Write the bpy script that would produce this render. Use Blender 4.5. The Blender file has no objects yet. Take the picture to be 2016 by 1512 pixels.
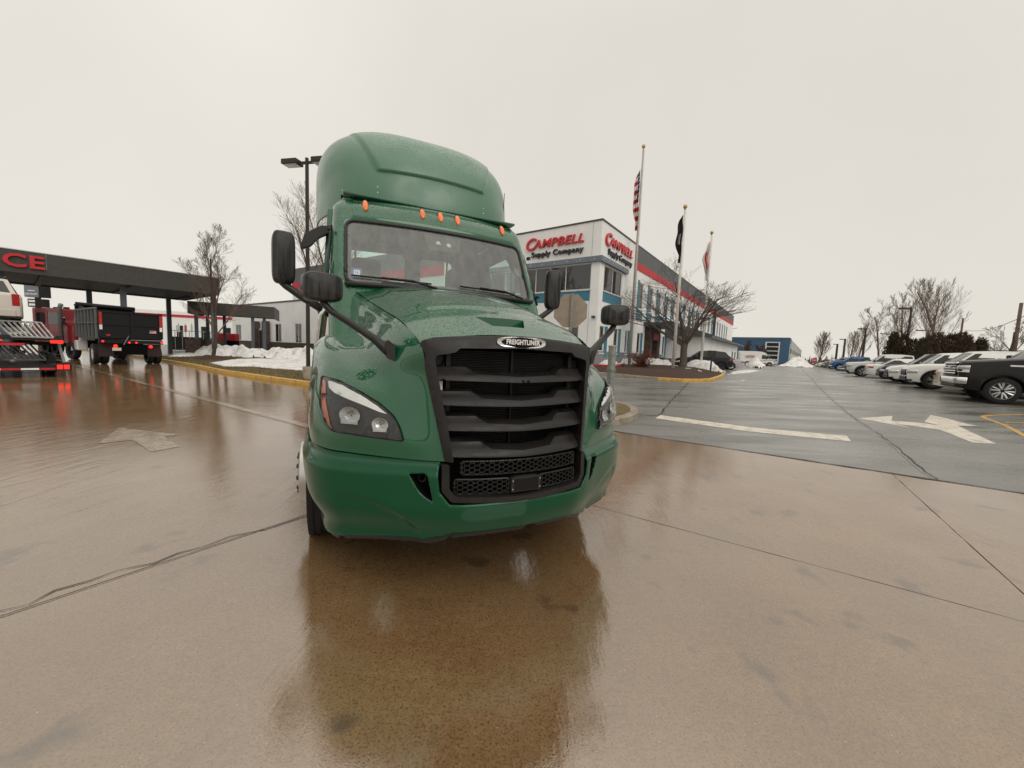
import bpy, bmesh, math, random
from math import sin, cos, tan, pi, sqrt, radians, atan2, hypot, floor
from mathutils import Vector, Matrix, noise
from mathutils.geometry import delaunay_2d_cdt, tessellate_polygon
from mathutils.bvhtree import BVHTree

scene = bpy.context.scene
COL = scene.collection

# ------------------------------------------------------------------ camera, sky, sun, exposure
PITCH, ROLL, EYE, FPX = 5.0, 2.3, 1.5, 757.0
_p, _r = radians(PITCH), radians(ROLL)
_fw = Vector((0, cos(_p), -sin(_p)))
_u0 = Vector((0, sin(_p), cos(_p))); _r0 = Vector((1, 0, 0))
_up = _u0 * cos(_r) - _r0 * sin(_r)
_rt = _r0 * cos(_r) + _u0 * sin(_r)
cam_data = bpy.data.cameras.new('camera')
cam = bpy.data.objects.new('camera', cam_data); COL.objects.link(cam)
cam_data.sensor_width = 36.0
cam_data.lens = 36.0 * FPX / 2016.0
cam_data.clip_start = 0.05
cam_data.clip_end = 3000
m = Matrix((_rt, _up, -_fw)).transposed().to_4x4()
m.translation = Vector((0, 0, EYE))
cam.matrix_world = m
scene.camera = cam

world = bpy.data.worlds.new('World'); scene.world = world; world.use_nodes = True
wn = world.node_tree; wn.nodes.clear()
w_out = wn.nodes.new('ShaderNodeOutputWorld')
w_bg = wn.nodes.new('ShaderNodeBackground'); w_bg.inputs['Strength'].default_value = 0.1
w_sky = wn.nodes.new('ShaderNodeTexSky'); w_sky.sky_type = 'NISHITA'; w_sky.sun_disc = False
w_sky.sun_elevation = radians(38); w_sky.sun_rotation = radians(-35)
w_hs = wn.nodes.new('ShaderNodeHueSaturation'); w_hs.inputs['Saturation'].default_value = 0.25
# the closed cloud deck: almost all of the sky is one pale warm grey, a little uneven
w_tc = wn.nodes.new('ShaderNodeTexCoord')
w_no = wn.nodes.new('ShaderNodeTexNoise'); w_no.inputs['Scale'].default_value = 1.6; w_no.inputs['Detail'].default_value = 4
w_cr = wn.nodes.new('ShaderNodeValToRGB')
w_cr.color_ramp.elements[0].position = 0.3; w_cr.color_ramp.elements[0].color = (.815, .78, .70, 1)
w_cr.color_ramp.elements[1].position = 0.7; w_cr.color_ramp.elements[1].color = (.755, .72, .655, 1)
w_ml = wn.nodes.new('ShaderNodeVectorMath'); w_ml.operation = 'SCALE'; w_ml.inputs['Scale'].default_value = 10.0
# overcast luminance: level up to about 40 degrees, then steadily brighter towards the zenith
w_sp = wn.nodes.new('ShaderNodeSeparateXYZ'); w_mr = wn.nodes.new('ShaderNodeMapRange'); w_mr.interpolation_type = 'SMOOTHSTEP'
for _i, _v in ((1, .60), (2, 1.0), (3, 10.0), (4, 18.5)): w_mr.inputs[_i].default_value = _v
wn.links.new(w_tc.outputs['Generated'], w_sp.inputs[0]); wn.links.new(w_sp.outputs['Z'], w_mr.inputs[0]); wn.links.new(w_mr.outputs[0], w_ml.inputs['Scale'])
w_mx = wn.nodes.new('ShaderNodeMixRGB'); w_mx.inputs['Fac'].default_value = 0.93
L_ = wn.links
L_.new(w_tc.outputs['Generated'], w_no.inputs['Vector'])
L_.new(w_no.outputs['Fac'], w_cr.inputs['Fac'])
L_.new(w_cr.outputs['Color'], w_ml.inputs[0])
L_.new(w_sky.outputs['Color'], w_hs.inputs['Color'])
L_.new(w_hs.outputs['Color'], w_mx.inputs['Color1'])
L_.new(w_ml.outputs['Vector'], w_mx.inputs['Color2'])
L_.new(w_mx.outputs['Color'], w_bg.inputs['Color'])
L_.new(w_bg.outputs['Background'], w_out.inputs['Surface'])

sun_d = bpy.data.lights.new('sun', 'SUN'); sun_d.energy = 0.9; sun_d.angle = radians(40); sun_d.color = (1, .96, .9)
sun = bpy.data.objects.new('sun', sun_d); COL.objects.link(sun)
sun.rotation_euler = (radians(52), 0, radians(35)); sun.location = (0, -5, 30)
scene.view_settings.view_transform = 'Standard'; scene.view_settings.look = 'None'
scene.view_settings.exposure = 0; scene.view_settings.gamma = 1
scene.view_settings.use_curve_mapping = False
scene.render.engine = 'CYCLES'

# ------------------------------------------------------------------ the lie of the land
AX = Vector((.835, -.550)); AX.normalize()          # along the joints that run with the yard edge
BX = Vector((-AX.y, AX.x))                          # across it, towards the car park
EDGE = 7.32                                         # where the concrete ends
def st(s, t): return AX.x * s + BX.x * t, AX.y * s + BX.y * t
def to_st(x, y): return AX.x * x + AX.y * y, BX.x * x + BX.y * y
def G(x, y):
    q = max(0.0, min(1.0, (to_st(x, y)[1] - EDGE) / 28.0))
    return .47 * (q - sin(2 * pi * q) / (2 * pi))
def ray(px, py):
    return _fw + _rt * ((px - 1008) / FPX) - _up * ((py - 756) / FPX)
def at(px, py, lift=0.0):
    """ground point seen at a pixel of the 2016 px wide photograph"""
    d = ray(px, py); t = 1.0; o = Vector((0, 0, EYE))
    for i in range(4000):
        q = o + d * t
        if q.z <= G(q.x, q.y) + lift: break
        t *= 1.004
    return Vector((q.x, q.y, G(q.x, q.y)))
def col(px, depth, py=None):
    """ground point at a given distance in the image column px (taken near the horizon)"""
    py = 690 + (px - 1008) * .0402 if py is None else py
    d = ray(px, py); q = Vector((0, 0, EYE)) + d * depth
    return Vector((q.x, q.y, G(q.x, q.y)))
def hgt(px, py, base):
    """height above ground of the thing standing at base whose top is at this pixel"""
    d = ray(px, py); k = base.y / d.y
    return EYE + d.z * k - base.z

# ------------------------------------------------------------------ helpers
def tag(o, label=None, cat=None, group=None, kind=None):
    if label: o['label'] = label
    if cat: o['category'] = cat
    if group: o['group'] = group
    if kind: o['kind'] = kind
    return o
def thing(name, label, cat, loc=(0, 0, 0), rz=0.0, group=None, scale=1.0):
    o = bpy.data.objects.new(name, None); COL.objects.link(o)
    o.empty_display_size = .3
    o.location = loc; o.rotation_euler = (0, 0, rz); o.scale = (scale,) * 3
    return tag(o, label, cat, group)

class MB:
    def __init__(s): s.v = []; s.f = []; s.mi = []; s.cur = 0
    def add(s, vs, fs):
        b = len(s.v); s.v += [tuple(q) for q in vs]; s.f += [tuple(b + i for i in f) for f in fs]
        s.mi += [s.cur] * len(fs); return s
    def box(s, c, d, rz=0.0, rx=0.0, ry=0.0):
        M = Matrix.Rotation(rz, 3, 'Z') @ Matrix.Rotation(ry, 3, 'Y') @ Matrix.Rotation(rx, 3, 'X')
        vs = []
        for i in (-.5, .5):
            for j in (-.5, .5):
                for k in (-.5, .5):
                    vs.append(Vector(c) + M @ Vector((i * d[0], j * d[1], k * d[2])))
        return s.add(vs, [(0, 1, 3, 2), (4, 6, 7, 5), (0, 4, 5, 1), (2, 3, 7, 6), (0, 2, 6, 4), (1, 5, 7, 3)])
    def bx(s, x0, x1, y0, y1, z0, z1):
        return s.box(((x0 + x1) / 2, (y0 + y1) / 2, (z0 + z1) / 2), (abs(x1 - x0), abs(y1 - y0), abs(z1 - z0)))
    def tube(s, pts, r, n=8, cap=True, sq=None):
        pts = [Vector(q) for q in pts]
        rs = r if isinstance(r, (list, tuple)) else [r] * len(pts)
        b = len(s.v); fs = []
        prev = None
        for i, q in enumerate(pts):
            t = (pts[min(i + 1, len(pts) - 1)] - pts[max(i - 1, 0)])
            if t.length < 1e-9: t = Vector((0, 0, 1))
            t.normalize()
            if prev is None:
                a = Vector((0, 0, 1)) if abs(t.z) < .9 else Vector((1, 0, 0))
                u = t.cross(a).normalized()
            else:
                u = (prev - t * prev.dot(t))
                u = u.normalized() if u.length > 1e-6 else t.orthogonal().normalized()
            w = t.cross(u); prev = u
            for k in range(n):
                an = 2 * pi * k / n + (pi / n if n == 4 else 0)
                e = (sq or (1, 1))
                s.v.append(tuple(q + (u * cos(an) * e[0] + w * sin(an) * e[1]) * rs[i]))
        for i in range(len(pts) - 1):
            for k in range(n):
                k2 = (k + 1) % n
                fs.append((b + i * n + k, b + i * n + k2, b + (i + 1) * n + k2, b + (i + 1) * n + k))
        if cap:
            fs.append(tuple(b + k for k in reversed(range(n))))
            fs.append(tuple(b + (len(pts) - 1) * n + k for k in range(n)))
        s.f += fs; s.mi += [s.cur] * len(fs); return s
    def cyl(s, a, b, r, n=12, r2=None): return s.tube([a, b], [r, r if r2 is None else r2], n)
    def lathe(s, prof, c=(0, 0, 0), n=24, axis='Z', close=False):
        b = len(s.v); N = len(prof)
        for (r, h) in prof:
            for k in range(n):
                an = 2 * pi * k / n; x, y = r * cos(an), r * sin(an)
                q = (x, y, h) if axis == 'Z' else ((h, x, y) if axis == 'X' else (x, h, y))
                s.v.append((c[0] + q[0], c[1] + q[1], c[2] + q[2]))
        fs = []
        for i in range(N - 1 + (1 if close else 0)):
            j = (i + 1) % N
            for k in range(n):
                k2 = (k + 1) % n
                fs.append((b + i * n + k, b + i * n + k2, b + j * n + k2, b + j * n + k))
        if not close:
            fs.append(tuple(b + k for k in reversed(range(n))))
            fs.append(tuple(b + (N - 1) * n + k for k in range(n)))
        s.f += fs; s.mi += [s.cur] * len(fs); return s
    def prism(s, poly, f0, f1):
        """poly: list of 2D points; f0/f1 map a 2D point to its two 3D ends"""
        n = len(poly); b = len(s.v)
        s.v += [tuple(f0(*q)) for q in poly] + [tuple(f1(*q)) for q in poly]
        tr = tessellate_polygon([[Vector((q[0], q[1], 0)) for q in poly]])
        fs = []
        for t in tr:
            fs.append((b + t[0], b + t[1], b + t[2])); fs.append((b + n + t[2], b + n + t[1], b + n + t[0]))
        for i in range(n):
            j = (i + 1) % n; fs.append((b + i, b + j, b + n + j, b + n + i))
        s.f += fs; s.mi += [s.cur] * len(fs); return s
    def grid(s, rows, flip=False):
        b = len(s.v); m_ = len(rows[0]); fs = []
        for r in rows: s.v += [tuple(q) for q in r]
        for i in range(len(rows) - 1):
            for j in range(m_ - 1):
                q = (b + i * m_ + j, b + i * m_ + j + 1, b + (i + 1) * m_ + j + 1, b + (i + 1) * m_ + j)
                fs.append(q[::-1] if flip else q)
        s.f += fs; s.mi += [s.cur] * len(fs); return s
    def mesh(s, name, mats, smooth=None):
        me = bpy.data.meshes.new(name)
        me.from_pydata(s.v, [], s.f)
        for mm in (mats if isinstance(mats, (list, tuple)) else [mats]): me.materials.append(mm)
        if isinstance(mats, (list, tuple)) and len(mats) > 1: me.polygons.foreach_set('material_index', s.mi)
        bm = bmesh.new(); bm.from_mesh(me); bmesh.ops.recalc_face_normals(bm, faces=bm.faces); bm.to_mesh(me); bm.free()
        if smooth is not None:
            me.polygons.foreach_set('use_smooth', [True] * len(me.polygons))
            if smooth < 180: me.set_sharp_from_angle(angle=radians(smooth))
        me.update(); return me
    def build(s, name, mats, parent=None, smooth=35, bevel=0, loc=None, seg=2):
        o = bpy.data.objects.new(name, s.mesh(name, mats, smooth)); COL.objects.link(o)
        if parent is not None: o.parent = parent
        if loc is not None: o.location = loc
        if bevel:
            bv = o.modifiers.new('bevel', 'BEVEL'); bv.width = bevel; bv.segments = seg; bv.limit_method = 'ANGLE'; bv.angle_limit = radians(32)
        return o

def solid(o, th, off=-1):
    sd = o.modifiers.new('solid', 'SOLIDIFY'); sd.thickness = th; sd.offset = off; sd.use_even_offset = False; return o

def inside(p, poly):
    x, y = p; r = False; n = len(poly)
    for i in range(n):
        x1, y1 = poly[i]; x2, y2 = poly[(i + 1) % n]
        if (y1 > y) != (y2 > y) and x < (x2 - x1) * (y - y1) / (y2 - y1) + x1: r = not r
    return r
def resample(poly, d, closed=True):
    out = []; n = len(poly)
    for i in range(n if closed else n - 1):
        a, b = poly[i], poly[(i + 1) % n]; L = hypot(b[0] - a[0], b[1] - a[1]); k = max(1, int(round(L / d)))
        for j in range(k): out.append((a[0] + (b[0] - a[0]) * j / k, a[1] + (b[1] - a[1]) * j / k))
    if not closed: out.append(poly[-1])
    return out
def rounded(poly, r, n=5):
    """round the corners of a 2D polygon"""
    out = []; N = len(poly)
    for i in range(N):
        p0, p1, p2 = Vector(poly[i - 1]), Vector(poly[i]), Vector(poly[(i + 1) % N])
        rr = r[i] if isinstance(r, (list, tuple)) else r
        a = p0 - p1; b = p2 - p1
        k = min(rr, a.length * .45, b.length * .45)
        A = p1 + a.normalized() * k; B = p1 + b.normalized() * k
        for j in range(n + 1):
            t = j / n; q = A * (1 - t) ** 2 + p1 * 2 * t * (1 - t) + B * t * t
            out.append((q.x, q.y))
    return out
def sheet(outline, holes, fmap, d):
    """triangulated sheet over a 2D outline with holes, lifted to 3D by fmap; returns (verts, faces)"""
    ol = resample(outline, d); hs = [resample(h, d) for h in holes]
    pts = [Vector(q) for q in ol]; edges = [(i, (i + 1) % len(ol)) for i in range(len(ol))]
    for h in hs:
        b = len(pts); pts += [Vector(q) for q in h]; edges += [(b + i, b + (i + 1) % len(h)) for i in range(len(h))]
    xs = [q[0] for q in ol]; ys = [q[1] for q in ol]
    allp = [q for q in ol] + [q for h in hs for q in h]
    cell = {}
    for q in allp: cell.setdefault((floor(q[0] / d), floor(q[1] / d)), []).append(q)
    i0 = int(min(xs) / d) - 1; i1 = int(max(xs) / d) + 1; j0 = int(min(ys) / d) - 1; j1 = int(max(ys) / d) + 1
    for j in range(j0, j1 + 1):
        for i in range(i0, i1 + 1):
            q = ((i + (.5 if j % 2 else 0)) * d, j * d)
            if not inside(q, ol) or any(inside(q, h) for h in hs): continue
            ci, cj = floor(q[0] / d), floor(q[1] / d); ok = True
            for a in (-1, 0, 1):
                for b in (-1, 0, 1):
                    for w in cell.get((ci + a, cj + b), ()):
                        if (w[0] - q[0]) ** 2 + (w[1] - q[1]) ** 2 < (.55 * d) ** 2: ok = False
            if ok: pts.append(Vector(q))
    V, E, F = delaunay_2d_cdt(pts, edges, [], 0, 1e-7)[:3]
    fs = []
    for f in F:
        c = sum((V[i] for i in f), Vector((0, 0))) / len(f); c = (c.x, c.y)
        if inside(c, ol) and not any(inside(c, h) for h in hs): fs.append(tuple(f))
    return [fmap(q.x, q.y) for q in V], fs

def interp(x, xs, ys):
    if x <= xs[0]: return ys[0]
    for i in range(len(xs) - 1):
        if x <= xs[i + 1]:
            t = (x - xs[i]) / (xs[i + 1] - xs[i]); return ys[i] * (1 - t) + ys[i + 1] * t
    return ys[-1]
def cr(p0, p1, p2, p3, t):
    return .5 * ((2 * p1) + (p2 - p0) * t + (2 * p0 - 5 * p1 + 4 * p2 - p3) * t * t + (3 * p1 - p0 - 3 * p2 + p3) * t ** 3)
def crv(P, t):
    """Catmull-Rom through list of Vectors, t in 0..len-1"""
    n = len(P); i = min(int(t), n - 2); f = t - i
    p0 = P[i - 1] if i > 0 else P[0] * 2 - P[1]
    p3 = P[i + 2] if i + 2 < n else P[-1] * 2 - P[-2]
    return cr(p0, P[i], P[i + 1], p3, f)
def smooth1(x, xs, ys):
    V = [Vector((a, b)) for a, b in zip(xs, ys)]
    if x <= xs[0]: return ys[0]
    for i in range(len(xs) - 1):
        if x <= xs[i + 1]:
            t = (x - xs[i]) / (xs[i + 1] - xs[i])
            m0 = ((ys[i + 1] - ys[i - 1]) / (xs[i + 1] - xs[i - 1]) if i > 0 else (ys[1] - ys[0]) / (xs[1] - xs[0])) * (xs[i + 1] - xs[i])
            m1 = ((ys[i + 2] - ys[i]) / (xs[i + 2] - xs[i]) if i + 2 < len(xs) else (ys[-1] - ys[-2]) / (xs[-1] - xs[-2])) * (xs[i + 1] - xs[i])
            t2 = t * t; t3 = t2 * t
            return (2 * t3 - 3 * t2 + 1) * ys[i] + (t3 - 2 * t2 + t) * m0 + (-2 * t3 + 3 * t2) * ys[i + 1] + (t3 - t2) * m1
    return ys[-1]

# ------------------------------------------------------------------ materials
def NM(name):
    mt = bpy.data.materials.new(name); mt.use_nodes = True
    nt = mt.node_tree; b = nt.nodes['Principled BSDF']; return mt, nt, b
def N(nt, t, **kw):
    n = nt.nodes.new(t)
    for k, v in kw.items():
        if k in n.inputs: n.inputs[k].default_value = v
        else: setattr(n, k, v)
    return n
def ramp(nt, src, stops, interp_='LINEAR'):
    r = nt.nodes.new('ShaderNodeValToRGB'); e = r.color_ramp.elements; r.color_ramp.interpolation = interp_
    while len(e) < len(stops): e.new(.5)
    for i, (p, c) in enumerate(stops):
        e[i].position = p; e[i].color = (c if isinstance(c, tuple) else (c, c, c)) + (1,) if not (isinstance(c, tuple) and len(c) == 4) else c
    nt.links.new(src, r.inputs['Fac']); return r.outputs['Color']
def coords(nt, kind='Object', scale=(1, 1, 1), rot=(0, 0, 0)):
    if kind == 'World':
        g = nt.nodes.new('ShaderNodeNewGeometry'); s = g.outputs['Position']
    else:
        g = nt.nodes.new('ShaderNodeTexCoord'); s = g.outputs[kind]
    mp = nt.nodes.new('ShaderNodeMapping'); mp.inputs['Scale'].default_value = scale; mp.inputs['Rotation'].default_value = rot
    nt.links.new(s, mp.inputs['Vector']); return mp.outputs['Vector']
def noi(nt, vec, scale, detail=4, rough=.55, dist=0.0):
    n = N(nt, 'ShaderNodeTexNoise'); n.inputs['Scale'].default_value = scale; n.inputs['Detail'].default_value = detail
    n.inputs['Roughness'].default_value = rough; n.inputs['Distortion'].default_value = dist
    nt.links.new(vec, n.inputs['Vector']); return n.outputs['Fac']
def mixc(nt, fac, a, b, mode='MIX'):
    n = nt.nodes.new('ShaderNodeMixRGB'); n.blend_type = mode
    for s, v in ((n.inputs['Fac'], fac), (n.inputs['Color1'], a), (n.inputs['Color2'], b)):
        if hasattr(v, 'is_output') or hasattr(v, 'links'): nt.links.new(v, s)
        elif isinstance(v, (int, float)): s.default_value = v if s.type == 'VALUE' else (v, v, v, 1)
        else: s.default_value = tuple(v) + ((1,) if len(v) == 3 else ())
    return n.outputs['Color']
def mth(nt, op, a, b=None, clamp=False):
    n = nt.nodes.new('ShaderNodeMath'); n.operation = op; n.use_clamp = clamp
    for i, v in enumerate((a, b)):
        if v is None: continue
        if isinstance(v, (int, float)): n.inputs[i].default_value = v
        else: nt.links.new(v, n.inputs[i])
    return n.outputs[0]
def bump(nt, b, h, strength=.3, dist=.01, prev=None):
    n = nt.nodes.new('ShaderNodeBump'); n.inputs['Strength'].default_value = strength; n.inputs['Distance'].default_value = dist
    nt.links.new(h, n.inputs['Height'])
    if prev is not None: nt.links.new(prev, n.inputs['Normal'])
    if b is not None: nt.links.new(n.outputs['Normal'], b.inputs['Normal'])
    return n.outputs['Normal']

def simple(name, c, rough=.5, metal=0.0, var=.12, nscale=6.0, coat=0.0, grain=0.0, gscale=80.0, spec=.3, kind='Object', emit=None, estr=1.0):
    mt, nt, b = NM(name)
    b.inputs['Metallic'].default_value = metal; b.inputs['Roughness'].default_value = rough
    b.inputs['Specular IOR Level'].default_value = spec
    if coat: b.inputs['Coat Weight'].default_value = coat; b.inputs['Coat Roughness'].default_value = .05
    v = coords(nt, kind)
    f = noi(nt, v, nscale, 5)
    lo = tuple(max(0, q * (1 - var)) for q in c); hi = tuple(min(1, q * (1 + var)) for q in c)
    nt.links.new(ramp(nt, f, [(.3, lo), (.7, hi)]), b.inputs['Base Color'])
    nt.links.new(ramp(nt, noi(nt, v, nscale * 2.3, 4), [(.3, max(.02, rough * .8)), (.7, min(1, rough * 1.2))]), b.inputs['Roughness'])
    if grain: bump(nt, b, noi(nt, v, gscale, 3), grain, .004)
    if emit: b.inputs['Emission Color'].default_value = tuple(emit) + (1,); b.inputs['Emission Strength'].default_value = estr
    return mt
def paint(name, c, dirt=.05, coat=None, rough=.4, metal=0.0):
    """car paint: coloured base under a clear coat, with road film towards no particular place"""
    mt, nt, b = NM(name); v = coords(nt, 'Object')
    f = noi(nt, v, 2.2, 6, .6)
    nt.links.new(mixc(nt, ramp(nt, f, [(.45, 0.0), (.8, dirt)]), c, (.16, .145, .12)), b.inputs['Base Color'])
    b.inputs['Roughness'].default_value = rough; b.inputs['Metallic'].default_value = metal
    coat = (.8 if max(c) > .05 else .42) if coat is None else coat; b.inputs['Coat Weight'].default_value = coat; b.inputs['Specular IOR Level'].default_value = .12
    nt.links.new(ramp(nt, noi(nt, v, 9, 5), [(.35, .03), (.75, .16)]), b.inputs['Coat Roughness'])
    return mt
def glass(name, tint=(.8, .9, .86), rough=0.0, ior=1.45):
    mt, nt, b = NM(name)
    b.inputs['Base Color'].default_value = tuple(tint) + (1,); b.inputs['Transmission Weight'].default_value = 1.0
    b.inputs['Roughness'].default_value = rough; b.inputs['IOR'].default_value = ior
    return mt
MAT = {}
# ------------------------------------------------------------------ ground materials
def m_concrete():
    mt, nt, b = NM('wet_concrete')
    v = coords(nt, 'World'); ang = atan2(AX.y, AX.x)
    vs = coords(nt, 'World', (1, 1, 1), (0, 0, -ang + radians(90)))      # x runs across the yard
    big = noi(nt, v, .35, 5, .6); mid = noi(nt, v, 1.7, 6, .6); fine = noi(nt, v, 26, 5, .7); grit = noi(nt, v, 150, 2, .6)
    base = ramp(nt, mid, [(.28, (.145, .078, .031)), (.5, (.200, .113, .047)), (.72, (.25, .152, .072))])
    base = mixc(nt, ramp(nt, fine, [(.35, .0), (.7, .5)]), base, (.34, .215, .11))
    base = mixc(nt, ramp(nt, noi(nt, v, 85, 4, .8), [(.36, .95), (.50, 0.0)]), base, (.075, .038, .015))
    base = mixc(nt, ramp(nt, big, [(.42, 0.0), (.62, .35)]), base, (.185, .135, .088))
    vo = N(nt, 'ShaderNodeTexVoronoi'); vo.inputs['Scale'].default_value = 74; vo.inputs['Randomness'].default_value = 1.0; nt.links.new(v, vo.inputs['Vector'])
    base = mixc(nt, mth(nt, 'MULTIPLY', ramp(nt, vo.outputs['Distance'], [(.10, .9), (.24, 0.0)]), ramp(nt, noi(nt, v, 11, 4, .7), [(.44, .15), (.60, 1.0)])), base, ramp(nt, noi(nt, v, 60, 1), [(.47, (.028, .018, .012)), (.50, (.12, .075, .04)), (.60, (.20, .14, .09)), (.66, (.55, .48, .38))]))
    st_ = noi(nt, v, 2.6, 3, .5)
    base = mixc(nt, ramp(nt, st_, [(.62, 0.0), (.70, .6)]), base, (.045, .030, .020))           # oil and rubber spots
    nt.links.new(base, b.inputs['Base Color'])
    b.inputs['IOR'].default_value = 2.85
    # film of water: smooth where it stands, rougher where it has drained
    film = ramp(nt, noi(nt, v, .55, 4, .6, .6), [(.36, 0.0), (.52, 1.0)])
    nt.links.new(mixc(nt, film, mixc(nt, fine, .035, .085), mixc(nt, mid, .002, .012)), b.inputs['Roughness'])
    rip = noi(nt, coords(nt, 'World', (3.2, .55, 1), (0, 0, -ang)), 2.2, 4, .62, .3)
    rmask = ramp(nt, noi(nt, v, .28, 3, .5, .4), [(.42, .25), (.60, 1.0)])
    n1 = bump(nt, None, mth(nt, 'MULTIPLY', rip, rmask), .20, .03)
    n2 = bump(nt, None, noi(nt, v, 9, 3, .6), .05, .012, n1)
    bump(nt, b, grit, .12, .003, n2)
    return mt
def m_asphalt():
    mt, nt, b = NM('damp_asphalt')
    v = coords(nt, 'World'); ang = atan2(AX.y, AX.x)
    mid = noi(nt, v, .6, 6, .6); fine = noi(nt, v, 22, 5, .7)
    vs = coords(nt, 'World', (.28, 1.5, 1), (0, 0, -ang))
    streak = noi(nt, vs, 1.1, 5, .6, .5)
    base = ramp(nt, mid, [(.3, (.120, .117, .106)), (.7, (.185, .180, .163))])
    base = mixc(nt, ramp(nt, fine, [(.4, 0.0), (.75, .5)]), base, (.21, .20, .18))
    base = mixc(nt, ramp(nt, noi(nt, coords(nt, 'World', (.5, 1.3, 1), (0, 0, -ang)), .45, 5, .6, .8), [(.38, .45), (.60, 0.0)]), base, (.060, .058, .054))
    nt.links.new(base, b.inputs['Base Color']); b.inputs['IOR'].default_value = 1.9
    wet = ramp(nt, streak, [(.38, 0.0), (.62, 1.0)])
    nt.links.new(mixc(nt, wet, .20, .46), b.inputs['Roughness'])
    n1 = bump(nt, None, noi(nt, v, 55, 4, .7), .30, .006)
    bump(nt, b, noi(nt, v, 2.5, 3), .06, .03, n1)
    return mt
MAT['concrete'] = m_concrete(); MAT['asphalt'] = m_asphalt()
MAT['joint'] = simple('joint_filler', (.028, .02, .015), .35)
def m_ground():
    mt, nt, b = NM('winter_ground'); v = coords(nt, 'World')
    f = noi(nt, v, .08, 6, .6)
    nt.links.new(ramp(nt, f, [(.35, (.07, .055, .035)), (.55, (.12, .095, .06)), (.64, (.45, .45, .45))]), b.inputs['Base Color'])
    b.inputs['Roughness'].default_value = .9; return mt
MAT['ground'] = m_ground()
def m_grass():
    mt, nt, b = NM('winter_turf'); v = coords(nt, 'World')
    f = noi(nt, v, 3.0, 6, .65); g = noi(nt, v, 60, 3, .6)
    c = ramp(nt, f, [(.3, (.10, .068, .028)), (.55, (.19, .135, .055)), (.75, (.17, .15, .05))])
    nt.links.new(mixc(nt, ramp(nt, g, [(.35, .5), (.65, 0.0)]), c, (.05, .038, .018)), b.inputs['Base Color'])
    b.inputs['Roughness'].default_value = .9
    bump(nt, b, noi(nt, v, 40, 4, .7), .9, .03); return mt
MAT['turf'] = m_grass()
def m_snow():
    mt, nt, b = NM('old_snow'); v = coords(nt, 'World')
    f = noi(nt, v, 1.8, 7, .7)
    nt.links.new(ramp(nt, f, [(.34, (.42, .37, .32)), (.43, (.66, .64, .62)), (.52, (.78, .77, .76)), (.8, (.86, .865, .87))]), b.inputs['Base Color'])
    b.inputs['Roughness'].default_value = .75
    b.inputs['Subsurface Weight'].default_value = .0
    n1 = bump(nt, None, noi(nt, v, 5, 6, .7), .8, .12)
    bump(nt, b, noi(nt, v, 35, 4, .7), .5, .02, n1); return mt
MAT['snow'] = m_snow()
def m_mulch():
    mt, nt, b = NM('bark_mulch'); v = coords(nt, 'World')
    f = noi(nt, v, 30, 5, .8)
    nt.links.new(ramp(nt, f, [(.3, (.022, .010, .006)), (.55, (.065, .030, .018)), (.75, (.12, .065, .04))]), b.inputs['Base Color'])
    b.inputs['Roughness'].default_value = .85; bump(nt, b, f, 1.0, .05); return mt
MAT['mulch'] = m_mulch()
def m_kerb(name, c, wear):
    mt, nt, b = NM(name); v = coords(nt, 'World')
    f = noi(nt, v, 5, 6, .75)
    nt.links.new(ramp(nt, f, [(.36, wear), (.52, c), (.8, tuple(q * 1.1 for q in c))]), b.inputs['Base Color'])
    b.inputs['Roughness'].default_value = .45; bump(nt, b, noi(nt, v, 50, 3), .3, .006); return mt
def wet(m_, r_, ior):
    b = m_.node_tree.nodes['Principled BSDF']; b.inputs['IOR'].default_value = ior; b.inputs['Roughness'].default_value = r_; return m_
MAT['kerb_yellow'] = m_kerb('yellow_kerb_paint', (.60, .34, .045), (.30, .21, .10))
MAT['kerb_grey'] = m_kerb('kerb_concrete', (.30, .25, .19), (.17, .13, .09))
MAT['line_white'] = m_kerb('worn_white_paint', (.62, .57, .49), (.36, .31, .25))
MAT['line_old'] = wet(m_kerb('worn_white_paint_on_concrete', (.33, .26, .18), (.17, .095, .045)), .05, 2.6)
MAT['line_yellow'] = m_kerb('worn_yellow_paint', (.55, .30, .05), (.28, .18, .07))

# ------------------------------------------------------------------ ground, pavement, slabs
def terrain(name, ss, ts, lift, mat_, kind='structure'):
    b = MB(); rows = []
    for t in ts:
        r = []
        for s in ss:
            x, y = st(s, t); r.append((x, y, G(x, y) + lift))
        rows.append(r)
    b.grid(rows); o = b.build(name, mat_, None, 180); tag(o, kind=kind); return o
far = [-1500, -700, -350, -180, -90, -40, 0, 40, 90, 180, 350, 700, 1500]
tag(terrain('ground', far, [-1200, -300, -60, -12, 0, EDGE, 9, 12, 16, 20, 25, 30, 36, 45, 60, 90, 140, 220, 400, 800, 1600], -.06, MAT['ground']), kind='structure')
ta = [EDGE + q for q in [0, .5, 1, 2, 3, 4, 5, 6, 7, 8, 9, 10, 11, 12, 13, 14, 15, 16, 17, 18, 19, 20, 21, 22, 23, 24, 25, 26, 27, 28, 32, 40, 60, 100, 160, 230]]
asph = terrain('asphalt_lot', [-120, -90, -60, -40, -20, -10, 0, 10, 20, 40, 60, 90, 130], ta, 0.0, MAT['asphalt'])
cb = MB(); cb.bx(-100, 60, -45, EDGE - .004, -.05, -.018)
cp = cb.build('concrete_pavement', MAT['joint'], None, None); cp.rotation_euler = (0, 0, atan2(AX.y, AX.x)); tag(cp, kind='structure')
SL = [-100, -76, -63.6, -56.9, -50.2, -43.5, -36.8, -30.1, -23.4, -16.7, -9.95, -3.25, 1.57, 6.4, 11.2, 16, 22, 60]
TL = [-45, -20, -8.2, -4.1, -.2, 3.55, EDGE]
rnd = random.Random(4)
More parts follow.
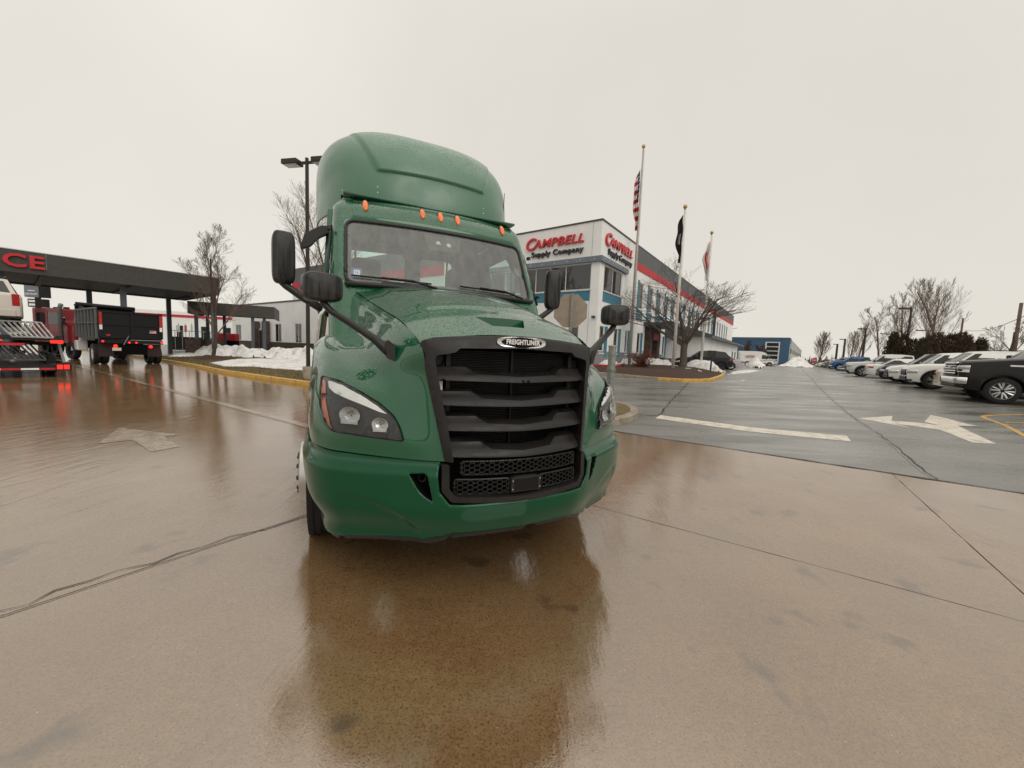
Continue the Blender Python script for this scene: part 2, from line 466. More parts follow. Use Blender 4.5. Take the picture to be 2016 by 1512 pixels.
for i in range(len(SL) - 1):
    for j in range(len(TL) - 1):
        g = .0013
        k = 24 if SL[i] > -10 and SL[i+1] < 10 else 4
        s0, s1, t0, t1 = SL[i] + g, SL[i + 1] - g, TL[j] + .002, TL[j + 1] - .002
        b = MB()
        # chipped joint edges: the outline wanders by a few millimetres
        ol = []
        for q in range(k): ol.append((s0 + (s1 - s0) * q / k, t0 + rnd.uniform(0, .005)))
        for q in range(k): ol.append((s1 - rnd.uniform(0, .006), t0 + (t1 - t0) * q / k))
        for q in range(k): ol.append((s1 - (s1 - s0) * q / k, t1 - rnd.uniform(0, .005)))
        for q in range(k): ol.append((s0 + rnd.uniform(0, .006), t1 - (t1 - t0) * q / k))
        b.prism(ol, lambda a, c: (a, c, 0), lambda a, c: (a, c, -.017))
        o = b.build('slab', MAT['concrete'], cp, None)

def patch(name, poly, lift, mat_, label=None, d=.5, parent=None):
    """painted marking or ground patch laid on the land"""
    vs, fs = sheet(poly, [], lambda x, y: (x, y, G(x, y) + lift), d)
    b = MB(); b.add(vs, fs); o = b.build(name, mat_, parent, None); tag(o, kind='structure'); return o
def pxy(l): return [tuple(at(*q)[:2]) for q in l]
def P2(l): return [(q[0], q[1]) for q in l]
patch('stop_line', pxy([(1290, 824), (1300, 817.5), (1480, 842), (1667, 858.5), (1676, 870), (1480, 851)]), .004, MAT['line_white'], d=.4)
patch('lane_arrow', pxy([(1690, 824), (1757, 819), (1755, 829), (1802, 832), (1850, 838), (1820, 831), (1832, 817.5), (1860, 823), (1898, 834), (1926, 839.5), (1886, 838.5), (1893, 842), (1962, 874.5), (1915, 872), (1862, 851), (1850, 846.5), (1797, 839), (1763, 835), (1797, 844)]), .004, MAT['line_white'], d=.3)
def strip(name, pts, w, lift, mat_, jag=0.0, seed=1, kind='structure'):
    r = random.Random(seed); b = MB(); P = [Vector(q[:2]) for q in pts]; rows = []
    dense = []
    for i in range(len(P) - 1):
        n = max(1, int((P[i + 1] - P[i]).length / (.25 if jag else 1.0)))
        n = min(n, 160)
        for k in range(n): dense.append(P[i].lerp(P[i + 1], k / n))
    dense.append(P[-1])
    for i, q in enumerate(dense):
        t = (dense[min(i + 1, len(dense) - 1)] - dense[max(0, i - 1)]).normalized(); nn = Vector((-t.y, t.x))
        ww = w / 2 * (1 + (r.uniform(-.6, .6) if jag else 0))
        q2 = q + nn * (r.uniform(-jag, jag) if jag else 0)
        a, c = q2 + nn * ww, q2 - nn * ww
        rows.append([(a.x, a.y, G(*a) + lift), (c.x, c.y, G(*c) + lift)])
    b.grid(rows); o = b.build(name, mat_, None, None); tag(o, kind=kind); return o
# the long white line on the concrete, left, and its arrows
a, c = Vector(st(-60, 3.68)), Vector(st(-2.9, 3.68))
strip('lane_line', [a, c], .17, .004, MAT['line_old'])
patch('turn_arrow', pxy([(193, 874.5), (235, 842.6), (351, 856.5), (323, 860.5), (353, 880), (298, 891), (262, 867)]), .004, MAT['line_old'], d=.3)
patch('straight_arrow', pxy([(238, 731), (262, 724), (306, 729), (292, 730), (300, 734), (282, 735), (268, 731)]), .004, MAT['line_old'], d=.4)
# parking island outline in yellow, right edge
yl = [at(2300, 836), at(2016, 816.5), at(1950, 818), at(1935, 819.5), at(1938, 823), at(1975, 836), at(2016, 857), at(2300, 1010)]
strip('parking_stripe', [Vector(q[:2]) for q in yl], .11, .004, MAT['line_yellow'])
strip('parking_stripe', [at(1976, 832)[:2], at(2300, 842)[:2]], .10, .0045, MAT['line_yellow'])
# curved white stop mark by the flagpole island
strip('painted_curve', [at(*q)[:2] for q in [(1350, 753.5), (1400, 753), (1440, 751.5), (1458, 750.5), (1467, 748), (1458, 747.6)]], .12, .004, MAT['line_white'])
MAT['crack'] = simple('crack', (.018, .016, .015), .4)
MAT['crack_edge'] = simple('washed_crack_edge', (.20, .19, .17), .3)
ck = [(1574, 722), (1590, 738), (1607, 757), (1630, 779), (1655, 801), (1686, 826), (1722, 849), (1760, 876), (1786, 899), (1822, 930), (1846, 944)]
cw = [at(*q) for q in ck]
strip('pavement_crack', cw, .018, .006, MAT['crack'], .020, 3)
strip('pavement_crack', [q + Vector((-.035, .01, 0)) for q in cw], .035, .004, MAT['crack_edge'], .018, 5)
cw2 = [at(*q) for q in [(1355, 753), (1345, 765), (1330, 780), (1316, 796), (1302, 812), (1296, 818)]]
strip('pavement_crack', cw2, .035, .006, MAT['crack'], .03, 6)
strip('pavement_crack', [at(*q) for q in [(1258, 816), (1275, 818), (1292, 818)]], .02, .006, MAT['crack'], .02, 7)
a, c = Vector(st(-3.4, EDGE + .012)), Vector(st(30, EDGE + .012))
strip('edge_joint', [a, c], .045, .0065, MAT['crack'], .012, 8)
jl = [at(*q) for q in [(-60, 1212), (0, 1199.5), (55, 1187), (105, 1160), (175, 1140), (230, 1121), (300, 1107), (345, 1087), (395, 1075), (450, 1054), (520, 1041), (600, 1016)]]
jl = [q + Vector((BX.x * -.0 + AX.x * .035, AX.y * .035, 0)) for q in jl]
strip('pavement_crack', jl, .0095, .0045, MAT['crack'], .003, 9)
strip('washed_edge', [Vector(st(-3.235, -3)), Vector(st(-3.235, 3.5))], .009, .004, MAT['crack_edge'], .001, 2)
# ------------------------------------------------------------------ the green tractor unit
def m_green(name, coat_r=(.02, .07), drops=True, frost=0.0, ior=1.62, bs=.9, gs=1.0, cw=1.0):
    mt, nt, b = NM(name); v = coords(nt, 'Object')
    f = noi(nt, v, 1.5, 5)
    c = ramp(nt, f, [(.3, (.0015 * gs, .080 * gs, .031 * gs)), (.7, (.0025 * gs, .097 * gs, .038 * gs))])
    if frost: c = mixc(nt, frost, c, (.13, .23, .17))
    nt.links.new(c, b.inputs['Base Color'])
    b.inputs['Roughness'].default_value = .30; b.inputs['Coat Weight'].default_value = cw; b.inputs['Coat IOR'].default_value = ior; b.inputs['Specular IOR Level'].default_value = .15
    wipe = ramp(nt, noi(nt, v, 2.0, 3, .5), [(.42, 0.0), (.55, 1.0)])
    nt.links.new(mixc(nt, wipe, coat_r[0], coat_r[1]), b.inputs['Coat Roughness'])
    if drops:
        vo = N(nt, 'ShaderNodeTexVoronoi'); vo.inputs['Scale'].default_value = 34; vo.inputs['Randomness'].default_value = 1
        nt.links.new(v, vo.inputs['Vector'])
        vo2 = N(nt, 'ShaderNodeTexVoronoi'); vo2.inputs['Scale'].default_value = 80; nt.links.new(v, vo2.inputs['Vector'])
        # only upward faces carry standing drops
        g = nt.nodes.new('ShaderNodeNewGeometry'); sp = nt.nodes.new('ShaderNodeSeparateXYZ'); nt.links.new(g.outputs['Normal'], sp.inputs[0])
        upm = ramp(nt, sp.outputs['Z'], [(.25, 0.0), (.75, 1.0)])
        d1 = ramp(nt, vo.outputs['Distance'], [(.16, 1.0), (.30, 0.0)]); d2 = ramp(nt, vo2.outputs['Distance'], [(.18, 1.0), (.36, 0.0)])
        dots = mth(nt, 'MULTIPLY', mth(nt, 'MAXIMUM', d1, mth(nt, 'MULTIPLY', d2, .5)), mth(nt, 'MULTIPLY', upm, ramp(nt, noi(nt, v, 3.0, 3), [(.36, .25), (.55, 1.0)])))
        n = nt.nodes.new('ShaderNodeBump'); n.inputs['Strength'].default_value = bs; n.inputs['Distance'].default_value = .008
        nt.links.new(dots, n.inputs['Height']); nt.links.new(n.outputs['Normal'], b.inputs['Coat Normal']); nt.links.new(n.outputs['Normal'], b.inputs['Normal'])
    return mt
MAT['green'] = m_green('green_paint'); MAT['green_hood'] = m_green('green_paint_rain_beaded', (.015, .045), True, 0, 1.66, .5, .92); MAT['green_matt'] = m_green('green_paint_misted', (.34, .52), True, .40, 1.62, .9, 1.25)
MAT['green_shaded'] = m_green('green_paint_shaded', (.06, .12), False, 0, 1.42, .9, .72, .6)  # same truck green, shade low on the front put into its base colour
def m_black_plastic(name='textured_black_plastic', c=(.018, .017, .016), r=.42, g=.25, streak=False):
    mt, nt, b = NM(name); v = coords(nt, 'Object')
    f = noi(nt, v, 5, 6, .7)
    vv = coords(nt, 'Object', (34, 34, 2.0))
    sf = noi(nt, vv, 1.3, 4, .6)
    cc = ramp(nt, f, [(.35, c), (.75, tuple(q * 1.9 for q in c))])
    if streak: cc = mixc(nt, ramp(nt, sf, [(.40, .8), (.6, 0.0)]), cc, (.006, .006, .006))
    nt.links.new(cc, b.inputs['Base Color'])
    b.inputs['Specular IOR Level'].default_value = .3; nt.links.new(ramp(nt, sf if streak else f, [(.35, r * .45), (.65, r * 1.25)]), b.inputs['Roughness'])
    bump(nt, b, noi(nt, v, 140, 3), g, .003); return mt
MAT['plastic'] = m_black_plastic(); MAT['plastic_wet'] = m_black_plastic('wet_mirror_plastic', (.030, .029, .028), .42, .12, True)
MAT['grille'] = m_black_plastic('grille_plastic', (.014, .0125, .012), .45, .35)
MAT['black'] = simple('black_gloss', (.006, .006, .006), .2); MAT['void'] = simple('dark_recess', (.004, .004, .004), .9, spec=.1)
MAT['rubber'] = simple('tyre_rubber', (.014, .014, .015), .6, grain=.3); MAT['chrome'] = simple('chrome', (.72, .72, .70), .08, 1.0, .05)
MAT['alu'] = simple('aluminium', (.55, .54, .52), .3, .9); MAT['steel_dark'] = simple('chassis_steel', (.03, .028, .026), .55, .3)
MAT['amber'] = simple('amber_lens', (.75, .16, .015), .15, coat=1.0, emit=(.9, .16, .01), estr=.10)
MAT['fin'] = simple('radiator_fin', (.016, .016, .016), .5, .3)
MAT['lamp_black'] = simple('headlight_housing', (.060, .058, .056), .3); MAT['bowl'] = simple('reflector_bowl', (.42, .42, .42), .18, .95); MAT['drl'] = simple('light_guide', (.82, .82, .80), .25, coat=.5)
MAT['white_plastic'] = simple('white_plastic', (.75, .75, .73), .4)
MAT['amber_side'] = simple('amber_side_lens', (.50, .085, .015), .2, coat=1.0)
MAT['clear'] = glass('clear_lens', (.96, .97, .97), 0.0, 1.18)
def pane_mat(name, tint, film, fc=(.50, .51, .50), ior=1.5, streaks=False):
    """thin glass: see-through with a mirror sheen and a film of rain and dust"""
    mt = bpy.data.materials.new(name); mt.use_nodes = True; nt = mt.node_tree; nt.nodes.clear(); lk = nt.links.new
    out = nt.nodes.new('ShaderNodeOutputMaterial'); tr = nt.nodes.new('ShaderNodeBsdfTransparent'); tr.inputs['Color'].default_value = tuple(tint) + (1,)
    gl_ = nt.nodes.new('ShaderNodeBsdfGlossy'); gl_.inputs['Roughness'].default_value = .03
    df = nt.nodes.new('ShaderNodeBsdfDiffuse'); df.inputs['Color'].default_value = tuple(fc) + (1,)
    fr = nt.nodes.new('ShaderNodeLayerWeight'); f0 = ((ior - 1) / (ior + 1)) ** 2 * 1.8; fq = mth(nt, 'ADD', mth(nt, 'MULTIPLY', mth(nt, 'POWER', fr.outputs['Facing'], 5), 1 - f0), f0)
    m1 = nt.nodes.new('ShaderNodeMixShader'); m2 = nt.nodes.new('ShaderNodeMixShader')
    v = coords(nt, 'Object', (1, 1, .18) if streaks else (1, 1, 1)); f = noi(nt, v, 14 if streaks else 4, 5, .65)
    lk(ramp(nt, f, [(.35, film * .8), (.65, film * 1.25)]), m1.inputs['Fac'])
    lk(tr.outputs[0], m1.inputs[1]); lk(df.outputs[0], m1.inputs[2]); lk(fq, m2.inputs['Fac'])
    lk(m1.outputs[0], m2.inputs[1]); lk(gl_.outputs[0], m2.inputs[2]); lk(m2.outputs[0], out.inputs['Surface']); return mt
MAT['windscreen'] = pane_mat('windscreen_glass', (.82, .93, .90), .21, (.50, .51, .50), 1.5, True)
MAT['rear_glass'] = pane_mat('cab_rear_glass', (.72, .93, .86), .03)
MAT['cab_in'] = simple('cab_trim', (.24, .245, .24), .8); MAT['seat'] = simple('seat_fabric', (.055, .055, .053), .85)
MAT['ceramic'] = simple('windscreen_frit', (.05, .045, .045), .3)

YAW = radians(25.085)
truck = thing('semi_truck', 'dark green semi truck cab with black grille and roof fairing, nearest vehicle on wet concrete', 'truck', (.0036, 2.4119, 0), YAW)
T = truck
def intp(poly, n): return [crv([Vector(q) for q in poly], i * (len(poly) - 1) / n) for i in range(n + 1)]

def slab(b, outline, holes, front, back, d):
    """sheet with a front, a back and walls along every outline"""
    vs, fs = sheet(outline, holes, front, d); b.add(vs, fs)
    vs, fs = sheet(outline, holes, back, d * 3); b.add(vs, [f[::-1] for f in fs])
    for o_ in [outline] + holes:
        r = resample(o_, d); b.grid([[front(*q) for q in r + r[:1]], [back(*q) for q in r + r[:1]]])
    return b
# side skin of the hood: rows run from the grille edge / bonnet crease out to the fender's lower edge
SV = [
 [(.455, -.125, .865), (.54, -.080, .865), (.66, -.010, .867), (.80, .070, .875), (.93, .160, .880), (1.05, .26, .885), (1.135, .42, .890), (1.172, .68, .90)],
 [(.480, -.100, 1.00), (.56, -.055, 1.00), (.68, .005, 1.00), (.82, .085, 1.00), (.95, .175, 1.00), (1.06, .285, 1.00), (1.140, .44, 1.00), (1.176, .68, 1.00)],
 [(.520, -.060, 1.20), (.59, -.005, 1.20), (.69, .075, 1.19), (.82, .145, 1.19), (.95, .235, 1.20), (1.05, .340, 1.19), (1.130, .48, 1.18), (1.172, .69, 1.15)],
 [(.550, -.030, 1.35), (.61, .040, 1.34), (.695, .140, 1.32), (.81, .230, 1.31), (.92, .320, 1.32), (1.02, .420, 1.315), (1.10, .54, 1.30), (1.162, .70, 1.25)],
 [(.580, .000, 1.515), (.64, .085, 1.48), (.715, .22, 1.44), (.80, .35, 1.415), (.90, .45, 1.41), (1.0, .53, 1.405), (1.08, .62, 1.385), (1.150, .74, 1.32)],
 [(.632, .300, 1.645), (.685, .33, 1.60), (.75, .42, 1.53), (.82, .52, 1.485), (.91, .61, 1.475), (1.0, .68, 1.47), (1.085, .75, 1.45), (1.148, .83, 1.38)],
 [(.695, .750, 1.750), (.745, .76, 1.70), (.795, .80, 1.61), (.85, .86, 1.555), (.93, .91, 1.54), (1.01, .95, 1.54), (1.09, 1.0, 1.525), (1.150, 1.03, 1.46)],
 [(.765, 1.15, 1.850), (.815, 1.15, 1.80), (.855, 1.16, 1.69), (.89, 1.18, 1.60), (.95, 1.2, 1.565), (1.02, 1.22, 1.562), (1.09, 1.24, 1.55), (1.152, 1.26, 1.49)],
 [(.850, 1.60, 1.975), (.890, 1.60, 1.925), (.905, 1.60, 1.80), (.92, 1.60, 1.66), (.97, 1.6, 1.55), (1.03, 1.60, 1.53), (1.09, 1.60, 1.50), (1.155, 1.60, 1.43)]]
def hood_side(u, v):
    """u 0..7 outwards, v 0..8 front to back"""
    return crv([crv([Vector(q) for q in r], u) for r in SV], v)
def hood_top_z(x, y):
    zc = smooth1(y, [-.1, 0, .2, .4, .8, 1.2, 1.6], [1.53, 1.590, 1.685, 1.765, 1.890, 1.985, 2.06])
    xc = smooth1(y, [0, .3, .75, 1.15, 1.6], [.580, .632, .695, .765, .850]); ze = smooth1(y, [0, .3, .75, 1.15, 1.6], [1.515, 1.645, 1.750, 1.850, 1.975])
    q = abs(x) / xc
    z = zc + (ze - zc) * (q ** 2.6 if q < 1 else 1)
    # raised centre panel that starts behind the front scoop
    e = max(0, min(1, (.40 + .18 * y - abs(x)) / .05)) * max(0, min(1, (y - .42) / .10)); e = e * e * (3 - 2 * e)
    return z + .014 * e
def top_front(x):
    return .0 + .35 * (abs(x) ** 3) * .2
def crease(y): return smooth1(y, [0, .3, .75, 1.15, 1.6], [.580, .632, .695, .765, .850])
hb = MB(); nv, nu = 72, 42; sides = {}
for sg in (1, -1):
    rows = []
    for i in range(nv + 1):
        rows.append([hood_side(7 * j / nu, 8 * i / nv) for j in range(nu + 1)])
        for q in rows[-1]: q.x *= sg
    hb.grid(rows, sg < 0)
# bonnet top with the opening of the scoop
ol = [(-crease(i * 1.6 / 24), i * 1.6 / 24) for i in range(25)] + [(-.5, 1.6), (0, 1.6), (.5, 1.6)] + [(crease(i * 1.6 / 24), i * 1.6 / 24) for i in range(24, -1, -1)] + [(.3, -.005), (0, -.012), (-.3, -.005)]
scoop = [(-.17, .27), (.19, .27), (.13, .125), (-.10, .125)]
vs, fs = sheet(ol, [scoop], lambda x, y: (x, y, hood_top_z(x, max(0, y)) - (.0 if y >= 0 else .0)), .035)
hb.add(vs, fs)
hood = hb.build('hood', MAT['green_hood'], T, 180)
hood.data.set_sharp_from_angle(angle=radians(60))
rb = MB(); N_ = 12
for e in range(4):
    a, c = scoop[e], scoop[(e + 1) % 4]; r0 = []; r1 = []
    for k in range(N_ + 1):
        x, y = a[0] + (c[0] - a[0]) * k / N_, a[1] + (c[1] - a[1]) * k / N_
        z = hood_top_z(x, y); r0.append((x, y, z)); r1.append((x * .96, y, min(z - .004, 1.66 + .35 * (y - .2) * .2 - .01)))
    rb.grid([r0, r1])
rb.add([(scoop[k][0] * .96, scoop[k][1], min(hood_top_z(*scoop[k]) - .004, 1.65 + .07 * (scoop[k][1] - .2))) for k in range(4)], [(0, 1, 2, 3)])
rb.build('scoop', MAT['green'], hood, None)
# seam between bonnet and side
for sg in (1, -1):
    MB().tube([(sg * (crease(y) + .001), y, hood_top_z(crease(y), y) + .0005) for y in [i * .05 for i in range(0, 32)]], .0032, 5).build('seam', MAT['void'], hood, 180)
bvh = BVHTree.FromPolygons([v.co.copy() for v in hood.data.vertices], [tuple(p.vertices) for p in hood.data.polygons])

# bumper -------------------------------------------------------------
PX = [0, .3, .45, .65, .85, .98, 1.06, 1.12, 1.155, 1.175, 1.18]; PY = [-.215, -.185, -.135, -.015, .10, .185, .26, .36, .49, .70, 1.0]
ARC = [(PX[0], PY[0])]
_n = 200; _pts = []
for i in range(_n + 1):
    t = i / _n * (len(PX) - 1); q = crv([Vector((a, b)) for a, b in zip(PX, PY)], t); _pts.append(q)
_al = [0]
for i in range(_n): _al.append(_al[-1] + (_pts[i + 1] - _pts[i]).length)
def plan(a):
    s = 1 if a >= 0 else -1; a = abs(a); i = 0
    lo, hi = 0, _n
    while hi - lo > 1:
        mdl = (lo + hi) // 2
        if _al[mdl] <= a: lo = mdl
        else: hi = mdl
    f = (a - _al[lo]) / max(1e-9, _al[hi] - _al[lo]); q = _pts[lo].lerp(_pts[hi], min(1.0, f))
    t = (_pts[hi] - _pts[lo]).normalized()
    return s * q.x, q.y, s * t.y, -t.x     # position and outward normal (pointing forward)
ALEN = _al[-1]
def arc_of_x(x):
    lo, hi = 0, _n
    while hi - lo > 1:
        mdl = (lo + hi) // 2
        if _pts[mdl].x <= abs(x): lo = mdl
        else: hi = mdl
    f = (abs(x) - _pts[lo].x) / max(1e-9, _pts[hi].x - _pts[lo].x); r = _al[lo] + (_al[hi] - _al[lo]) * f
    return r if x >= 0 else -r
def sst(a, b, x): t = max(0, min(1, (x - a) / (b - a))); return t * t * (3 - 2 * t)
def bump_off(a, z):
    """outward swelling of the bumper skin"""
    o = .0
    aa = abs(a)
    o -= .055 * sst(.62, .40, z) ** 1.5
    o -= .050 * sst(.86, .33, z) ** 1.3 * sst(.95, 1.45, abs(a))
    o += .034 * sst(.846, .832, z)                        # ledge under the top edge
    o += .018 * sst(.806, .794, z)
    # scalloped lower corner panel
    curve = interp(aa, [.60, .72, .86, 1.02, 1.15], [.44, .56, .62, .655, .665])
    o -= .012 * sst(curve + .006, curve - .030, z) * sst(.60, .66, aa) * sst(1.12, 1.0, aa)
    return o
def fb(a, z, ex=0.0):
    x, y, nx, ny = plan(a); o = bump_off(a, z) + ex - .02
    return (x + nx * o, y + ny * o, z)
AB = [0, .20, .37, .48, .56, .70, .90, 1.05, 1.25, 1.50, ALEN]
ZB = [.455, .456, .452, .425, .400, .392, .385, .372, .345, .36, .40]
A45 = arc_of_x(.475); A42 = arc_of_x(.425)
right = [(A42, .632), (A45, .70), (A45 + .012, .80), (A45 + .012, .862)] + [(A45 + .012 + (ALEN - A45 - .012) * k / 6, .862 + .025 * k / 6) for k in range(1, 7)]
low = [(ALEN, .40)] + [(a, smooth1(a, AB, ZB)) for a in [ALEN - i * ALEN / 20 for i in range(1, 21)]]
half = right + low[:-1]
ol = half + [(0, ZB[0])] + [(-a, z) for a, z in reversed(half)] + [(0, .632)]
slots = []
for sg in (1, -1):
    sl = [(arc_of_x(.625), .792), (arc_of_x(.548), .800), (arc_of_x(.532), .785), (arc_of_x(.505), .645), (arc_of_x(.540), .665), (arc_of_x(.575), .70)]
    slots.append([(sg * a, z) for a, z in rounded(sl, .012, 3)])
vs, fs = sheet(ol, slots, fb, .014)
bo = MB(); bo.add(vs, fs); bumper = bo.build('bumper', MAT['green_shaded'], T, 180); solid(bumper, .010, 0)
for sl in slots:
    b = MB(); b.grid([[fb(a, z, .004) for a, z in sl + sl[:1]], [fb(a, z, -.09) for a, z in sl + sl[:1]]]); 
    b.prism(sl, lambda a, z: fb(a, z, -.09), lambda a, z: fb(a, z, -.10)); b.build('tow_hook_slot', MAT['void'], bumper, None)
    cx = sum(a for a, z in sl) / len(sl); q = fb(arc_of_x(.575) * (1 if cx > 0 else -1), .765, -.04)
    MB().lathe([(.022, -.02), (.024, 0), (.019, 0), (.018, -.015)], q, 16, 'Y', True).build('tow_eye', MAT['steel_dark'], bumper, 40)
MB().tube([fb(0, z, .0005) for z in (.475, .52, .57, .62)], .0016, 4).build('seam', MAT['void'], bumper, None)
# torn black air dam under the bumper
rn = random.Random(2); b = MB(); r0, r1 = [], []
na = 150
for k in range(na + 1):
    a = -ALEN + 2 * ALEN * k / na; zb = smooth1(abs(a), AB, ZB)
    r0.append(fb(a, zb + .004, -.012)); d = .040 + .003 * sin(k * .13) + (-.016 if k in (31, 32, 58, 77, 78, 79, 104, 126) else 0) + rn.uniform(-.0015, .0015)
    q = list(fb(a, zb, -.030)); q[2] = zb - d; r1.append(tuple(q))
b.grid([r0, r1]); o = b.build('air_dam', MAT['plastic'], T, None); solid(o, .008)
b = MB()
for k in range(26):
    a = -1.25 + 2.5 * k / 25; zb = smooth1(abs(a), AB, ZB); b.box(fb(a, zb - .022, -.012), (.022, .012, .012))


# grille ---------------------------------------------------------------
def gy(x, z):
    """front plane of the grille: curved in plan, leaning forward at the bottom"""
    lean = interp(z, [.60, .89, 1.2, 1.35, 1.515, 1.6], [-.150, -.128, -.062, -.030, .0, .02])
    xe = interp(z, [.6, .89, 1.52], [.43, .456, .58])
    return lean - .085 * (1 - min(1.2, abs(x) / xe) ** 2)
go = [(-.460, .868), (-.583, 1.508)] + [(-.572, 1.535), (-.50, 1.557), (-.30, 1.575), (0, 1.588), (.30, 1.575), (.50, 1.557), (.572, 1.535)] + [(.583, 1.508), (.460, .868), (.418, .868), (.510, 1.435)] + [(.500, 1.455), (.40, 1.475), (.375, 1.500), (.20, 1.505), (0, 1.512), (-.20, 1.505), (-.375, 1.500), (-.40, 1.475), (-.500, 1.455)] + [(-.510, 1.435), (-.418, .868)]
GOH = rounded(go, .010, 3)
def gfront(x, z):
    xe = interp(z, [.87, 1.51], [.460, .583]); e = min(xe - abs(x), 1.588 - z - .06 * x * x * 1.5)
    return (x, gy(x, z) - .006 - .020 * sst(-.002, .022, e) - .010 * sst(.02, .10, e), z)
gs = slab(MB(), GOH, [], gfront, lambda x, z: (x, gy(x, z) + .09, z), .02).build('grille_surround', MAT['grille'], T, 40)
# four louvres with raised ends
for k, (z0, hh) in enumerate([(1.318, 0), (1.178, 0), (1.038, 0), (.893, 0)]):
    w = interp(z0, [.868, 1.435], [.418, .510]) - .004; w1 = w - .165; w2 = w - .225
    top = z0 + .072
    poly = [(-w - .004, z0), (0, z0 - .010), (w + .004, z0), (w + .012, top), (w1, top + .002), (w2, z0 + .036), (0, z0 + .024), (-w2, z0 + .036), (-w1, top + .002), (-w - .012, top)]
    pf = lambda x, z: (x, gy(x, z) - .004 + .050 * sst(z0 + .005, top, z), z)
    slab(MB(), rounded(poly, .010, 3), [], pf, lambda x, z: (x, gy(x, z) + .10, z + .018), .018).build('louvre', MAT['grille'], gs, 45)
# core support, radiator and its fins
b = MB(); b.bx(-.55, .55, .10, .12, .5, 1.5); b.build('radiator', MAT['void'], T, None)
b = MB()
for k in range(58): b.bx(-.40, .40, .040, .052, .90 + k * .0102, .9045 + k * .0102)
o = b.build('radiator_fins', MAT['fin'], T, None); tag(o, kind='stuff')
b = MB(); b.bx(-.006, .006, .02, .04, .90, 1.50); b.bx(-.43, -.405, .0, .05, .9, 1.48); b.bx(.405, .43, .0, .05, .9, 1.48); b.bx(-.43, .43, .0, .05, 1.20, 1.212)
b.bx(-.49, -.44, .03, .06, 1.15, 1.45); b.bx(.44, .49, .03, .06, 1.15, 1.45)
b.build('core_support', MAT['fin'], T, None)
MB().bx(-.475, -.45, -.01, .02, 1.22, 1.31).build('sensor_box', MAT['white_plastic'], T, None, .004)
MB().tube([(-.47, .0, 1.0), (-.465, .0, 1.2), (-.44, .02, 1.42)], .009, 6).build('hose', MAT['fin'], T, 180)
# badge: chrome oval ring, black plate, raised white letters
def oval(w, h, n=48, p=2.6):
    return [(w * (abs(cos(2 * pi * k / n)) ** (2 / p)) * (1 if cos(2 * pi * k / n) >= 0 else -1), h * (abs(sin(2 * pi * k / n)) ** (2 / p)) * (1 if sin(2 * pi * k / n) >= 0 else -1)) for k in range(n)]
BZ = 1.548; byy = lambda x, z: gy(x, z) - .034
badge = MB().prism(oval(.162, .034), lambda x, z: (x, byy(x, BZ) - .010 + .1 * x * x, BZ + z), lambda x, z: (x, byy(x, BZ) + .02, BZ + z)).build('badge', MAT['chrome'], T, 40, .002)
MB().prism(oval(.132, .0215), lambda x, z: (x, byy(x, BZ) - .0125 + .1 * x * x, BZ + z), lambda x, z: (x, byy(x, BZ) - .008, BZ + z)).build('badge_plate', MAT['black'], badge, 40)
def text_mesh(name, s, size, mat_, parent, loc, rot, ext=.01, shear=0.0, off=0.0, sx=1.0, align='CENTER', spacing=1.0, bevel=0.0):
    cu = bpy.data.curves.new('lettering', 'FONT'); cu.body = s; cu.size = size; cu.extrude = ext; cu.shear = shear; cu.offset = off
    cu.align_x = align; cu.align_y = 'CENTER'; cu.space_character = spacing; cu.resolution_u = 3; cu.bevel_depth = bevel
    to = bpy.data.objects.new('lettering', cu); COL.objects.link(to)
    dg = bpy.context.evaluated_depsgraph_get(); me = bpy.data.meshes.new_from_object(to.evaluated_get(dg)); bpy.data.objects.remove(to)
    for vv in me.vertices: vv.co.x *= sx
    me.materials.clear(); me.materials.append(mat_); me.name = name
    o = bpy.data.objects.new(name, me); COL.objects.link(o)
    if parent is not None: o.parent = parent
    o.location = loc; o.rotation_euler = rot; return o
MAT['badge_letter'] = simple('badge_letter', (.85, .85, .83), .2, 0.2)
lt = text_mesh('badge_lettering', 'FREIGHTLINER', .039, MAT['badge_letter'], badge, (0, byy(0, BZ) - .0165, BZ), (radians(90), 0, 0), .002, 0, .0011, 1.0, spacing=1.08)
lt.scale = (.222 / lt.dimensions.x, .034 / .0285 * .85, 1)
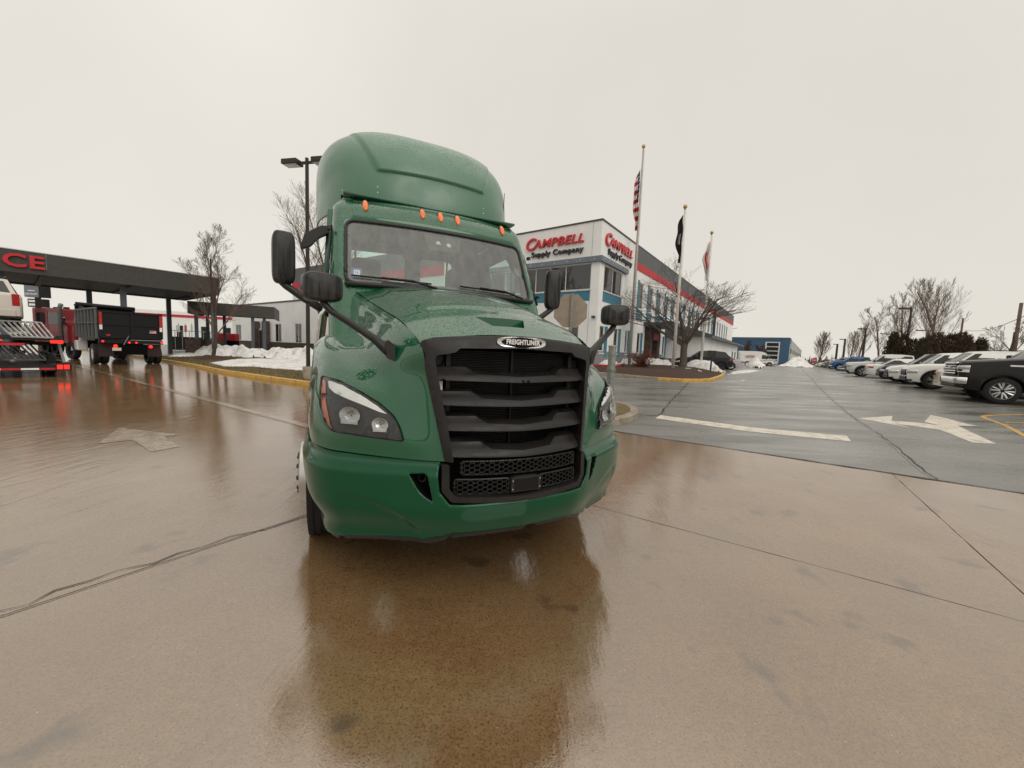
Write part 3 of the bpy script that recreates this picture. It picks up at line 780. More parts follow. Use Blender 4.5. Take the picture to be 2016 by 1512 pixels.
# lower grille ---------------------------------------------------------
def gl(x, z): return gy(x, .63) + .03
lf = [(-.478, .855), (-.478, .70), (-.425, .640), (0, .628), (.425, .640), (.478, .70), (.478, .855), (.440, .855), (.438, .715), (.405, .672), (0, .660), (-.405, .672), (-.438, .715), (-.440, .855)]
slab(MB(), rounded(lf, .012, 3), [], lambda x, z: (x, gy(x, .7) - .014 - .01 * sst(.9, .6, z), z), lambda x, z: (x, gy(x, .7) + .07, z), .025).build('lower_grille_frame', MAT['grille'], T, 40)
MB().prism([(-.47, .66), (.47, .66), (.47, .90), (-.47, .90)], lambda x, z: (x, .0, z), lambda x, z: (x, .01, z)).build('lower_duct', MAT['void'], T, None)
def honey(x0, x1, z0, z1, cell=.034):
    b = MB(); hx = cell; hz = cell * .80; w = .0042
    row = 0; z = z0
    seen = set()
    while z < z1 + hz:
        x = x0 + (hx / 2 if row % 2 else 0)
        while x < x1 + hx:
            P = [(x - hx * .5 + hx * .0, z), (x - hx * .25, z + hz * .5), (x + hx * .25, z + hz * .5), (x + hx * .5, z), (x + hx * .25, z - hz * .5), (x - hx * .25, z - hz * .5)]
            for i in range(6):
                a, c = P[i], P[(i + 1) % 6]
                key = (round((a[0] + c[0]) * 500), round((a[1] + c[1]) * 500))
                if key in seen: continue
                seen.add(key)
                mx_, mz_ = (a[0] + c[0]) / 2, (a[1] + c[1]) / 2
                if not (x0 <= mx_ <= x1 and z0 <= mz_ <= z1): continue
                L = hypot(c[0] - a[0], c[1] - a[1]); an = atan2(c[1] - a[1], c[0] - a[0])
                b.box((mx_, gl(mx_, mz_), mz_), (L + w * .6, .016, w), 0, 0, -an)
            x += hx * 1.0 if False else hx * 1.5 if False else hx
        z += hz * 1.0; row += 1
    b.bx(x0 - .006, x0, -.0, .0, z0, z1) if False else None
    # rim
    pts = rounded([(x0, z0), (x1, z0), (x1, z1), (x0, z1)], .012, 3); pts = resample(pts, .05)
    b.tube([(x, gl(x, z_), z_) for x, z_ in pts + pts[:1]], .005, 5)
    return b
# hexagonal lattice: pointed cells share their walls
def honey2(x0, x1, z0, z1, s=.0165):
    b = MB(); w = .0036; seen = set(); dx = s * 3 * 1.12; dz = s * sqrt(3) / 2; row = 0; z = z0
    while z <= z1 + dz:
        x = x0 + (dx / 2 if row % 2 else 0)
        while x <= x1 + dx:
            P = [(x + s * 1.12 * cos(radians(60 * k)), z + s * .93 * sin(radians(60 * k))) for k in range(6)]
            for i in range(6):
                a, c = P[i], P[(i + 1) % 6]; mx_, mz_ = (a[0] + c[0]) / 2, (a[1] + c[1]) / 2
                key = (round(mx_ * 300), round(mz_ * 300))
                if key in seen or not (x0 <= mx_ <= x1 and z0 <= mz_ <= z1): continue
                seen.add(key); L = hypot(c[0] - a[0], c[1] - a[1]); an = atan2(c[1] - a[1], c[0] - a[0])
                b.box((mx_, gl(mx_, mz_), mz_), (L + w * .5, .018, w), 0, 0, -an)
            x += dx
        z += dz * .93; row += 1
    pts = rounded([(x0, z0), (x1, z0), (x1, z1), (x0, z1)], .014, 3); pts = resample(pts, .05)
    b.tube([(x, gl(x, z_), z_) for x, z_ in pts + pts[:1]], .0055, 5)
    return b
o = honey2(-.365, .395, .787, .862).build('honeycomb_mesh', MAT['plastic'], T, None)
o = honey2(-.400, -.092, .672, .757).build('honeycomb_mesh', MAT['plastic'], T, None)
o = honey2(.115, .405, .677, .757).build('honeycomb_mesh', MAT['plastic'], T, None)
pl = MB().prism(rounded([(-.086, .676), (.108, .676), (.108, .762), (.085, .762), (.075, .768), (-.060, .768), (-.070, .762), (-.086, .762)], .004, 2), lambda x, z: (x, gl(0, 0) - .022, z), lambda x, z: (x, gl(0, 0) + .01, z)).build('plate_holder', MAT['plastic'], T, 40, .002)
MB().bx(-.066, .088, gl(0, 0) - .026, gl(0, 0) - .020, .684, .752).build('blank_plate', MAT['black'], pl, None)
for x in (-.078, .100):
    for z in (.695, .745): MB().lathe([(.0045, -.004), (.0045, 0)], (x, gl(0, 0) - .022, z), 8, 'Y').build('bolt', MAT['chrome'], pl, None)

# headlights --------------------------------------------------------------
HO = [(1.084, 1.291), (.986, 1.275), (.867, 1.219), (.781, 1.168), (.712, 1.104), (.683, 1.044), (.663, .968), (.756, .975), (.893, .985), (1.020, .993), (1.062, 1.045), (1.090, 1.13)]
def onhood(x, z, off):
    h = bvh.ray_cast(Vector((x, -1.5, z)), Vector((0, 1, 0)))
    if h[0] is None: 
        h = bvh.find_nearest(Vector((x, .4, z)))
    n = Vector((0, 0, 0))
    for dx_, dz_ in ((0, 0), (.03, 0), (-.03, 0), (0, .03), (0, -.03), (-.02, .02), (-.02, -.02)):
        g = bvh.ray_cast(Vector((x + dx_, -1.5, z + dz_)), Vector((0, 1, 0)))
        if g[0] is not None and abs(g[0].y - h[0].y) < .12: n += g[1] if g[1].y < 0 else -g[1]
    n = n.normalized() if n.length > 0 else Vector((0, -1, 0))
    return h[0] + n * off
for sg in (1, -1):
    f = lambda x, z, off, s=sg: (lambda q: (s * abs(q.x), q.y, q.z))(onhood(x, z, off))
    hol = rounded(HO, .012, 3)
    b = MB(); vs, fs = sheet(hol, [], lambda x, z: f(x, z, .003), .022); b.add(vs, fs)
    hl = b.build('headlight', MAT['lamp_black'], T, 180)
    rim = resample(hol, .03); MB().tube([f(x, z, .010) for x, z in rim + rim[:1]], .0025, 6).build('lens_rim', MAT['void'], hl, 180)
    # light guide sweeping along the upper edge
    strip_o = [(1.045, 1.268), (.975, 1.252), (.870, 1.200), (.795, 1.152), (.742, 1.108), (.780, 1.118), (.860, 1.150), (.950, 1.182), (1.010, 1.205), (1.040, 1.230)]
    b = MB(); vs, fs = sheet(rounded(strip_o, .006, 2), [], lambda x, z: f(x, z, .009), .02); b.add(vs, fs); b.build('light_guide', MAT['drl'], hl, 180)
    am = [(1.075, 1.272), (1.060, 1.266), (1.057, 1.15), (1.034, 1.03), (1.020, 1.006), (1.024, 1.006), (1.056, 1.05), (1.080, 1.135)]
    b = MB(); vs, fs = sheet(am, [], lambda x, z: f(x, z, .008), .018); b.add(vs, fs); b.build('turn_signal', MAT['amber_side'], hl, 180)
    for (cx, cz, rx_, rz_) in ((.930, 1.090, .052, .047), (.778, 1.050, .042, .038)):
        # faceted chrome bowl behind a round projector lens
        b = MB(); rows = []
        for i in range(7):
            rr = i / 6; rows.append([f(cx + rx_ * rr * cos(2 * pi * k / 28), cz + rz_ * rr * sin(2 * pi * k / 28), .006 - .004 * (1 - rr * rr) + .010 * rr) for k in range(29)])
        b.grid(rows); b.build('reflector', MAT['bowl'], hl, 30)
        q = Vector(f(cx, cz, .012)); b = MB()
        b.lathe([(.001, -.010), (.016, -.008), (.024, -.003), (.026, .004)], q, 20, 'Y'); b.build('projector', MAT['clear'], hl, 180)
        b = MB()
        for t in range(4): b.tube([f(cx - rx_ * .8, cz - rz_ * (.95 - .12 * t), .020), f(cx + rx_ * .8, cz - rz_ * (.95 - .12 * t), .020)], .0022, 4)
        b.build('bezel', MAT['drl'], hl, None)
    b = MB(); vs, fs = sheet(hol, [], lambda x, z: f(x, z, .030 - .018 * (1 - sst(0, .05, min(hypot(x - q[0], z - q[1]) for q in rim)))), .022); b.add(vs, fs)
    lc = b.build('lens_cover', MAT['clear'], hl, 180); solid(lc, .003)

# hood mirrors and their arms -----------------------------------------------
def padbox(w, h, d, r, c, rz=0, rx=0, taper=0.0):
    """rounded mirror shell"""
    b = MB(); n = 28; rows = []
    for i, (k, sc) in enumerate([(-.5, .0), (-.5, .80), (-.44, .93), (-.30, 1.0), (.25, 1.0), (.42, .95), (.5, .84), (.5, 0)]):
        rows.append([(oval(w / 2, h / 2, n, r)[j % n][0] * sc, k * d, oval(w / 2, h / 2, n, r)[j % n][1] * sc * (1 - taper * k)) for j in range(n + 1)])
    b.grid(rows)
    M = Matrix.Translation(c) @ Matrix.Rotation(rz, 4, 'Z') @ Matrix.Rotation(rx, 4, 'X')
    b.v = [tuple(M @ Vector(q)) for q in b.v]; return b
for sg in (-1, 1):
    hm = padbox(.215, .165, .14, 4.2, (sg * 1.085, .375, 1.822), -sg * radians(16)).build('hood_mirror', MAT['plastic_wet'], T, 180)
    arm = MB().tube([(sg * .700, .205, 1.44), (sg * .735, .215, 1.475), (sg * .80, .25, 1.535), (sg * .92, .31, 1.615), (sg * 1.03, .36, 1.685), (sg * 1.075, .375, 1.73), (sg * 1.085, .378, 1.77)], [.038, .042, .034, .028, .027, .026, .024], 10, True, (1, .75)).build('mirror_arm', MAT['plastic'], hm, 180)
    MB().prism(rounded([(.690, 1.405), (.735, 1.425), (.752, 1.50), (.735, 1.535), (.693, 1.50)], .01, 3), lambda x, z, s=sg: (s * x, .16 + .1 * (x - .7), z), lambda x, z, s=sg: (s * x, .30, z)).build('arm_foot', MAT['plastic'], hm, 40, .006)
    mm = padbox(.185, .47, .14, 5.0, (sg * 1.438, 2.01, 2.263), -sg * radians(12)).build('door_mirror', MAT['plastic_wet'], T, 180)
    MB().tube([(sg * 1.47, 2.02, 2.06), (sg * 1.42, 2.01, 2.015), (sg * 1.27, 1.99, 1.91), (sg * 1.05, 1.97, 1.78)], [.030, .034, .036, .04], 8).build('lower_arm', MAT['plastic'], mm, 180)
MB().prism(rounded([(-1.31, 2.38), (-1.27, 2.52), (-1.13, 2.62), (-1.05, 2.63), (-1.05, 2.57), (-1.16, 2.50), (-1.22, 2.42)], .02, 4), lambda x, z: (x, 2.06, z), lambda x, z: (x, 2.14, z)).build('look_down_mirror', MAT['plastic'], T, 40, .012)
# cab -----------------------------------------------------------------------
YB = 3.62
def yf(x, z): return 1.50 + .556 * (z - 2.046) + .13 * x * x
def ring(p, z):
    """p: distance round the cab's plan from the centre of the windscreen"""
    s = 1 if p >= 0 else -1; a = abs(p)
    sh = 1 - .035 * max(0, z - 2.0) - .10 * sst(2.80, 3.0, z) ** 2
    yo = .06 * sst(2.82, 3.0, z) ** 2
    base = yf(.93, z)
    if a <= .93: return (s * a * sh, yf(a, z) + yo * (1 + 2 * sst(.85, 1, z / 3.0)), z)
    if a <= 1.09:
        t = (a - .93) / .16 * pi / 2
        return (s * (.93 + .12 * sin(t)) * sh, base + .03 * sin(t) + .12 * (1 - cos(t)) + yo, z)
    y = base + .15 + (a - 1.09)
    return (s * 1.05 * sh, min(YB, y) + yo * 0, z)
WS = rounded([(-.925, 2.045), (.925, 2.045), (.935, 2.68), (-.935, 2.68)], .085, 6)
SW = lambda s: rounded([(s * 1.18, 2.10), (s * 2.15, 2.10), (s * 2.15, 2.68), (s * 1.50, 2.68)] if s > 0 else [(-1.18, 2.10), (-1.50, 2.68), (-2.15, 2.68), (-2.15, 2.10)], .05, 4)
PM = 1.09 + YB - 2.0
ol = [(-PM, 1.15), (PM, 1.15), (PM, 2.93), (0, 2.93), (-PM, 2.93)]
vs, fs = sheet(ol, [WS, SW(1), SW(-1)], ring, .05)
b = MB(); b.add(vs, fs)
# roof crown
rows = []
for i in range(8):
    e = i / 7 * pi / 2
    rows.append([(ring(p, 2.93)[0] * (1 - .10 * (1 - cos(e))), ring(p, 2.93)[1] + .16 * (1 - cos(e)) * (1 if abs(p) < 1.2 else 0), 2.93 + .055 * sin(e)) for p in [-PM + 2 * PM * k / 90 for k in range(91)]])
b.grid(rows)
b.add([(-.93, 2.1, 2.984), (.93, 2.1, 2.984), (.93, YB, 2.984), (-.93, YB, 2.984)], [(0, 1, 2, 3)])
# rear wall with its two windows
RW = [rounded([(-.86, 2.28), (-.09, 2.28), (-.09, 2.79), (-.86, 2.77)], .07, 4), rounded([(.13, 2.40), (.60, 2.40), (.60, 2.77), (.13, 2.77)], .06, 4)]
vs, fs = sheet([(-1.04, 1.15), (1.04, 1.15), (1.02, 2.95), (-1.02, 2.95)], RW, lambda x, z: (x, YB, z), .12); b.add(vs, fs)
cab = b.build('cab', MAT['green'], T, 180); cab.data.set_sharp_from_angle(angle=radians(50)); solid(cab, .02, 0)
for w in RW:
    vs, fs = sheet(w, [], lambda x, z: (x, YB + .0, z), .1); bb = MB(); bb.add(vs, fs); o = bb.build('rear_window', MAT['rear_glass'], cab, None)
for s in (1, -1):
    vs, fs = sheet(SW(s), [], ring, .1); bb = MB(); bb.add(vs, fs); bb.build('side_window', MAT['rear_glass'], cab, None)
# windscreen with black frit band and rubber surround
vs, fs = sheet(WS, [], lambda x, z: ring(x, z), .04); bb = MB(); bb.add(vs, fs); ws = bb.build('windscreen', MAT['windscreen'], cab, 180)
def fwd(x, z, o):
    q = ring(x, z); return (q[0], q[1] - o, q[2])
wr = resample(WS, .05); MB().tube([fwd(x, z, .008) for x, z in wr + wr[:1]], .015, 8).build('windscreen_seal', MAT['plastic'], cab, 180)
inner = rounded([(-.875, 2.085), (.875, 2.085), (.885, 2.64), (-.885, 2.64)], .07, 6)
vs, fs = sheet(WS, [inner], lambda x, z: fwd(x, z, -.009), .04); bb = MB(); bb.add(vs, fs); bb.build('frit_band', MAT['ceramic'], ws, 180)
sb_o = rounded([(-.20, 2.655), (.20, 2.655), (.165, 2.49), (.13, 2.47), (-.13, 2.47), (-.165, 2.49)], .03, 4)
vs, fs = sheet(sb_o, [], lambda x, z: fwd(x, z, -.012), .04); bb = MB(); bb.add(vs, fs); sb = bb.build('camera_housing', MAT['ceramic'], ws, 180)
MB().prism(oval(.022, .022, 16), lambda x, z: fwd(.055 + x, 2.545 + z, -.008), lambda x, z: fwd(.055 + x, 2.545 + z, -.0105)).build('rain_sensor', MAT['alu'], sb, None)
MB().prism([(-.025, -.015), (.025, -.015), (.015, .018), (-.015, .018)], lambda x, z: fwd(-.055 + x, 2.555 + z, -.008), lambda x, z: fwd(-.055 + x, 2.555 + z, -.0105)).build('camera_lens', MAT['alu'], sb, None)
MAT['sticker_w'] = simple('sticker_white', (.8, .8, .8), .5); MAT['sticker_b'] = simple('sticker_blue', (.16, .13, .42), .5)
stk = MB().prism(rounded([(-.045, -.045), (.045, -.045), (.045, .045), (-.045, .045)], .012, 3), lambda x, z: fwd(-.835 + x, 2.145 + z, -.0075), lambda x, z: fwd(-.835 + x, 2.145 + z, -.0085)).build('inspection_sticker', MAT['sticker_b'], ws, None)
MB().prism([(-.026, -.026), (.026, -.026), (.026, .026), (-.026, .026)], lambda x, z: fwd(-.832 + x, 2.147 + z, -.0060), lambda x, z: fwd(-.832 + x, 2.147 + z, -.0072)).build('sticker_face', MAT['sticker_w'], stk, None)
q = fwd(-.832, 2.147, -.004); text_mesh('sticker_mark', '16', .035, MAT['black'], stk, q, (radians(61), 0, 0), .0006)
# wipers
for (x0, x1, px_) in ((-.88, -.18, -.30), (.10, .72, .68)):
    bl = MB().tube([fwd(x0 + (x1 - x0) * k / 8, 2.098 + (.02 if x0 < 0 else .01) * (1 - k / 8) - .006, .024) for k in range(9)], .0085, 6).build('wiper', MAT['black'], cab, 180)
    xm = (x0 + x1) / 2
    MB().tube([fwd(xm - .1, 2.105, .040), fwd(xm + .05, 2.10, .045), fwd(xm + .18, 2.10, .05), fwd(px_ + (.16 if x0 < 0 else .12), 2.045, .055)], [.010, .013, .010, .012], 6).build('wiper_arm', MAT['black'], bl, 180)
MB().tube([(-.93 + 1.86 * k / 12, yf(-.93 + 1.86 * k / 12, 2.03) - .035, 2.030) for k in range(13)], .022, 6).build('cowl', MAT['plastic'], cab, 180)
# marker lights on the visor
for x in (-.735, -.187, 0, .187, .735):
    z = 2.862; q = Vector(ring(x, z)); d = 2 * .13 * x
    b = MB(); rows = []
    for i in range(7):
        e = i / 6; rows.append([(x + .029 * cos(2 * pi * k / 14) * (1 - e ** 3), q.y - .035 * sin(e * pi / 2) + .5 * .064 * sin(2 * pi * k / 14) * (1 - e ** 3) * 1.1 + d * .02 * cos(2 * pi * k / 14) * (1 - e ** 3), z + .064 * sin(2 * pi * k / 14) * (1 - e ** 3)) for k in range(15)])
    b.grid(rows); mk = b.build('marker_light', MAT['amber'], T, 180)
    b = MB(); b.prism([(0.034 * cos(2 * pi * k / 14), .070 * sin(2 * pi * k / 14)) for k in range(14)], lambda a, c: (x + a, q.y + .5 * c + d * a - .006, z + c), lambda a, c: (x + a, q.y + .5 * c + d * a + .006, z + c)); b.build('marker_base', MAT['plastic'], mk, None)
# A-pillar air deflectors standing proud at both door edges
for sg in (-1, 1):
    b = MB().prism(rounded([(1.93, 1.98), (2.12, 2.03), (2.34, 2.80), (2.24, 2.86)], .03, 4), lambda y, z, s=sg: (s * (1.115 - .05 * (z - 2)), y, z), lambda y, z, s=sg: (s * (1.07 - .05 * (z - 2)), y - .03, z))
    b.build('pillar_deflector', MAT['green'], T, 40, .01)
    MB().tube([(sg * 1.075, 1.72, 2.02), (sg * 1.06, 1.90, 2.33), (sg * 1.045, 2.08, 2.64)], .013, 6).build('grab_rail', MAT['plastic'], T, 180)
    for z in (2.1, 2.58): MB().box((sg * 1.06, yf(1.0, z) + .03, z), (.03, .05, .03)).build('rail_bracket', MAT['plastic'], T, None)
    # steps, tank fairing and skirt behind the wheel
    MB().prism(rounded([(1.78, .35), (4.9, .35), (4.9, 1.12), (1.92, 1.15)], .04, 3), lambda y, z, s=sg: (s * 1.14, y, z), lambda y, z, s=sg: (s * 1.02, y, z)).build('side_skirt', MAT['green'], T, 40, .01)
    for z in (.5, .85): MB().bx(sg * 1.143, sg * 1.10, 2.0, 2.6, z, z + .03).build('step', MAT['alu'], T, None)
    MB().bx(sg * 1.055, sg * 1.046, 2.0, YB - .3, 1.16, 2.0).build('door', MAT['green'], T, None, .01)
# interior
b = MB(); b.bx(-1.0, 1.0, 1.75, 2.1, 1.75, 2.03); dash = b.build('dashboard', MAT['cab_in'], T, None, .05)
b = MB(); b.lathe([(.21, -.012), (.225, 0), (.21, .012), (.195, 0)], (0, 0, 0), 28, 'Z', True); b.tube([(-.2, 0, 0), (.2, 0, 0)], .014, 6); b.tube([(0, 0, 0), (0, .02, -.3)], .03, 8)
sw = b.build('steering_wheel', MAT['seat'], T, 180); sw.location = (.52, 2.22, 2.08); sw.rotation_euler = (radians(28), 0, 0)
for x in (-.66, .52):
    b = MB(); b.prism(rounded([(-.24, 1.3), (.24, 1.3), (.22, 2.28), (-.22, 2.28)], .06, 4), lambda a, c: (x + a, 2.75 + .15 * (c - 1.3), c), lambda a, c: (x + a, 2.93 + .15 * (c - 1.3), c))
    se = b.build('seat', MAT['seat'], T, 40, .03)
    MB().prism(rounded([(-.18, 2.26), (.18, 2.26), (.17, 2.54), (-.17, 2.54)], .08, 5), lambda a, c: (x + a, 2.86 + .1 * (c - 2.1), c), lambda a, c: (x + a, 2.98 + .1 * (c - 2.1), c)).build('headrest', MAT['seat'], se, 40, .03)
    MB().bx(x - .25, x + .25, 2.3, 2.85, 1.40, 1.55).build('seat_cushion', MAT['seat'], se, None, .04)
MB().bx(-1.0, 1.0, 1.9, YB - .03, 1.14, 1.16).build('cab_floor', MAT['cab_in'], T, None); MB().bx(-.86, .86, 2.25, YB - .03, 2.89, 2.91).build('roof_lining', MAT['cab_in'], T, None)
vs, fs = sheet([(-1.0, 1.2), (1.0, 1.2), (.98, 2.9), (-.98, 2.9)], RW, lambda x, z: (x, YB - .025, z), .15); bb = MB(); bb.add(vs, fs); bb.build('rear_trim', MAT['cab_in'], T, None)
for x in (-.75, .5): MB().tube([(x, 3.5, 2.86), (x, 3.55, 1.9)], .014, 6).build('seat_belt', MAT['seat'], T, None)
# roof fairing
def fair(th, z):
    """th 0..1 from one side, round the front, to the other"""
    q = max(0.0, (z - 3.32) / .80); w = 1.205 * max(0.0, 1 - q ** 3.2) ** (1 / 2.6)
    y0 = smooth1(z, [2.90, 3.1, 3.3, 3.52, 3.73, 3.88, 4.00, 4.08, 4.12], [2.16, 2.17, 2.21, 2.29, 2.43, 2.60, 2.83, 3.15, 3.60])
    y1 = 3.35; y1 = max(y1, y0 + .05)
    if th < .2: return (-w, 4.05 + (y1 - 4.05) * th / .2, z)
    if th > .8: return (w, y1 + (4.05 - y1) * (th - .8) / .2, z)
    a = (th - .2) / .6 * pi - pi / 2     # -90..90
    x = sin(a); sx = (1 if x >= 0 else -1) * abs(x) ** (2 / 3.0); cy = abs(cos(a)) ** (2 / 2.0)
    X = w * sx; Y = y1 - (y1 - y0) * cy
    # pressed panel line
    e = sst(-.022, .022, .60 + (z - 3.36) * .42 - abs(X)) * sst(3.335, 3.365, z + .02 * abs(X))
    e2 = sst(.02, -.02, abs(z - 3.45 - .0 * X) - .0) * sst(1.0, 1.1, abs(X)) * .5
    return (X, Y + .030 - .034 * e, z)
zz = [2.90 + .012 * k for k in range(0, 83)] + [3.89 + .0125 * k for k in range(0, 16)] + [4.10, 4.115]
zz = sorted(set(round(z, 4) for z in zz)); 
def zbot(X, Y): return (2.965 - .05 * sst(.75, 1.15, abs(X))) * (1 - sst(3.2, 3.5, Y)) + 2.78 * sst(3.2, 3.5, Y)
fr_ = [(z - 2.9) / 1.215 for z in zz]; rows = []
for e in fr_:
    r = []
    for k in range(301):
        q = fair(k / 300, 3.0); zb = zbot(q[0], q[1]); r.append(fair(k / 300, zb + (4.115 - zb) * e))
    rows.append(r)
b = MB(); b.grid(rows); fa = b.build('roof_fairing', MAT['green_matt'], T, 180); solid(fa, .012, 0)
b = MB()
for (x, z) in ((-.93, 3.08), (-.93, 3.14), (-.60, 3.10), (-.60, 3.16), (.93, 3.08), (.93, 3.14), (.60, 3.10), (.60, 3.16)):
    th = min((abs(fair(k / 400, z)[0] - x), k / 400) for k in range(81, 320))[1]; q = fair(th, z)
    MB().lathe([(.001, -.010), (.008, -.006), (.010, .004)], q, 8, 'Y').build('rivet', MAT['chrome'], fa, 180)
b = MB(); b.bx(-.95, .95, 2.30, 2.33, 2.95, 3.02); b.build('fairing_bracket', MAT['void'], fa, None)
for k in range(5): MB().bx(-.62 + .31 * k, -.40 + .31 * k, 2.245, 2.26, 2.982, 2.996).build('bracket_rail', MAT['alu'], fa, None)
MB().tube([(.99, 2.62, 2.9), (1.0, 2.63, 3.0), (1.02, 2.66, 3.55)], [.010, .006, .004], 6).build('antenna', MAT['black'], T, 180)

# running gear
def lug(par, x, cy_, cz_, sg, single):
    me = None; b = MB()
    for k in range(10):
        a = 2 * pi * k / 10; y, z = .14 * cos(a), .14 * sin(a)
        if not single: b.tube([(x, cy_ + y, cz_ + z), (x + sg * .06, cy_ + y, cz_ + z)], [.020, .013], 6); continue
        if me is None: me = MB().lathe([(.024, 0), (.024, sg * .012), (.019, sg * .016), (.019, sg * .055), (.012, sg * .062)], (0, 0, 0), 8, 'X').mesh('lug_nut_cover', MAT['black'], 30)
        o = bpy.data.objects.new('lug_nut_cover', me); COL.objects.link(o); o.parent = par; o.location = (x, cy_ + y, cz_ + z)
    if not single: tag(b.build('lug_nuts', MAT['black'], par, None), kind='stuff')
def big_wheel(sg, y, w=.27, r=.475, dual=False, parent=None, x=1.13):
    b = MB(); x1 = sg * x; x0 = x1 - sg * w
    pr = [(r * .56, x0), (r * .62, x0 + sg * .0), (r * .93, x0 + sg * .01), (r, x0 + sg * .04), (r, x1 - sg * .04), (r * .93, x1 - sg * .01), (r * .62, x1), (r * .56, x1 - sg * .01)]
    b.lathe(pr, (0, y, r), 40, 'X', True)
    for g_ in range(5):
        xx = x0 + (x1 - x0) * (g_ + .9) / 5.6
        b.lathe([(r + .006, xx - .018), (r + .008, xx + .018)], (0, y, r), 40, 'X')
    wh = b.build('wheel', MAT['rubber'], parent, 30)
    b = MB(); dish = .07 if dual else -.045
    b.lathe([(r * .57, x1 - sg * .02), (r * .54, x1 - sg * .03), (r * .50, x1 - sg * dish), (r * .26, x1 - sg * (dish - .02)), (r * .22, x1 + sg * .05), (r * .16, x1 + sg * .07), (.001, x1 + sg * .07)], (0, y, r), 32, 'X')
    b.build('rim', MAT['alu'], wh, 30)
    lug(wh, x1 + sg * (.010 if not dual else -.06), y, r, sg, not dual)
    return wh
for sg in (-1, 1):
    big_wheel(sg, 1.20, parent=T, x=1.205)
    for y in (5.2, 6.35): big_wheel(sg, y, .55, dual=True, parent=T, x=1.16)
    MB().bx(sg * .5, sg * 1.15, 1.70, 1.72, .25, .9).build('mud_flap', MAT['plastic'], T, None)
    MB().lathe([(.33, 2.7), (.33, 4.3)], (sg * .75, 0, .62), 24, 'Y').build('fuel_tank', MAT['alu'], T, 40)
b = MB()
for sg in (-1, 1): b.bx(sg * .38, sg * .46, .3, 7.2, .62, .86)
b.bx(-.46, .46, 7.1, 7.2, .62, .86); b.bx(-.9, .9, 1.12, 1.22, .42, .55); b.bx(-.6, .6, 5.2, 6.4, .9, 1.0)
b.build('chassis', MAT['steel_dark'], T, None)
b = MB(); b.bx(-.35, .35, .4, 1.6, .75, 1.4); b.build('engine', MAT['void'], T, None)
# dark inner wings so that nothing shows through the arches
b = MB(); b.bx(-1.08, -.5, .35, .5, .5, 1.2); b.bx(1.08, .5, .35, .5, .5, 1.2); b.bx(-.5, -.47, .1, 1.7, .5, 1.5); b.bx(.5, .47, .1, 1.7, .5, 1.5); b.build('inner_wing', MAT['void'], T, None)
for sg in (-1, 1):
    # fender side below the shoulder, cut round the wheel
    ol = [(.68, .90), (.70, 1.0), (.72, 1.15), (.86, 1.37), (1.05, 1.47), (1.26, 1.50), (1.6, 1.44), (1.75, 1.38), (1.76, .55), (1.70, .55)] + [(1.17 + .56 * cos(radians(a)), .475 + .56 * sin(radians(a)) * 1.02) for a in range(15, 166, 10)]
    ol = [(.66, .90)] + ol[1:-1]
    vs, fs = sheet(ol, [], lambda y, z, s=sg: (s * (1.170 - .02 * sst(.9, 1.5, z)), y, z), .08); b = MB(); b.add(vs, fs); o = b.build('fender_side', MAT['green'], T, 180); solid(o, .01, 0)
MB().tube([(-1.13, 1.9, 1.15), (-1.15, 1.85, 1.5), (-1.12, 1.75, 1.75), (-1.06, 1.72, 1.85)], .022, 8).build('grab_handle', MAT['chrome'], T, 180)
# ------------------------------------------------------------------ parked vehicles
MAT['car_glass'] = pane_mat('car_glass', (.10, .12, .12), .22, (.06, .065, .065), 1.5)
MAT['tail_red'] = simple('tail_lamp_red', (.35, .012, .014), .15, coat=1.0, emit=(.5, .01, .01), estr=.05)
MAT['brake_lit'] = simple('lit_red_lamp', (.6, .02, .02), .2, emit=(1, .02, .012), estr=1.9)
MAT['head_clear'] = simple('headlamp_lens', (.55, .56, .56), .1, .4, coat=1.0)
MAT['trim'] = simple('dark_trim', (.016, .016, .017), .45); MAT['rim_silver'] = simple('rim_silver', (.50, .50, .49), .25, .8)
MAT['rim_black'] = simple('rim_black', (.02, .02, .02), .25, .3); MAT['plate'] = simple('number_plate', (.62, .58, .44), .5)
MAT['badge_red'] = simple('badge_red', (.5, .02, .02), .3)
PAINT = {}
def cp_(name, c, dirt=.04, metal=0.0):
    if name not in PAINT: PAINT[name] = paint(name + '_car_paint', c, dirt, metal=metal)
    return PAINT[name]
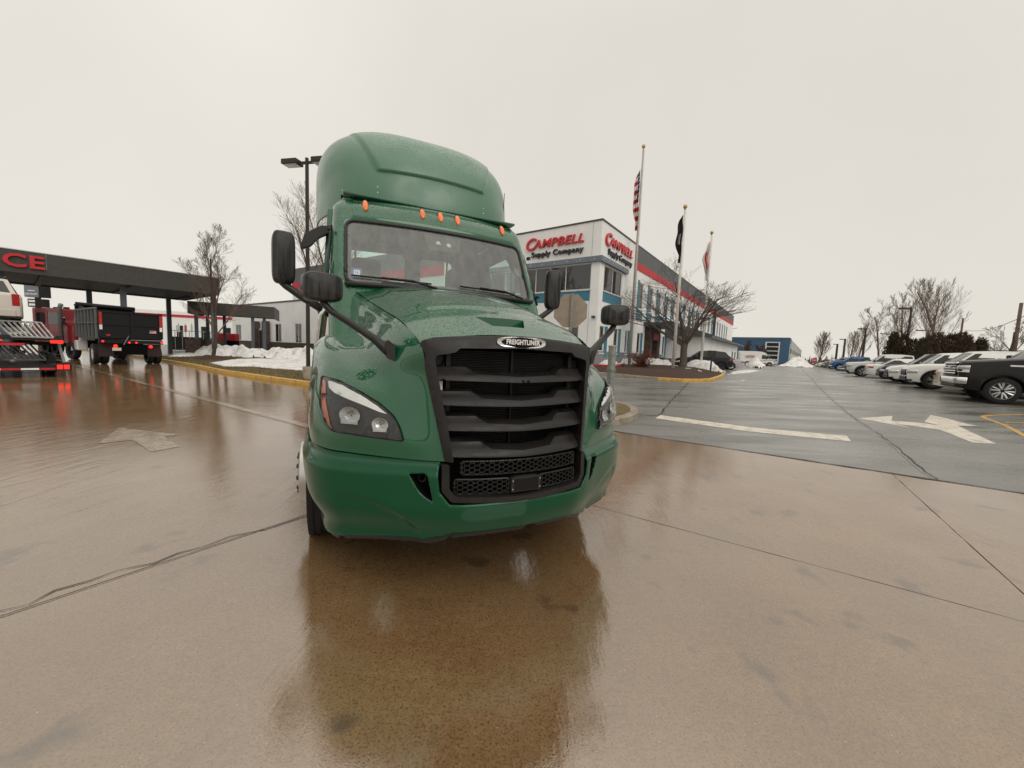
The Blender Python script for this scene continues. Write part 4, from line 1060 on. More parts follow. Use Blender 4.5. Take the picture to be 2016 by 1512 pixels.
SPEC = {
 'suv': dict(L=4.75, W=1.92, fo=.90, wb=2.80, r=.37, nose=.94, cowl=1.10, belt=1.10, tail=1.12, cab=(-.38, -1.10, -3.25, -3.72), roof=1.74, zb=.24, round_=.34),
 'suvbox': dict(L=4.9, W=1.98, fo=.88, wb=2.9, r=.40, nose=1.06, cowl=1.17, belt=1.16, tail=1.16, cab=(-.45, -1.15, -3.5, -3.92), roof=1.80, zb=.28, round_=.28),
 'crossover': dict(L=4.4, W=1.87, fo=.88, wb=2.64, r=.37, nose=.94, cowl=1.10, belt=1.10, tail=1.16, cab=(-.30, -1.05, -2.95, -3.38), roof=1.65, zb=.26, round_=.34),
 'sedan': dict(L=4.85, W=1.85, fo=.92, wb=2.80, r=.34, nose=.72, cowl=.96, belt=.97, tail=1.02, cab=(-.42, -1.25, -2.55, -3.35), roof=1.44, zb=.19, round_=.36),
 'pickup': dict(L=5.8, W=2.04, fo=.97, wb=3.7, r=.42, nose=1.24, cowl=1.36, belt=1.36, tail=1.38, cab=(-.45, -1.05, -2.85, -3.0), roof=1.93, zb=.36, round_=.20, bed=True),
 'bigpickup': dict(L=5.9, W=2.04, fo=.97, wb=3.75, r=.42, nose=1.36, cowl=1.50, belt=1.50, tail=1.50, cab=(-.45, -1.05, -2.85, -3.0), roof=2.06, zb=.38, round_=.20, bed=True),
 'midpickup': dict(L=5.4, W=1.93, fo=.95, wb=3.35, r=.40, nose=1.08, cowl=1.20, belt=1.20, tail=1.22, cab=(-.48, -1.1, -2.75, -2.92), roof=1.80, zb=.33, round_=.26, bed=True),
}
def wheel_car(root, x, y, r, rimmat, spokes=5, w=.23, detail=True):
    sg = 1 if y > 0 else -1
    b = MB(); y1 = y; y0 = y - sg * w
    b.lathe([(r * .62, y0), (r * .90, y0 + sg * .005), (r, y0 + sg * .035), (r, y1 - sg * .035), (r * .90, y1 - sg * .005), (r * .66, y1), (r * .62, y1 - sg * .012)], (x, 0, r), 30 if detail else 18, 'Y', True)
    wh = b.build('wheel', MAT['rubber'], root, 30)
    b = MB(); b.lathe([(r * .655, y1 - sg * .004), (r * .60, y1 - sg * .012), (r * .585, y1 - sg * .10), (.001, y1 - sg * .11)], (x, 0, r), 30 if detail else 16, 'Y')
    rim = b.build('rim', rimmat if not detail else MAT['rim_black'], wh, 30)
    b = MB()
    b.lathe([(r * .655, y1 - sg * .002), (r * .60, y1 - sg * .008), (r * .59, y1 - sg * .03), (r * .61, y1 - sg * .035)], (x, 0, r), 30 if detail else 16, 'Y', True)
    b.lathe([(r * .14, y1 - sg * .06), (r * .16, y1 - sg * .02), (r * .09, y1 - sg * .012), (.001, y1 - sg * .012)], (x, 0, r), 12, 'Y')
    for k in range(spokes):
        a = 2 * pi * k / spokes + .3
        for da in ((-.20, .20) if detail else (0,)):
            a0, a1 = a + da * .5, a + da * 1.0
            b.tube([(x + r * .12 * cos(a0), y1 - sg * .030, r + r * .12 * sin(a0)), (x + r * .36 * cos(a1), y1 - sg * .018, r + r * .36 * sin(a1)), (x + r * .61 * cos(a1 * 1.0), y1 - sg * .014, r + r * .61 * sin(a1))], r * (.075 if detail else .08), 5)
    b.build('spokes', rimmat, wh, 30); return wh
def make_car(kind, mat_, name, label, cat, loc, ang, group=None, rim=None, scale=1.0, cladding=False, front='black', spokes=5, grille='bars', roofmat=None, detail=True, rails=False, tail='low'):
    S = SPEC[kind]; W2 = S['W'] / 2; fo = S['fo']; xt = fo - S['L']; r = S['r']; wb = S['wb']; rim = rim or MAT['rim_silver']
    root = thing(name, label, cat, loc, ang, group, scale * (1.07 if group else 1.0))
    ra = r * 1.17
    def hw(x):
        w = W2
        rd = S['round_']
        if x > fo - rd * 1.6: w -= W2 * .17 * ((x - (fo - rd * 1.6)) / (rd * 1.6)) ** 2.2
        if x < xt + rd: w -= W2 * .10 * (((xt + rd) - x) / rd) ** 2
        return w
    def zt(x):
        if kind in ('pickup', 'bigpickup', 'midpickup'):
            return interp(-x, [-fo, -fo + .05, -fo + .16, .45, 3.05, 3.1, -xt], [S['nose'] - .10, S['nose'] - .02, S['nose'], S['cowl'], S['belt'], S['tail'], S['tail']])
        return interp(-x, [-fo, -fo + .06, -fo + .20, -fo + .55, .40, 1.2, -xt - .35, -xt - .06, -xt], [S['nose'] - .26, S['nose'] - .10, S['nose'], S['nose'] + .07, S['cowl'], S['belt'], S['tail'], S['tail'] - .04, S['tail'] - .14])
    def zb(x): return S['zb'] + max(0, (x - (fo - .35)) * .25) + max(0, ((xt + .6) - x) * .20)
    def za(x):
        for xc in (0, -wb):
            if abs(x - xc) < ra: return max(zb(x), r + sqrt(ra * ra - (x - xc) ** 2))
        return zb(x)
    xs = set([fo, fo - .02, fo - .06, fo - .12, fo - .2, xt, xt + .03, xt + .10, xt + .25, -3.05, -3.1] + [fo - .25 - .2 * k for k in range(int((S['L'] - .5) / .2))])
    for xc in (0, -wb):
        for k in range(17): xs.add(xc + ra * cos(pi * k / 16) * 1.0)
        xs.add(xc + ra + .012); xs.add(xc - ra - .012)
    xs = sorted(q for q in xs if xt <= q <= fo)
    rows = []
    for x in xs:
        w = hw(x); z0, z1, z2 = zb(x), za(x), zt(x); zm = max(z1 + .03, z0 + (z2 - z0) * .45)
        h = [(0, z0), (w - .30, z0), (w - .30, z1), (w - .015, z1), (w - .002, z1 + .02), (w, max(zm, z1 + .05)), (w - .004, max(z2 - .16, z1 + .08)), (w - .045, max(z2 - .05, z1 + .10)), (w - .13, max(z2 - .008, z1 + .12)), (w * .5, max(z2 + .012, z1 + .13)), (0, max(z2 + .02, z1 + .13))]
        rows.append([(x, y, z) for y, z in h] + [(x, -y, z) for y, z in h[-2:0:-1]] + [(x, h[0][0], h[0][1])])
    b = MB(); b.grid(rows); n = len(rows[0]) - 1
    b.f.append(tuple(range(n))); b.mi.append(0); k0 = (len(rows) - 1) * len(rows[0]); b.f.append(tuple(k0 + i for i in range(n))); b.mi.append(0)
    body = b.build('body', mat_, root, 40)
    # cabin
    xa, xb, xc, xd = S['cab']; rz = S['roof']; yb, yt = W2 - .075, W2 - .27; bz = S['belt'] - .04; bza = S['cowl'] - .05
    b = MB()
    def cabsec(x0, z0, x1, z1): pass
    secs = [(xa, bza, yb, .0), (xb, rz - .05, yt, 1), ((xb * .7 + xc * .3), rz, yt, 1), ((xb * .3 + xc * .7), rz - .005, yt, 1), (xc, rz - .06, yt, 1), (xd, bz, yb, 0)]
    ybm = lambda x: yb
    R0 = []
    for x, z, y, f in secs:
        cr_ = .03 if f else 0
        R0.append([(x if f else x, -yb if not f else -y, z), (x, 0, z + cr_), (x, yb if not f else y, z)])
    b.grid([[(xa, -yb + .02, bza), (xa + .06, 0, bza), (xa, yb - .02, bza)]] + R0[1:5] + [[(xd, -yb + .05, bz), (xd - .03, 0, bz), (xd, yb - .05, bz)]])
    for sg in (1, -1):
        p = [(xa, sg * (yb), bza - .02), (xb, sg * yt, rz - .05), (xb * .7 + xc * .3, sg * yt, rz), (xb * .3 + xc * .7, sg * yt, rz - .005), (xc, sg * yt, rz - .06), (xd, sg * yb, bz - .02)]
        m_ = [(xa * .5 + xd * .5, sg * yb, bz - .02)]
        b.add(p + m_, [(0, 1, 2), (0, 2, 6), (6, 2, 3), (6, 3, 4), (6, 4, 5)] if sg > 0 else [(2, 1, 0), (6, 2, 0), (3, 2, 6), (4, 3, 6), (5, 4, 6)])
    bm_fix = b.build('cabin', roofmat or mat_, root, 30)
    bmx = bmesh.new(); bmx.from_mesh(bm_fix.data); bmesh.ops.remove_doubles(bmx, verts=bmx.verts, dist=.022); bmx.to_mesh(bm_fix.data); bmx.free()
    # panes
    def side(x, t, sg, o=.006):
        z = (bz) + (rz - .045 - bz) * t; y = yb + (yt - yb) * (z - bz) / (rz - .05 - bz); return (x, sg * (y + o), z)
    fl = lambda t: xa + (xb - xa) * t; rl = lambda t: xd + (xc - xd) * t
    xm = (xa + xd) / 2 - (.15 if S.get('bed') else -.02); last = not S.get('bed')
    cuts = [(None, xm + .03), (xm - .03, None)] if not (last and kind in ('suv', 'suvbox')) else [(None, -1.72), (-1.79, -2.78), (-2.85, None)]
    for sg in (1, -1):
        for a0, a1 in cuts:
            t0, t1 = .10, .88
            p = [((fl(t0) - .12) if a0 is None else a0, t0), ((rl(t0) + .12) if a1 is None else a1, t0), ((rl(t1) + .07) if a1 is None else a1, t1), ((fl(t1) - .10) if a0 is None else a0, t1)]
            p = rounded(p, .05, 3)
            q = [side(x, t, sg) for x, t in p]; MB().add(q, [tuple(range(len(q)))]).build('side_window', MAT['car_glass'], root, None)
    def front_(u, t, o=.008):
        x = xa + (xb - xa) * t; w = yb - .02 + (yt - yb) * t; return (x + o + .05 * (1 - u * u) * (1 - t), u * w, bza + (rz - .05 - bza) * t + o + .03 * (1 - abs(u)) * t)
    b = MB(); b.grid([[front_(-.92 + 1.84 * j / 8, .06 + .86 * i / 4) for j in range(9)] for i in range(5)]); b.build('windscreen', MAT['car_glass'], root, 180)
    def rear_(u, t, o=.008):
        x = xd + (xc - xd) * t; w = yb - .05 + (yt - yb + .03) * t; return (x - o - .03 * (1 - u * u) * (1 - t), u * w, bz + (rz - .06 - bz) * t + o + .03 * (1 - abs(u)) * t)
    b = MB(); b.grid([[rear_(-.86 + 1.72 * j / 6, .14 + .72 * i / 3) for j in range(7)] for i in range(4)]); b.build('rear_window', MAT['car_glass'], root, 180)
    # wheels
    for xw in (0, -wb):
        for sg in (1, -1): wheel_car(root, xw, sg * (W2 - .025), r, rim, spokes, detail=detail)
    # nose
    nz = S['nose']; wN = hw(fo) ; zlow = zb(fo)
    def nose(u, z, o=.0):
        """u -1..1 across; wraps round the corner"""
        y = u * W2
        lo, hi = fo - .9, fo
        w = lambda x: hw(x)
        if abs(y) <= hw(fo): x = fo
        else:
            for _ in range(24):
                md = (lo + hi) / 2
                if hw(md) > abs(y): lo = md
                else: hi = md
            x = lo
        top = nz - .04
        return (x + o + .0, y + (.0 if abs(y) < hw(fo) else (o if y > 0 else -o) * .6), z)
    def npanel(nm, m_, u0, u1, z0, z1, o, par=root, nU=8, sl=0.0):
        b = MB(); b.grid([[nose(u0 + (u1 - u0) * j / nU, z0 + (z1 - z0) * i / 2 + sl * abs(u0 + (u1 - u0) * j / nU), o) for j in range(nU + 1)] for i in range(3)]); ob = b.build(nm, m_, par, 180); return solid(ob, o + .03, 1 if False else 0)
    gt, gb = nz - .20, nz - .50
    if S.get('bed'): gt, gb = nz - .14, nz - .50
    lm = MAT['chrome'] if front == 'chrome' else MAT['trim']
    if grille == 'pickup':
        g = npanel('grille', MAT['trim'], -.62, .62, gb, gt + .04, .012)
        for k in range(4): b = MB(); b.grid([[nose(-.60 + 1.2 * j / 8, gb + .06 + k * .085 + q * .028, .03) for j in range(9)] for q in (0, 1)]); solid(b.build('grille_bar', MAT['chrome'], g, None), .03, 0)
        npanel('grille_surround', MAT['chrome'], -.66, .66, gt + .03, gt + .09, .03)
        npanel('bumper', MAT['chrome'], -.985, .985, zlow + .12, gb - .06, .05, nU=14)
        npanel('bumper_lower', MAT['trim'], -.95, .95, zlow - .02, zlow + .12, .03, nU=14)
    else:
        g = npanel('grille', MAT['trim'], -.55, .55, gb + .02, gt, .012)
        for k in range(3): b = MB(); b.grid([[nose(-.53 + 1.06 * j / 8, gb + .07 + k * .07 + q * .02, .022) for j in range(9)] for q in (0, 1)]); solid(b.build('grille_bar', lm, g, None), .015, 0)
        npanel('lower_intake', MAT['trim'], -.72, .72, zlow + .04, zlow + .17, .015)
        if cladding or kind != 'sedan': npanel('bumper_lower', MAT['trim'] if cladding else MAT['steel_dark'], -.93, .93, zlow - .03, zlow + .04, .02, nU=14)
    for sg in (1, -1):
        b = MB(); b.grid([[nose(sg * (.60 + .385 * j / 8), gt - .17 + .13 * i / 2 + (.03 * j / 8) - (.05 * j / 8) * (1 - i / 2) * 0, .014) for j in range(9)] for i in range(3)]); h = b.build('headlight', MAT['head_clear'], root, 180); solid(h, .03, 0)
        b = MB(); b.grid([[nose(sg * (.70 + .16 * j / 3), gt - .14 + .06 * i, .022) for j in range(4)] for i in range(2)]); b.build('lamp_bezel', MAT['trim'], h, None)
        b = MB(); b.box((-.62, sg * (W2 + .09), bz + .10), (.13, .17, .15)); mi = b.build('wing_mirror', MAT['trim'] if detail and kind != 'sedan' else mat_, root, 40, .03)
        # tail lamps wrap the rear corners
        zl = S['tail'] - (.44 if tail == 'low' else .14)
        b = MB(); hh = .34 if tail == 'low' else .12
        if S.get('bed') or tail == 'tall':
            b.bx(xt - .012, xt + .10, sg * (W2 * .90 - .16), sg * (W2 * .905), S['tail'] - .45, S['tail'] - .06)
        else:
            b.prism([(xt - .015, .52), (xt - .015, W2 * .84), (xt + .05, W2 * .93), (xt + .30, W2 + .006), (xt + .30, W2 - .06), (xt + .06, W2 * .80), (xt + .04, .52)], lambda a, c, s=sg: (a, s * c, S['tail'] - .30), lambda a, c, s=sg: (a, s * c, S['tail'] - .17))
        b.build('tail_lamp', MAT['tail_red'], root, None, .01)
        for xh in ((-1.35, -2.35) if not S.get('bed') else (-1.5, -2.5)):
            MB().bx(xh, xh - .17, sg * (W2 - .005), sg * (W2 + .022), bz - .14, bz - .115).build('door_handle', MAT['trim'] if mat_ is not PAINT.get('white') else mat_, root, None, .006)
        for xg in (-.62, (xa + xd) / 2 + .05, -2.62 if kind != 'crossover' else -2.45):
            if xg - .01 > -wb + ra or True:
                MB().bx(xg - .004, xg + .004, sg * (W2 - .012), sg * (W2 + .0015), za(xg) + .12, bz - .02).build('door_gap', MAT['void'], root, None)
        if cladding:
            for xw in (0, -wb):
                pts = [(xw + ra * 1.04 * cos(pi * k / 16), ra * 1.04 * sin(pi * k / 16) + r) for k in range(17)]; pts2 = [(xw + ra * .955 * cos(pi * k / 16), ra * .955 * sin(pi * k / 16) + r) for k in range(16, -1, -1)]
                MB().prism(pts + pts2, lambda a, c, s=sg: (a, s * (hw(min(fo, max(xt, a))) + .012), c), lambda a, c, s=sg: (a, s * (hw(min(fo, max(xt, a))) - .02), c)).build('arch_trim', MAT['trim'], root, 40)
            MB().bx(-ra * 1.02, -wb + ra * 1.02, sg * (W2 - .02), sg * (W2 + .012), S['zb'] - .02, S['zb'] + .15).build('sill_trim', MAT['trim'], root, None, .01)
        if rails: MB().tube([(xb - .1, sg * (yt - .02), rz + .0), (xb - .2, sg * (yt - .02), rz + .05), (xc + .2, sg * (yt - .02), rz + .05), (xc + .1, sg * (yt - .02), rz - .02)], .015, 6).build('roof_rail', MAT['trim'], root, 180)
    MB().bx(xt - .015, xt - .004, -.16, .16, S['tail'] - .42, S['tail'] - .27).build('number_plate', MAT['plate'], root, None)
    MB().bx(xt - .03, xt + .05, -W2 * .8, W2 * .8, zb(xt) - .02, zb(xt) + .20).build('rear_bumper', MAT['trim'] if cladding or S.get('bed') else mat_, root, None, .02)
    if S.get('bed'):
        b = MB(); b.bx(xt + .06, -3.06, -W2 + .10, W2 - .10, S['tail'] + .0, S['tail'] + .032); b.build('bed_cover', MAT['trim'], root, None)
    return root, nose, zlow
HN = Vector((-.803, .596)); DN = Vector((.596, .803))
ANG = atan2(HN.y, HN.x)
def place_wheel(px, py, kind, rev=False, scale=1.0, w=None):
    """origin so that the tyre nearest the camera at the front stands on the given ground point"""
    W = Vector(at(px, py)[:2]) if w is None else Vector(w); S = SPEC[kind]
    o = W + DN * (S['W'] / 2 - .13) * scale
    return (o.x, o.y, G(o.x, o.y)), ANG
GR = 'vehicles parked in the long row along the right side of the car park'
loc, a = place_wheel(1965, 795.5, 'bigpickup')
k_, nose_, zl_ = make_car('bigpickup', cp_('black', (.012, .0105, .010), .04), 'pickup_truck', 'black pickup with chrome bumper, nearest vehicle of the right hand row', 'pickup truck', loc, a, GR, cladding=False, front='chrome', spokes=6, grille='pickup', scale=1.04)
gl0 = text_mesh('grille_badge', 'GMC', .13, MAT['chrome'], k_, (SPEC['pickup']['fo'] + .055, 0, 1.12), (radians(90), 0, radians(90)), .012, 0, .004, 1.15)
MB().prism(rounded([(-.02, 1.27), (-.55, 1.27), (-.57, 1.25), (-.50, 1.22), (-.02, 1.22)], .02, 3), lambda x, z: (x - .05, 1.031, z), lambda x, z: (x - .05, 1.0, z)).build('fender_vent', MAT['chrome'], k_, None)
for sg in (1, -1):
    b = MB(); b.grid([[nose_(sg * (.66 + .325 * j / 8), .98 + .22 * i / 2, .020) for j in range(9)] for i in range(3)]); b.build('lamp_signature', MAT['drl'], k_, 180)
    b = MB(); b.grid([[nose_(sg * (.70 + .20 * j / 8), 1.01 + .15 * i / 2, .026) for j in range(9)] for i in range(3)]); b.build('lamp_unit', MAT['trim'], k_, 180)
def slot(i): return Vector((17.62, 15.33)) + DN * 2.9 * i     # nose line of the row
def place_slot(i, kind, rev=False, back=0.0):
    S = SPEC[kind]; n = slot(i)
    if rev: o = n - HN * (S['L'] - S['fo'] + back); return (o.x, o.y, G(o.x, o.y)), ANG + pi
    o = n - HN * (S['fo'] + back); return (o.x, o.y, G(o.x, o.y)), ANG
WHT = cp_('white', (.74, .73, .70), .10)
l, a = place_slot(1.05, 'sedan', True, .45); make_car('sedan', cp_('cream', (.66, .62, .53), .14), 'parked_car', 'cream car parked tail out between the black pickup and a white SUV', 'car', l, a, GR)
l, a = place_wheel(1836, 767, 'suvbox'); make_car('suvbox', WHT, 'parked_suv', 'white SUV with black wheel arches and gunmetal wheels behind the black pickup', 'SUV', l, a, GR, cladding=True, rim=MAT['rim_silver'], rails=True, front='chrome')
l, a = place_wheel(1793, 757, 'suv'); make_car('suv', cp_('white', (.7, .7, .68)), 'parked_suv', 'white SUV half hidden, second white one nose out from the right', 'SUV', l, a, GR, front='chrome', detail=False)
l, a = place_wheel(1772, 752.5, 'suv'); make_car('suv', cp_('jet', (.010, .011, .013)), 'parked_suv', 'black SUV with pale headlamps between white cars', 'SUV', l, a, GR, detail=False)
l, a = place_slot(6.3, 'sedan', True, -.5); make_car('sedan', WHT, 'parked_car', 'white saloon parked tail out showing a red tail lamp', 'car', l, a, GR, detail=False)
l, a = place_wheel(1696, 741.5, 'midpickup'); make_car('midpickup', cp_('pearl', (.60, .60, .58), .16), 'pickup_truck', 'pale silver pickup with black arches jutting out of the row', 'pickup truck', l, a, GR, cladding=True, rim=MAT['rim_silver'], detail=True)
l, a = place_wheel(1675, 735.5, 'sedan'); make_car('sedan', cp_('charcoal', (.05, .045, .045)), 'parked_car', 'charcoal car with low nose between silver and blue pickups', 'car', l, a, GR, detail=False)
l, a = place_wheel(1652, 730, 'pickup'); make_car('pickup', cp_('blue', (.012, .09, .26), .06), 'pickup_truck', 'bright blue pickup towards the far end of the row', 'pickup truck', l, a, GR, detail=False, grille='pickup')
l, a = place_wheel(1638, 727.2, 'pickup'); make_car('pickup', cp_('grey', (.14, .14, .135)), 'pickup_truck', 'grey pickup just beyond the blue pickup', 'pickup truck', l, a, GR, detail=False)
l, a = place_wheel(1629, 725.3, 'suv'); make_car('suv', cp_('grey', (.14, .14, .135)), 'parked_suv', 'grey SUV beyond the grey pickup in the row', 'SUV', l, a, GR, detail=False)
l, a = place_wheel(1622, 724.0, 'suv'); make_car('suv', WHT, 'parked_suv', 'small looking white SUV third from the far end of the row', 'SUV', l, a, GR, detail=False)
l, a = place_wheel(1615, 723.0, 'sedan'); make_car('sedan', cp_('silver', (.40, .40, .40)), 'parked_car', 'silver saloon second from the far end of the row', 'car', l, a, GR, detail=False)
l, a = place_wheel(1608, 722.0, 'suv'); make_car('suv', cp_('maroon', (.07, .012, .012)), 'parked_suv', 'dark red SUV at the far end of the row by the snow heap', 'SUV', l, a, GR, detail=False)
# two vehicles parked in front of the building, noses to it
W = Vector(at(1418, 730.5)[:2]); hd = Vector((-1.0, .04)).normalized()
def by_rear_wheel(px, py, kind, hd, scale=1.0):
    W = Vector(at(px, py)[:2]); S = SPEC[kind]; rt_ = Vector((hd.y, -hd.x))
    side_ = -1 if rt_.dot(-W) > 0 else 1
    o = W + rt_ * side_ * (S['W'] / 2 - .13) * scale + hd * S['wb'] * scale
    return (o.x, o.y, G(o.x, o.y)), atan2(hd.y, hd.x)
l, a = by_rear_wheel(1418, 730.5, 'crossover', Vector((-.95, .31)).normalized(), 1.0)
make_car('crossover', cp_('jet', (.010, .011, .013)), 'parked_suv', 'black compact SUV parked behind the bare tree island', 'SUV', l, a, None, cladding=True, rim=MAT['rim_black'], tail='low')
l, a = by_rear_wheel(1438, 728.3, 'sedan', Vector((-.95, .31)).normalized(), 1.0)
make_car('sedan', cp_('silver', (.40, .40, .40)), 'parked_car', 'silver grey saloon beside the black SUV by the snow', 'car', l, a, None, detail=True, spokes=10)

# delivery vans
def make_van(loc, ang, label, text=True, group=None):
    root = thing('delivery_van', label, 'van', loc, ang, group)
    L, W2, H, fo, wb, r = 6.0, 1.03, 2.72, 1.0, 3.75, .36; xt = fo - L
    prof = [(fo, .42), (fo, .78), (fo - .08, 1.00), (.30, 1.22), (-.15, 1.36), (-.95, 2.28), (-1.3, 2.55), (-1.9, H), (xt + .1, H - .02), (xt, H - .15), (xt, .40)]
    def arch(xc): return [(xc + r * 1.18 * cos(radians(q)), r + r * 1.18 * sin(radians(q))) for q in range(170, 5, -15)]
    low = [(-wb - r * 1.2, .40)] + arch(-wb) + [(-wb + r * 1.2, .36), (-r * 1.2, .36)] + arch(0) + [(r * 1.2, .38)]
    poly = prof + low
    b = MB(); ys = [-W2, -W2 + .10, W2 - .10, W2]
    tri = tessellate_polygon([[Vector((q[0], q[1], 0)) for q in poly]])
    def yy(x, z, e): 
        w = W2 - .13 * sst(1.3, 2.7, z) - .20 * sst(fo - .5, fo, x) ; return e * w
    n = len(poly)
    for e in (1, -1):
        b.add([(q[0], yy(q[0], q[1], e), q[1]) for q in poly], [t if e > 0 else t[::-1] for t in tri])
    for i in range(n):
        j = (i + 1) % n; a_, c_ = poly[i], poly[j]
        b.add([(a_[0], yy(*a_, 1), a_[1]), (c_[0], yy(*c_, 1), c_[1]), (c_[0], yy(*c_, -1), c_[1]), (a_[0], yy(*a_, -1), a_[1])], [(0, 1, 2, 3)])
    bm_ = b.build('body', WHT, root, None, 0)
    x_ = bmesh.new(); x_.from_mesh(bm_.data); bmesh.ops.remove_doubles(x_, verts=x_.verts, dist=.001); bmesh.ops.recalc_face_normals(x_, faces=x_.faces); x_.to_mesh(bm_.data); x_.free()
    bv = bm_.modifiers.new('bevel', 'BEVEL'); bv.width = .07; bv.segments = 3; bv.limit_method = 'ANGLE'; bv.angle_limit = radians(50)
    for xw in (0, -wb):
        for sg in (1, -1): wheel_car(root, xw, sg * (W2 - .02), r, MAT['rim_silver'], 6, detail=False)
    for sg in (1, -1):
        q = [(x, yy(x, z, sg) + sg * .008, z) for x, z in rounded([(-.30, 1.32), (-.75, 2.02), (-1.35, 2.05), (-1.35, 1.30)], .05, 3)]
        MB().add(q, [tuple(range(len(q)))]).build('door_window', MAT['car_glass'], root, None)
        MB().bx(-.55, -.40, sg * (W2 + .02), sg * (W2 + .24), 1.35, 1.75).build('wing_mirror', MAT['trim'], root, None, .03)
        MB().bx(fo - .30, fo + .004, sg * .62, sg * .90, .80, 1.02).build('headlight', MAT['head_clear'], root, None, .03)
        MB().bx(r * 1.3 - .0, -wb + r * 1.3, sg * (W2 - .02), sg * (W2 + .015), .34, .50).build('sill', MAT['trim'], root, None)
        MB().bx(-r * 1.3, -wb + r * 1.3, sg * (W2 + .002), sg * (W2 + .008), .93, .97).build('side_stripe', MAT['badge_red'], root, None)
    MB().grid([[(-.19 + q * -.70, (-.85 + 1.7 * j / 4), 1.42 + q * .80) for j in range(5)] for q in (0, 1)]).build('windscreen', MAT['car_glass'], root, None, loc=(.03, 0, .03))
    MB().bx(fo - .25, fo + .05, -.86, .86, .36, .62).build('front_bumper', MAT['trim'], root, None, .04)
    MB().bx(fo - .1, fo + .02, -.5, .5, .68, .90).build('grille', MAT['trim'], root, None, .02)
    if text:
        text_mesh('van_lettering', 'CAMPBELL', .34, MAT['badge_red'], root, (-3.3, -W2 - .0, 1.75), (radians(90 - 4), 0, 0), .004, .2, .01, 1.1)
        text_mesh('van_lettering', 'Supply Company', .20, MAT['trim'], root, (-3.3, -W2 - .01, 1.47), (radians(90 - 4), 0, 0), .004, 0, .004, 1.1)
    return root
vh = Vector((.955, -.30)); va = atan2(vh.y, vh.x)
o = Vector(at(1514, 720.8)[:2]) + Vector((-vh.y, vh.x)) * .9
make_van((o.x, o.y, G(o.x, o.y)), va, 'white high roof van with red and dark lettering, the nearer of two')
o2 = o + Vector((.58, .81)) * 3.2 + vh * .3
make_van((o2.x, o2.y, G(o2.x, o2.y)), va, 'white van just behind the lettered white van, only its nose showing', False)
# ------------------------------------------------------------------ supply company building
MAT['wall_white'] = simple('painted_tilt_up_concrete', (.84, .835, .82), .75, var=.05, nscale=.8, kind='World', spec=.3)
MAT['band_grey'] = simple('grey_band', (.13, .135, .14), .7, kind='World', spec=.3); MAT['band_red'] = simple('red_band', (.52, .035, .045), .6, kind='World')
MAT['base_grey'] = simple('grey_plinth', (.22, .225, .235), .75, kind='World', spec=.3)
MAT['blue_panel'] = simple('blue_panel', (.055, .19, .27), .5); MAT['belt'] = simple('steel_belt', (.17, .20, .235), .5)
MAT['frame'] = simple('window_frame', (.60, .60, .58), .4); MAT['win'] = pane_mat('building_glass', (.10, .11, .11), .10, (.09, .09, .09), 1.65)
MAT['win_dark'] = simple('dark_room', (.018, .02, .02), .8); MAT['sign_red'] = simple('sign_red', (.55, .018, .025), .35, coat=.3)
MAT['sign_dark'] = simple('sign_dark', (.035, .035, .04), .4); MAT['roof_metal'] = simple('metal_roof', (.10, .105, .11), .45, .3); MAT['cap'] = simple('parapet_cap', (.07, .07, .075), .5)
MAT['stone'] = simple('dark_stone_veneer', (.075, .05, .042), .8, var=.5, nscale=5, grain=.8, gscale=12); MAT['joint_l'] = simple('panel_joint', (.30, .30, .29), .8)
C0 = col(1171, 25.5, 697); vp = ray(1565, 711); DR = Vector((vp.x, vp.y)).normalized(); BANG = atan2(DR.y, DR.x)
HB = 9.75
bld = thing('office_building', 'white two storey building with red and grey bands and red company lettering', 'building', (C0.x, C0.y, C0.z), BANG)
# local frame: x along the long right-hand front, y into the building (left front runs along +y)
def bpart(name, mat_, x0, x1, y0, y1, z0, z1, bev=0, par=bld): return MB().bx(x0, x1, y0, y1, z0, z1).build(name, mat_, par, None, bev)
# walls are sheets with the real openings cut through
TW = 6.5; LEN = 66; DEP = 30
up = [(8.0 + 2.62 * k, 9.0 + 2.62 * k, 5.0, 7.1) for k in range(20)]
gr = [(.55, 1.35, 1.15, 3.05), (3.1, 3.9, 1.15, 3.05), (5.4, 5.9, 1.15, 3.05), (8.2, 9.0, 1.15, 3.05)] + [(13.6 + 2.2 * k, 14.4 + 2.2 * k, 1.15, 3.15) for k in range(7)]
cw_ = (.75, 4.05, 5.40, 7.08); door_ = (10.9, 12.3, .0, 2.4)
def rect(a): return [(a[0], a[2]), (a[1], a[2]), (a[1], a[3]), (a[0], a[3])]
def wall_sheet(ol, holes, fmap, th, vec):
    b = MB(); 
    V_ = [Vector(q) for q in ol]; E_ = [(i, (i + 1) % len(ol)) for i in range(len(ol))]
    for h in holes:
        k = len(V_); V_ += [Vector(q) for q in h]; E_ += [(k + i, k + (i + 1) % len(h)) for i in range(len(h))]
    VV, _, FF = delaunay_2d_cdt(V_, E_, [], 0, 1e-6)[:3]; keep = []
    for f in FF:
        c = sum((VV[i] for i in f), Vector((0, 0))) / len(f)
        if inside((c.x, c.y), ol) and not any(inside((c.x, c.y), h) for h in holes): keep.append(tuple(f))
    f3 = [Vector(fmap(q.x, q.y)) for q in VV]; v = Vector(vec) * th
    b.add(f3, keep); b.add([q + v for q in f3], [f[::-1] for f in keep])
    for o_ in [ol] + holes: b.grid([[fmap(*q) for q in o_ + o_[:1]], [tuple(Vector(fmap(*q)) + v) for q in o_ + o_[:1]]])
    return b
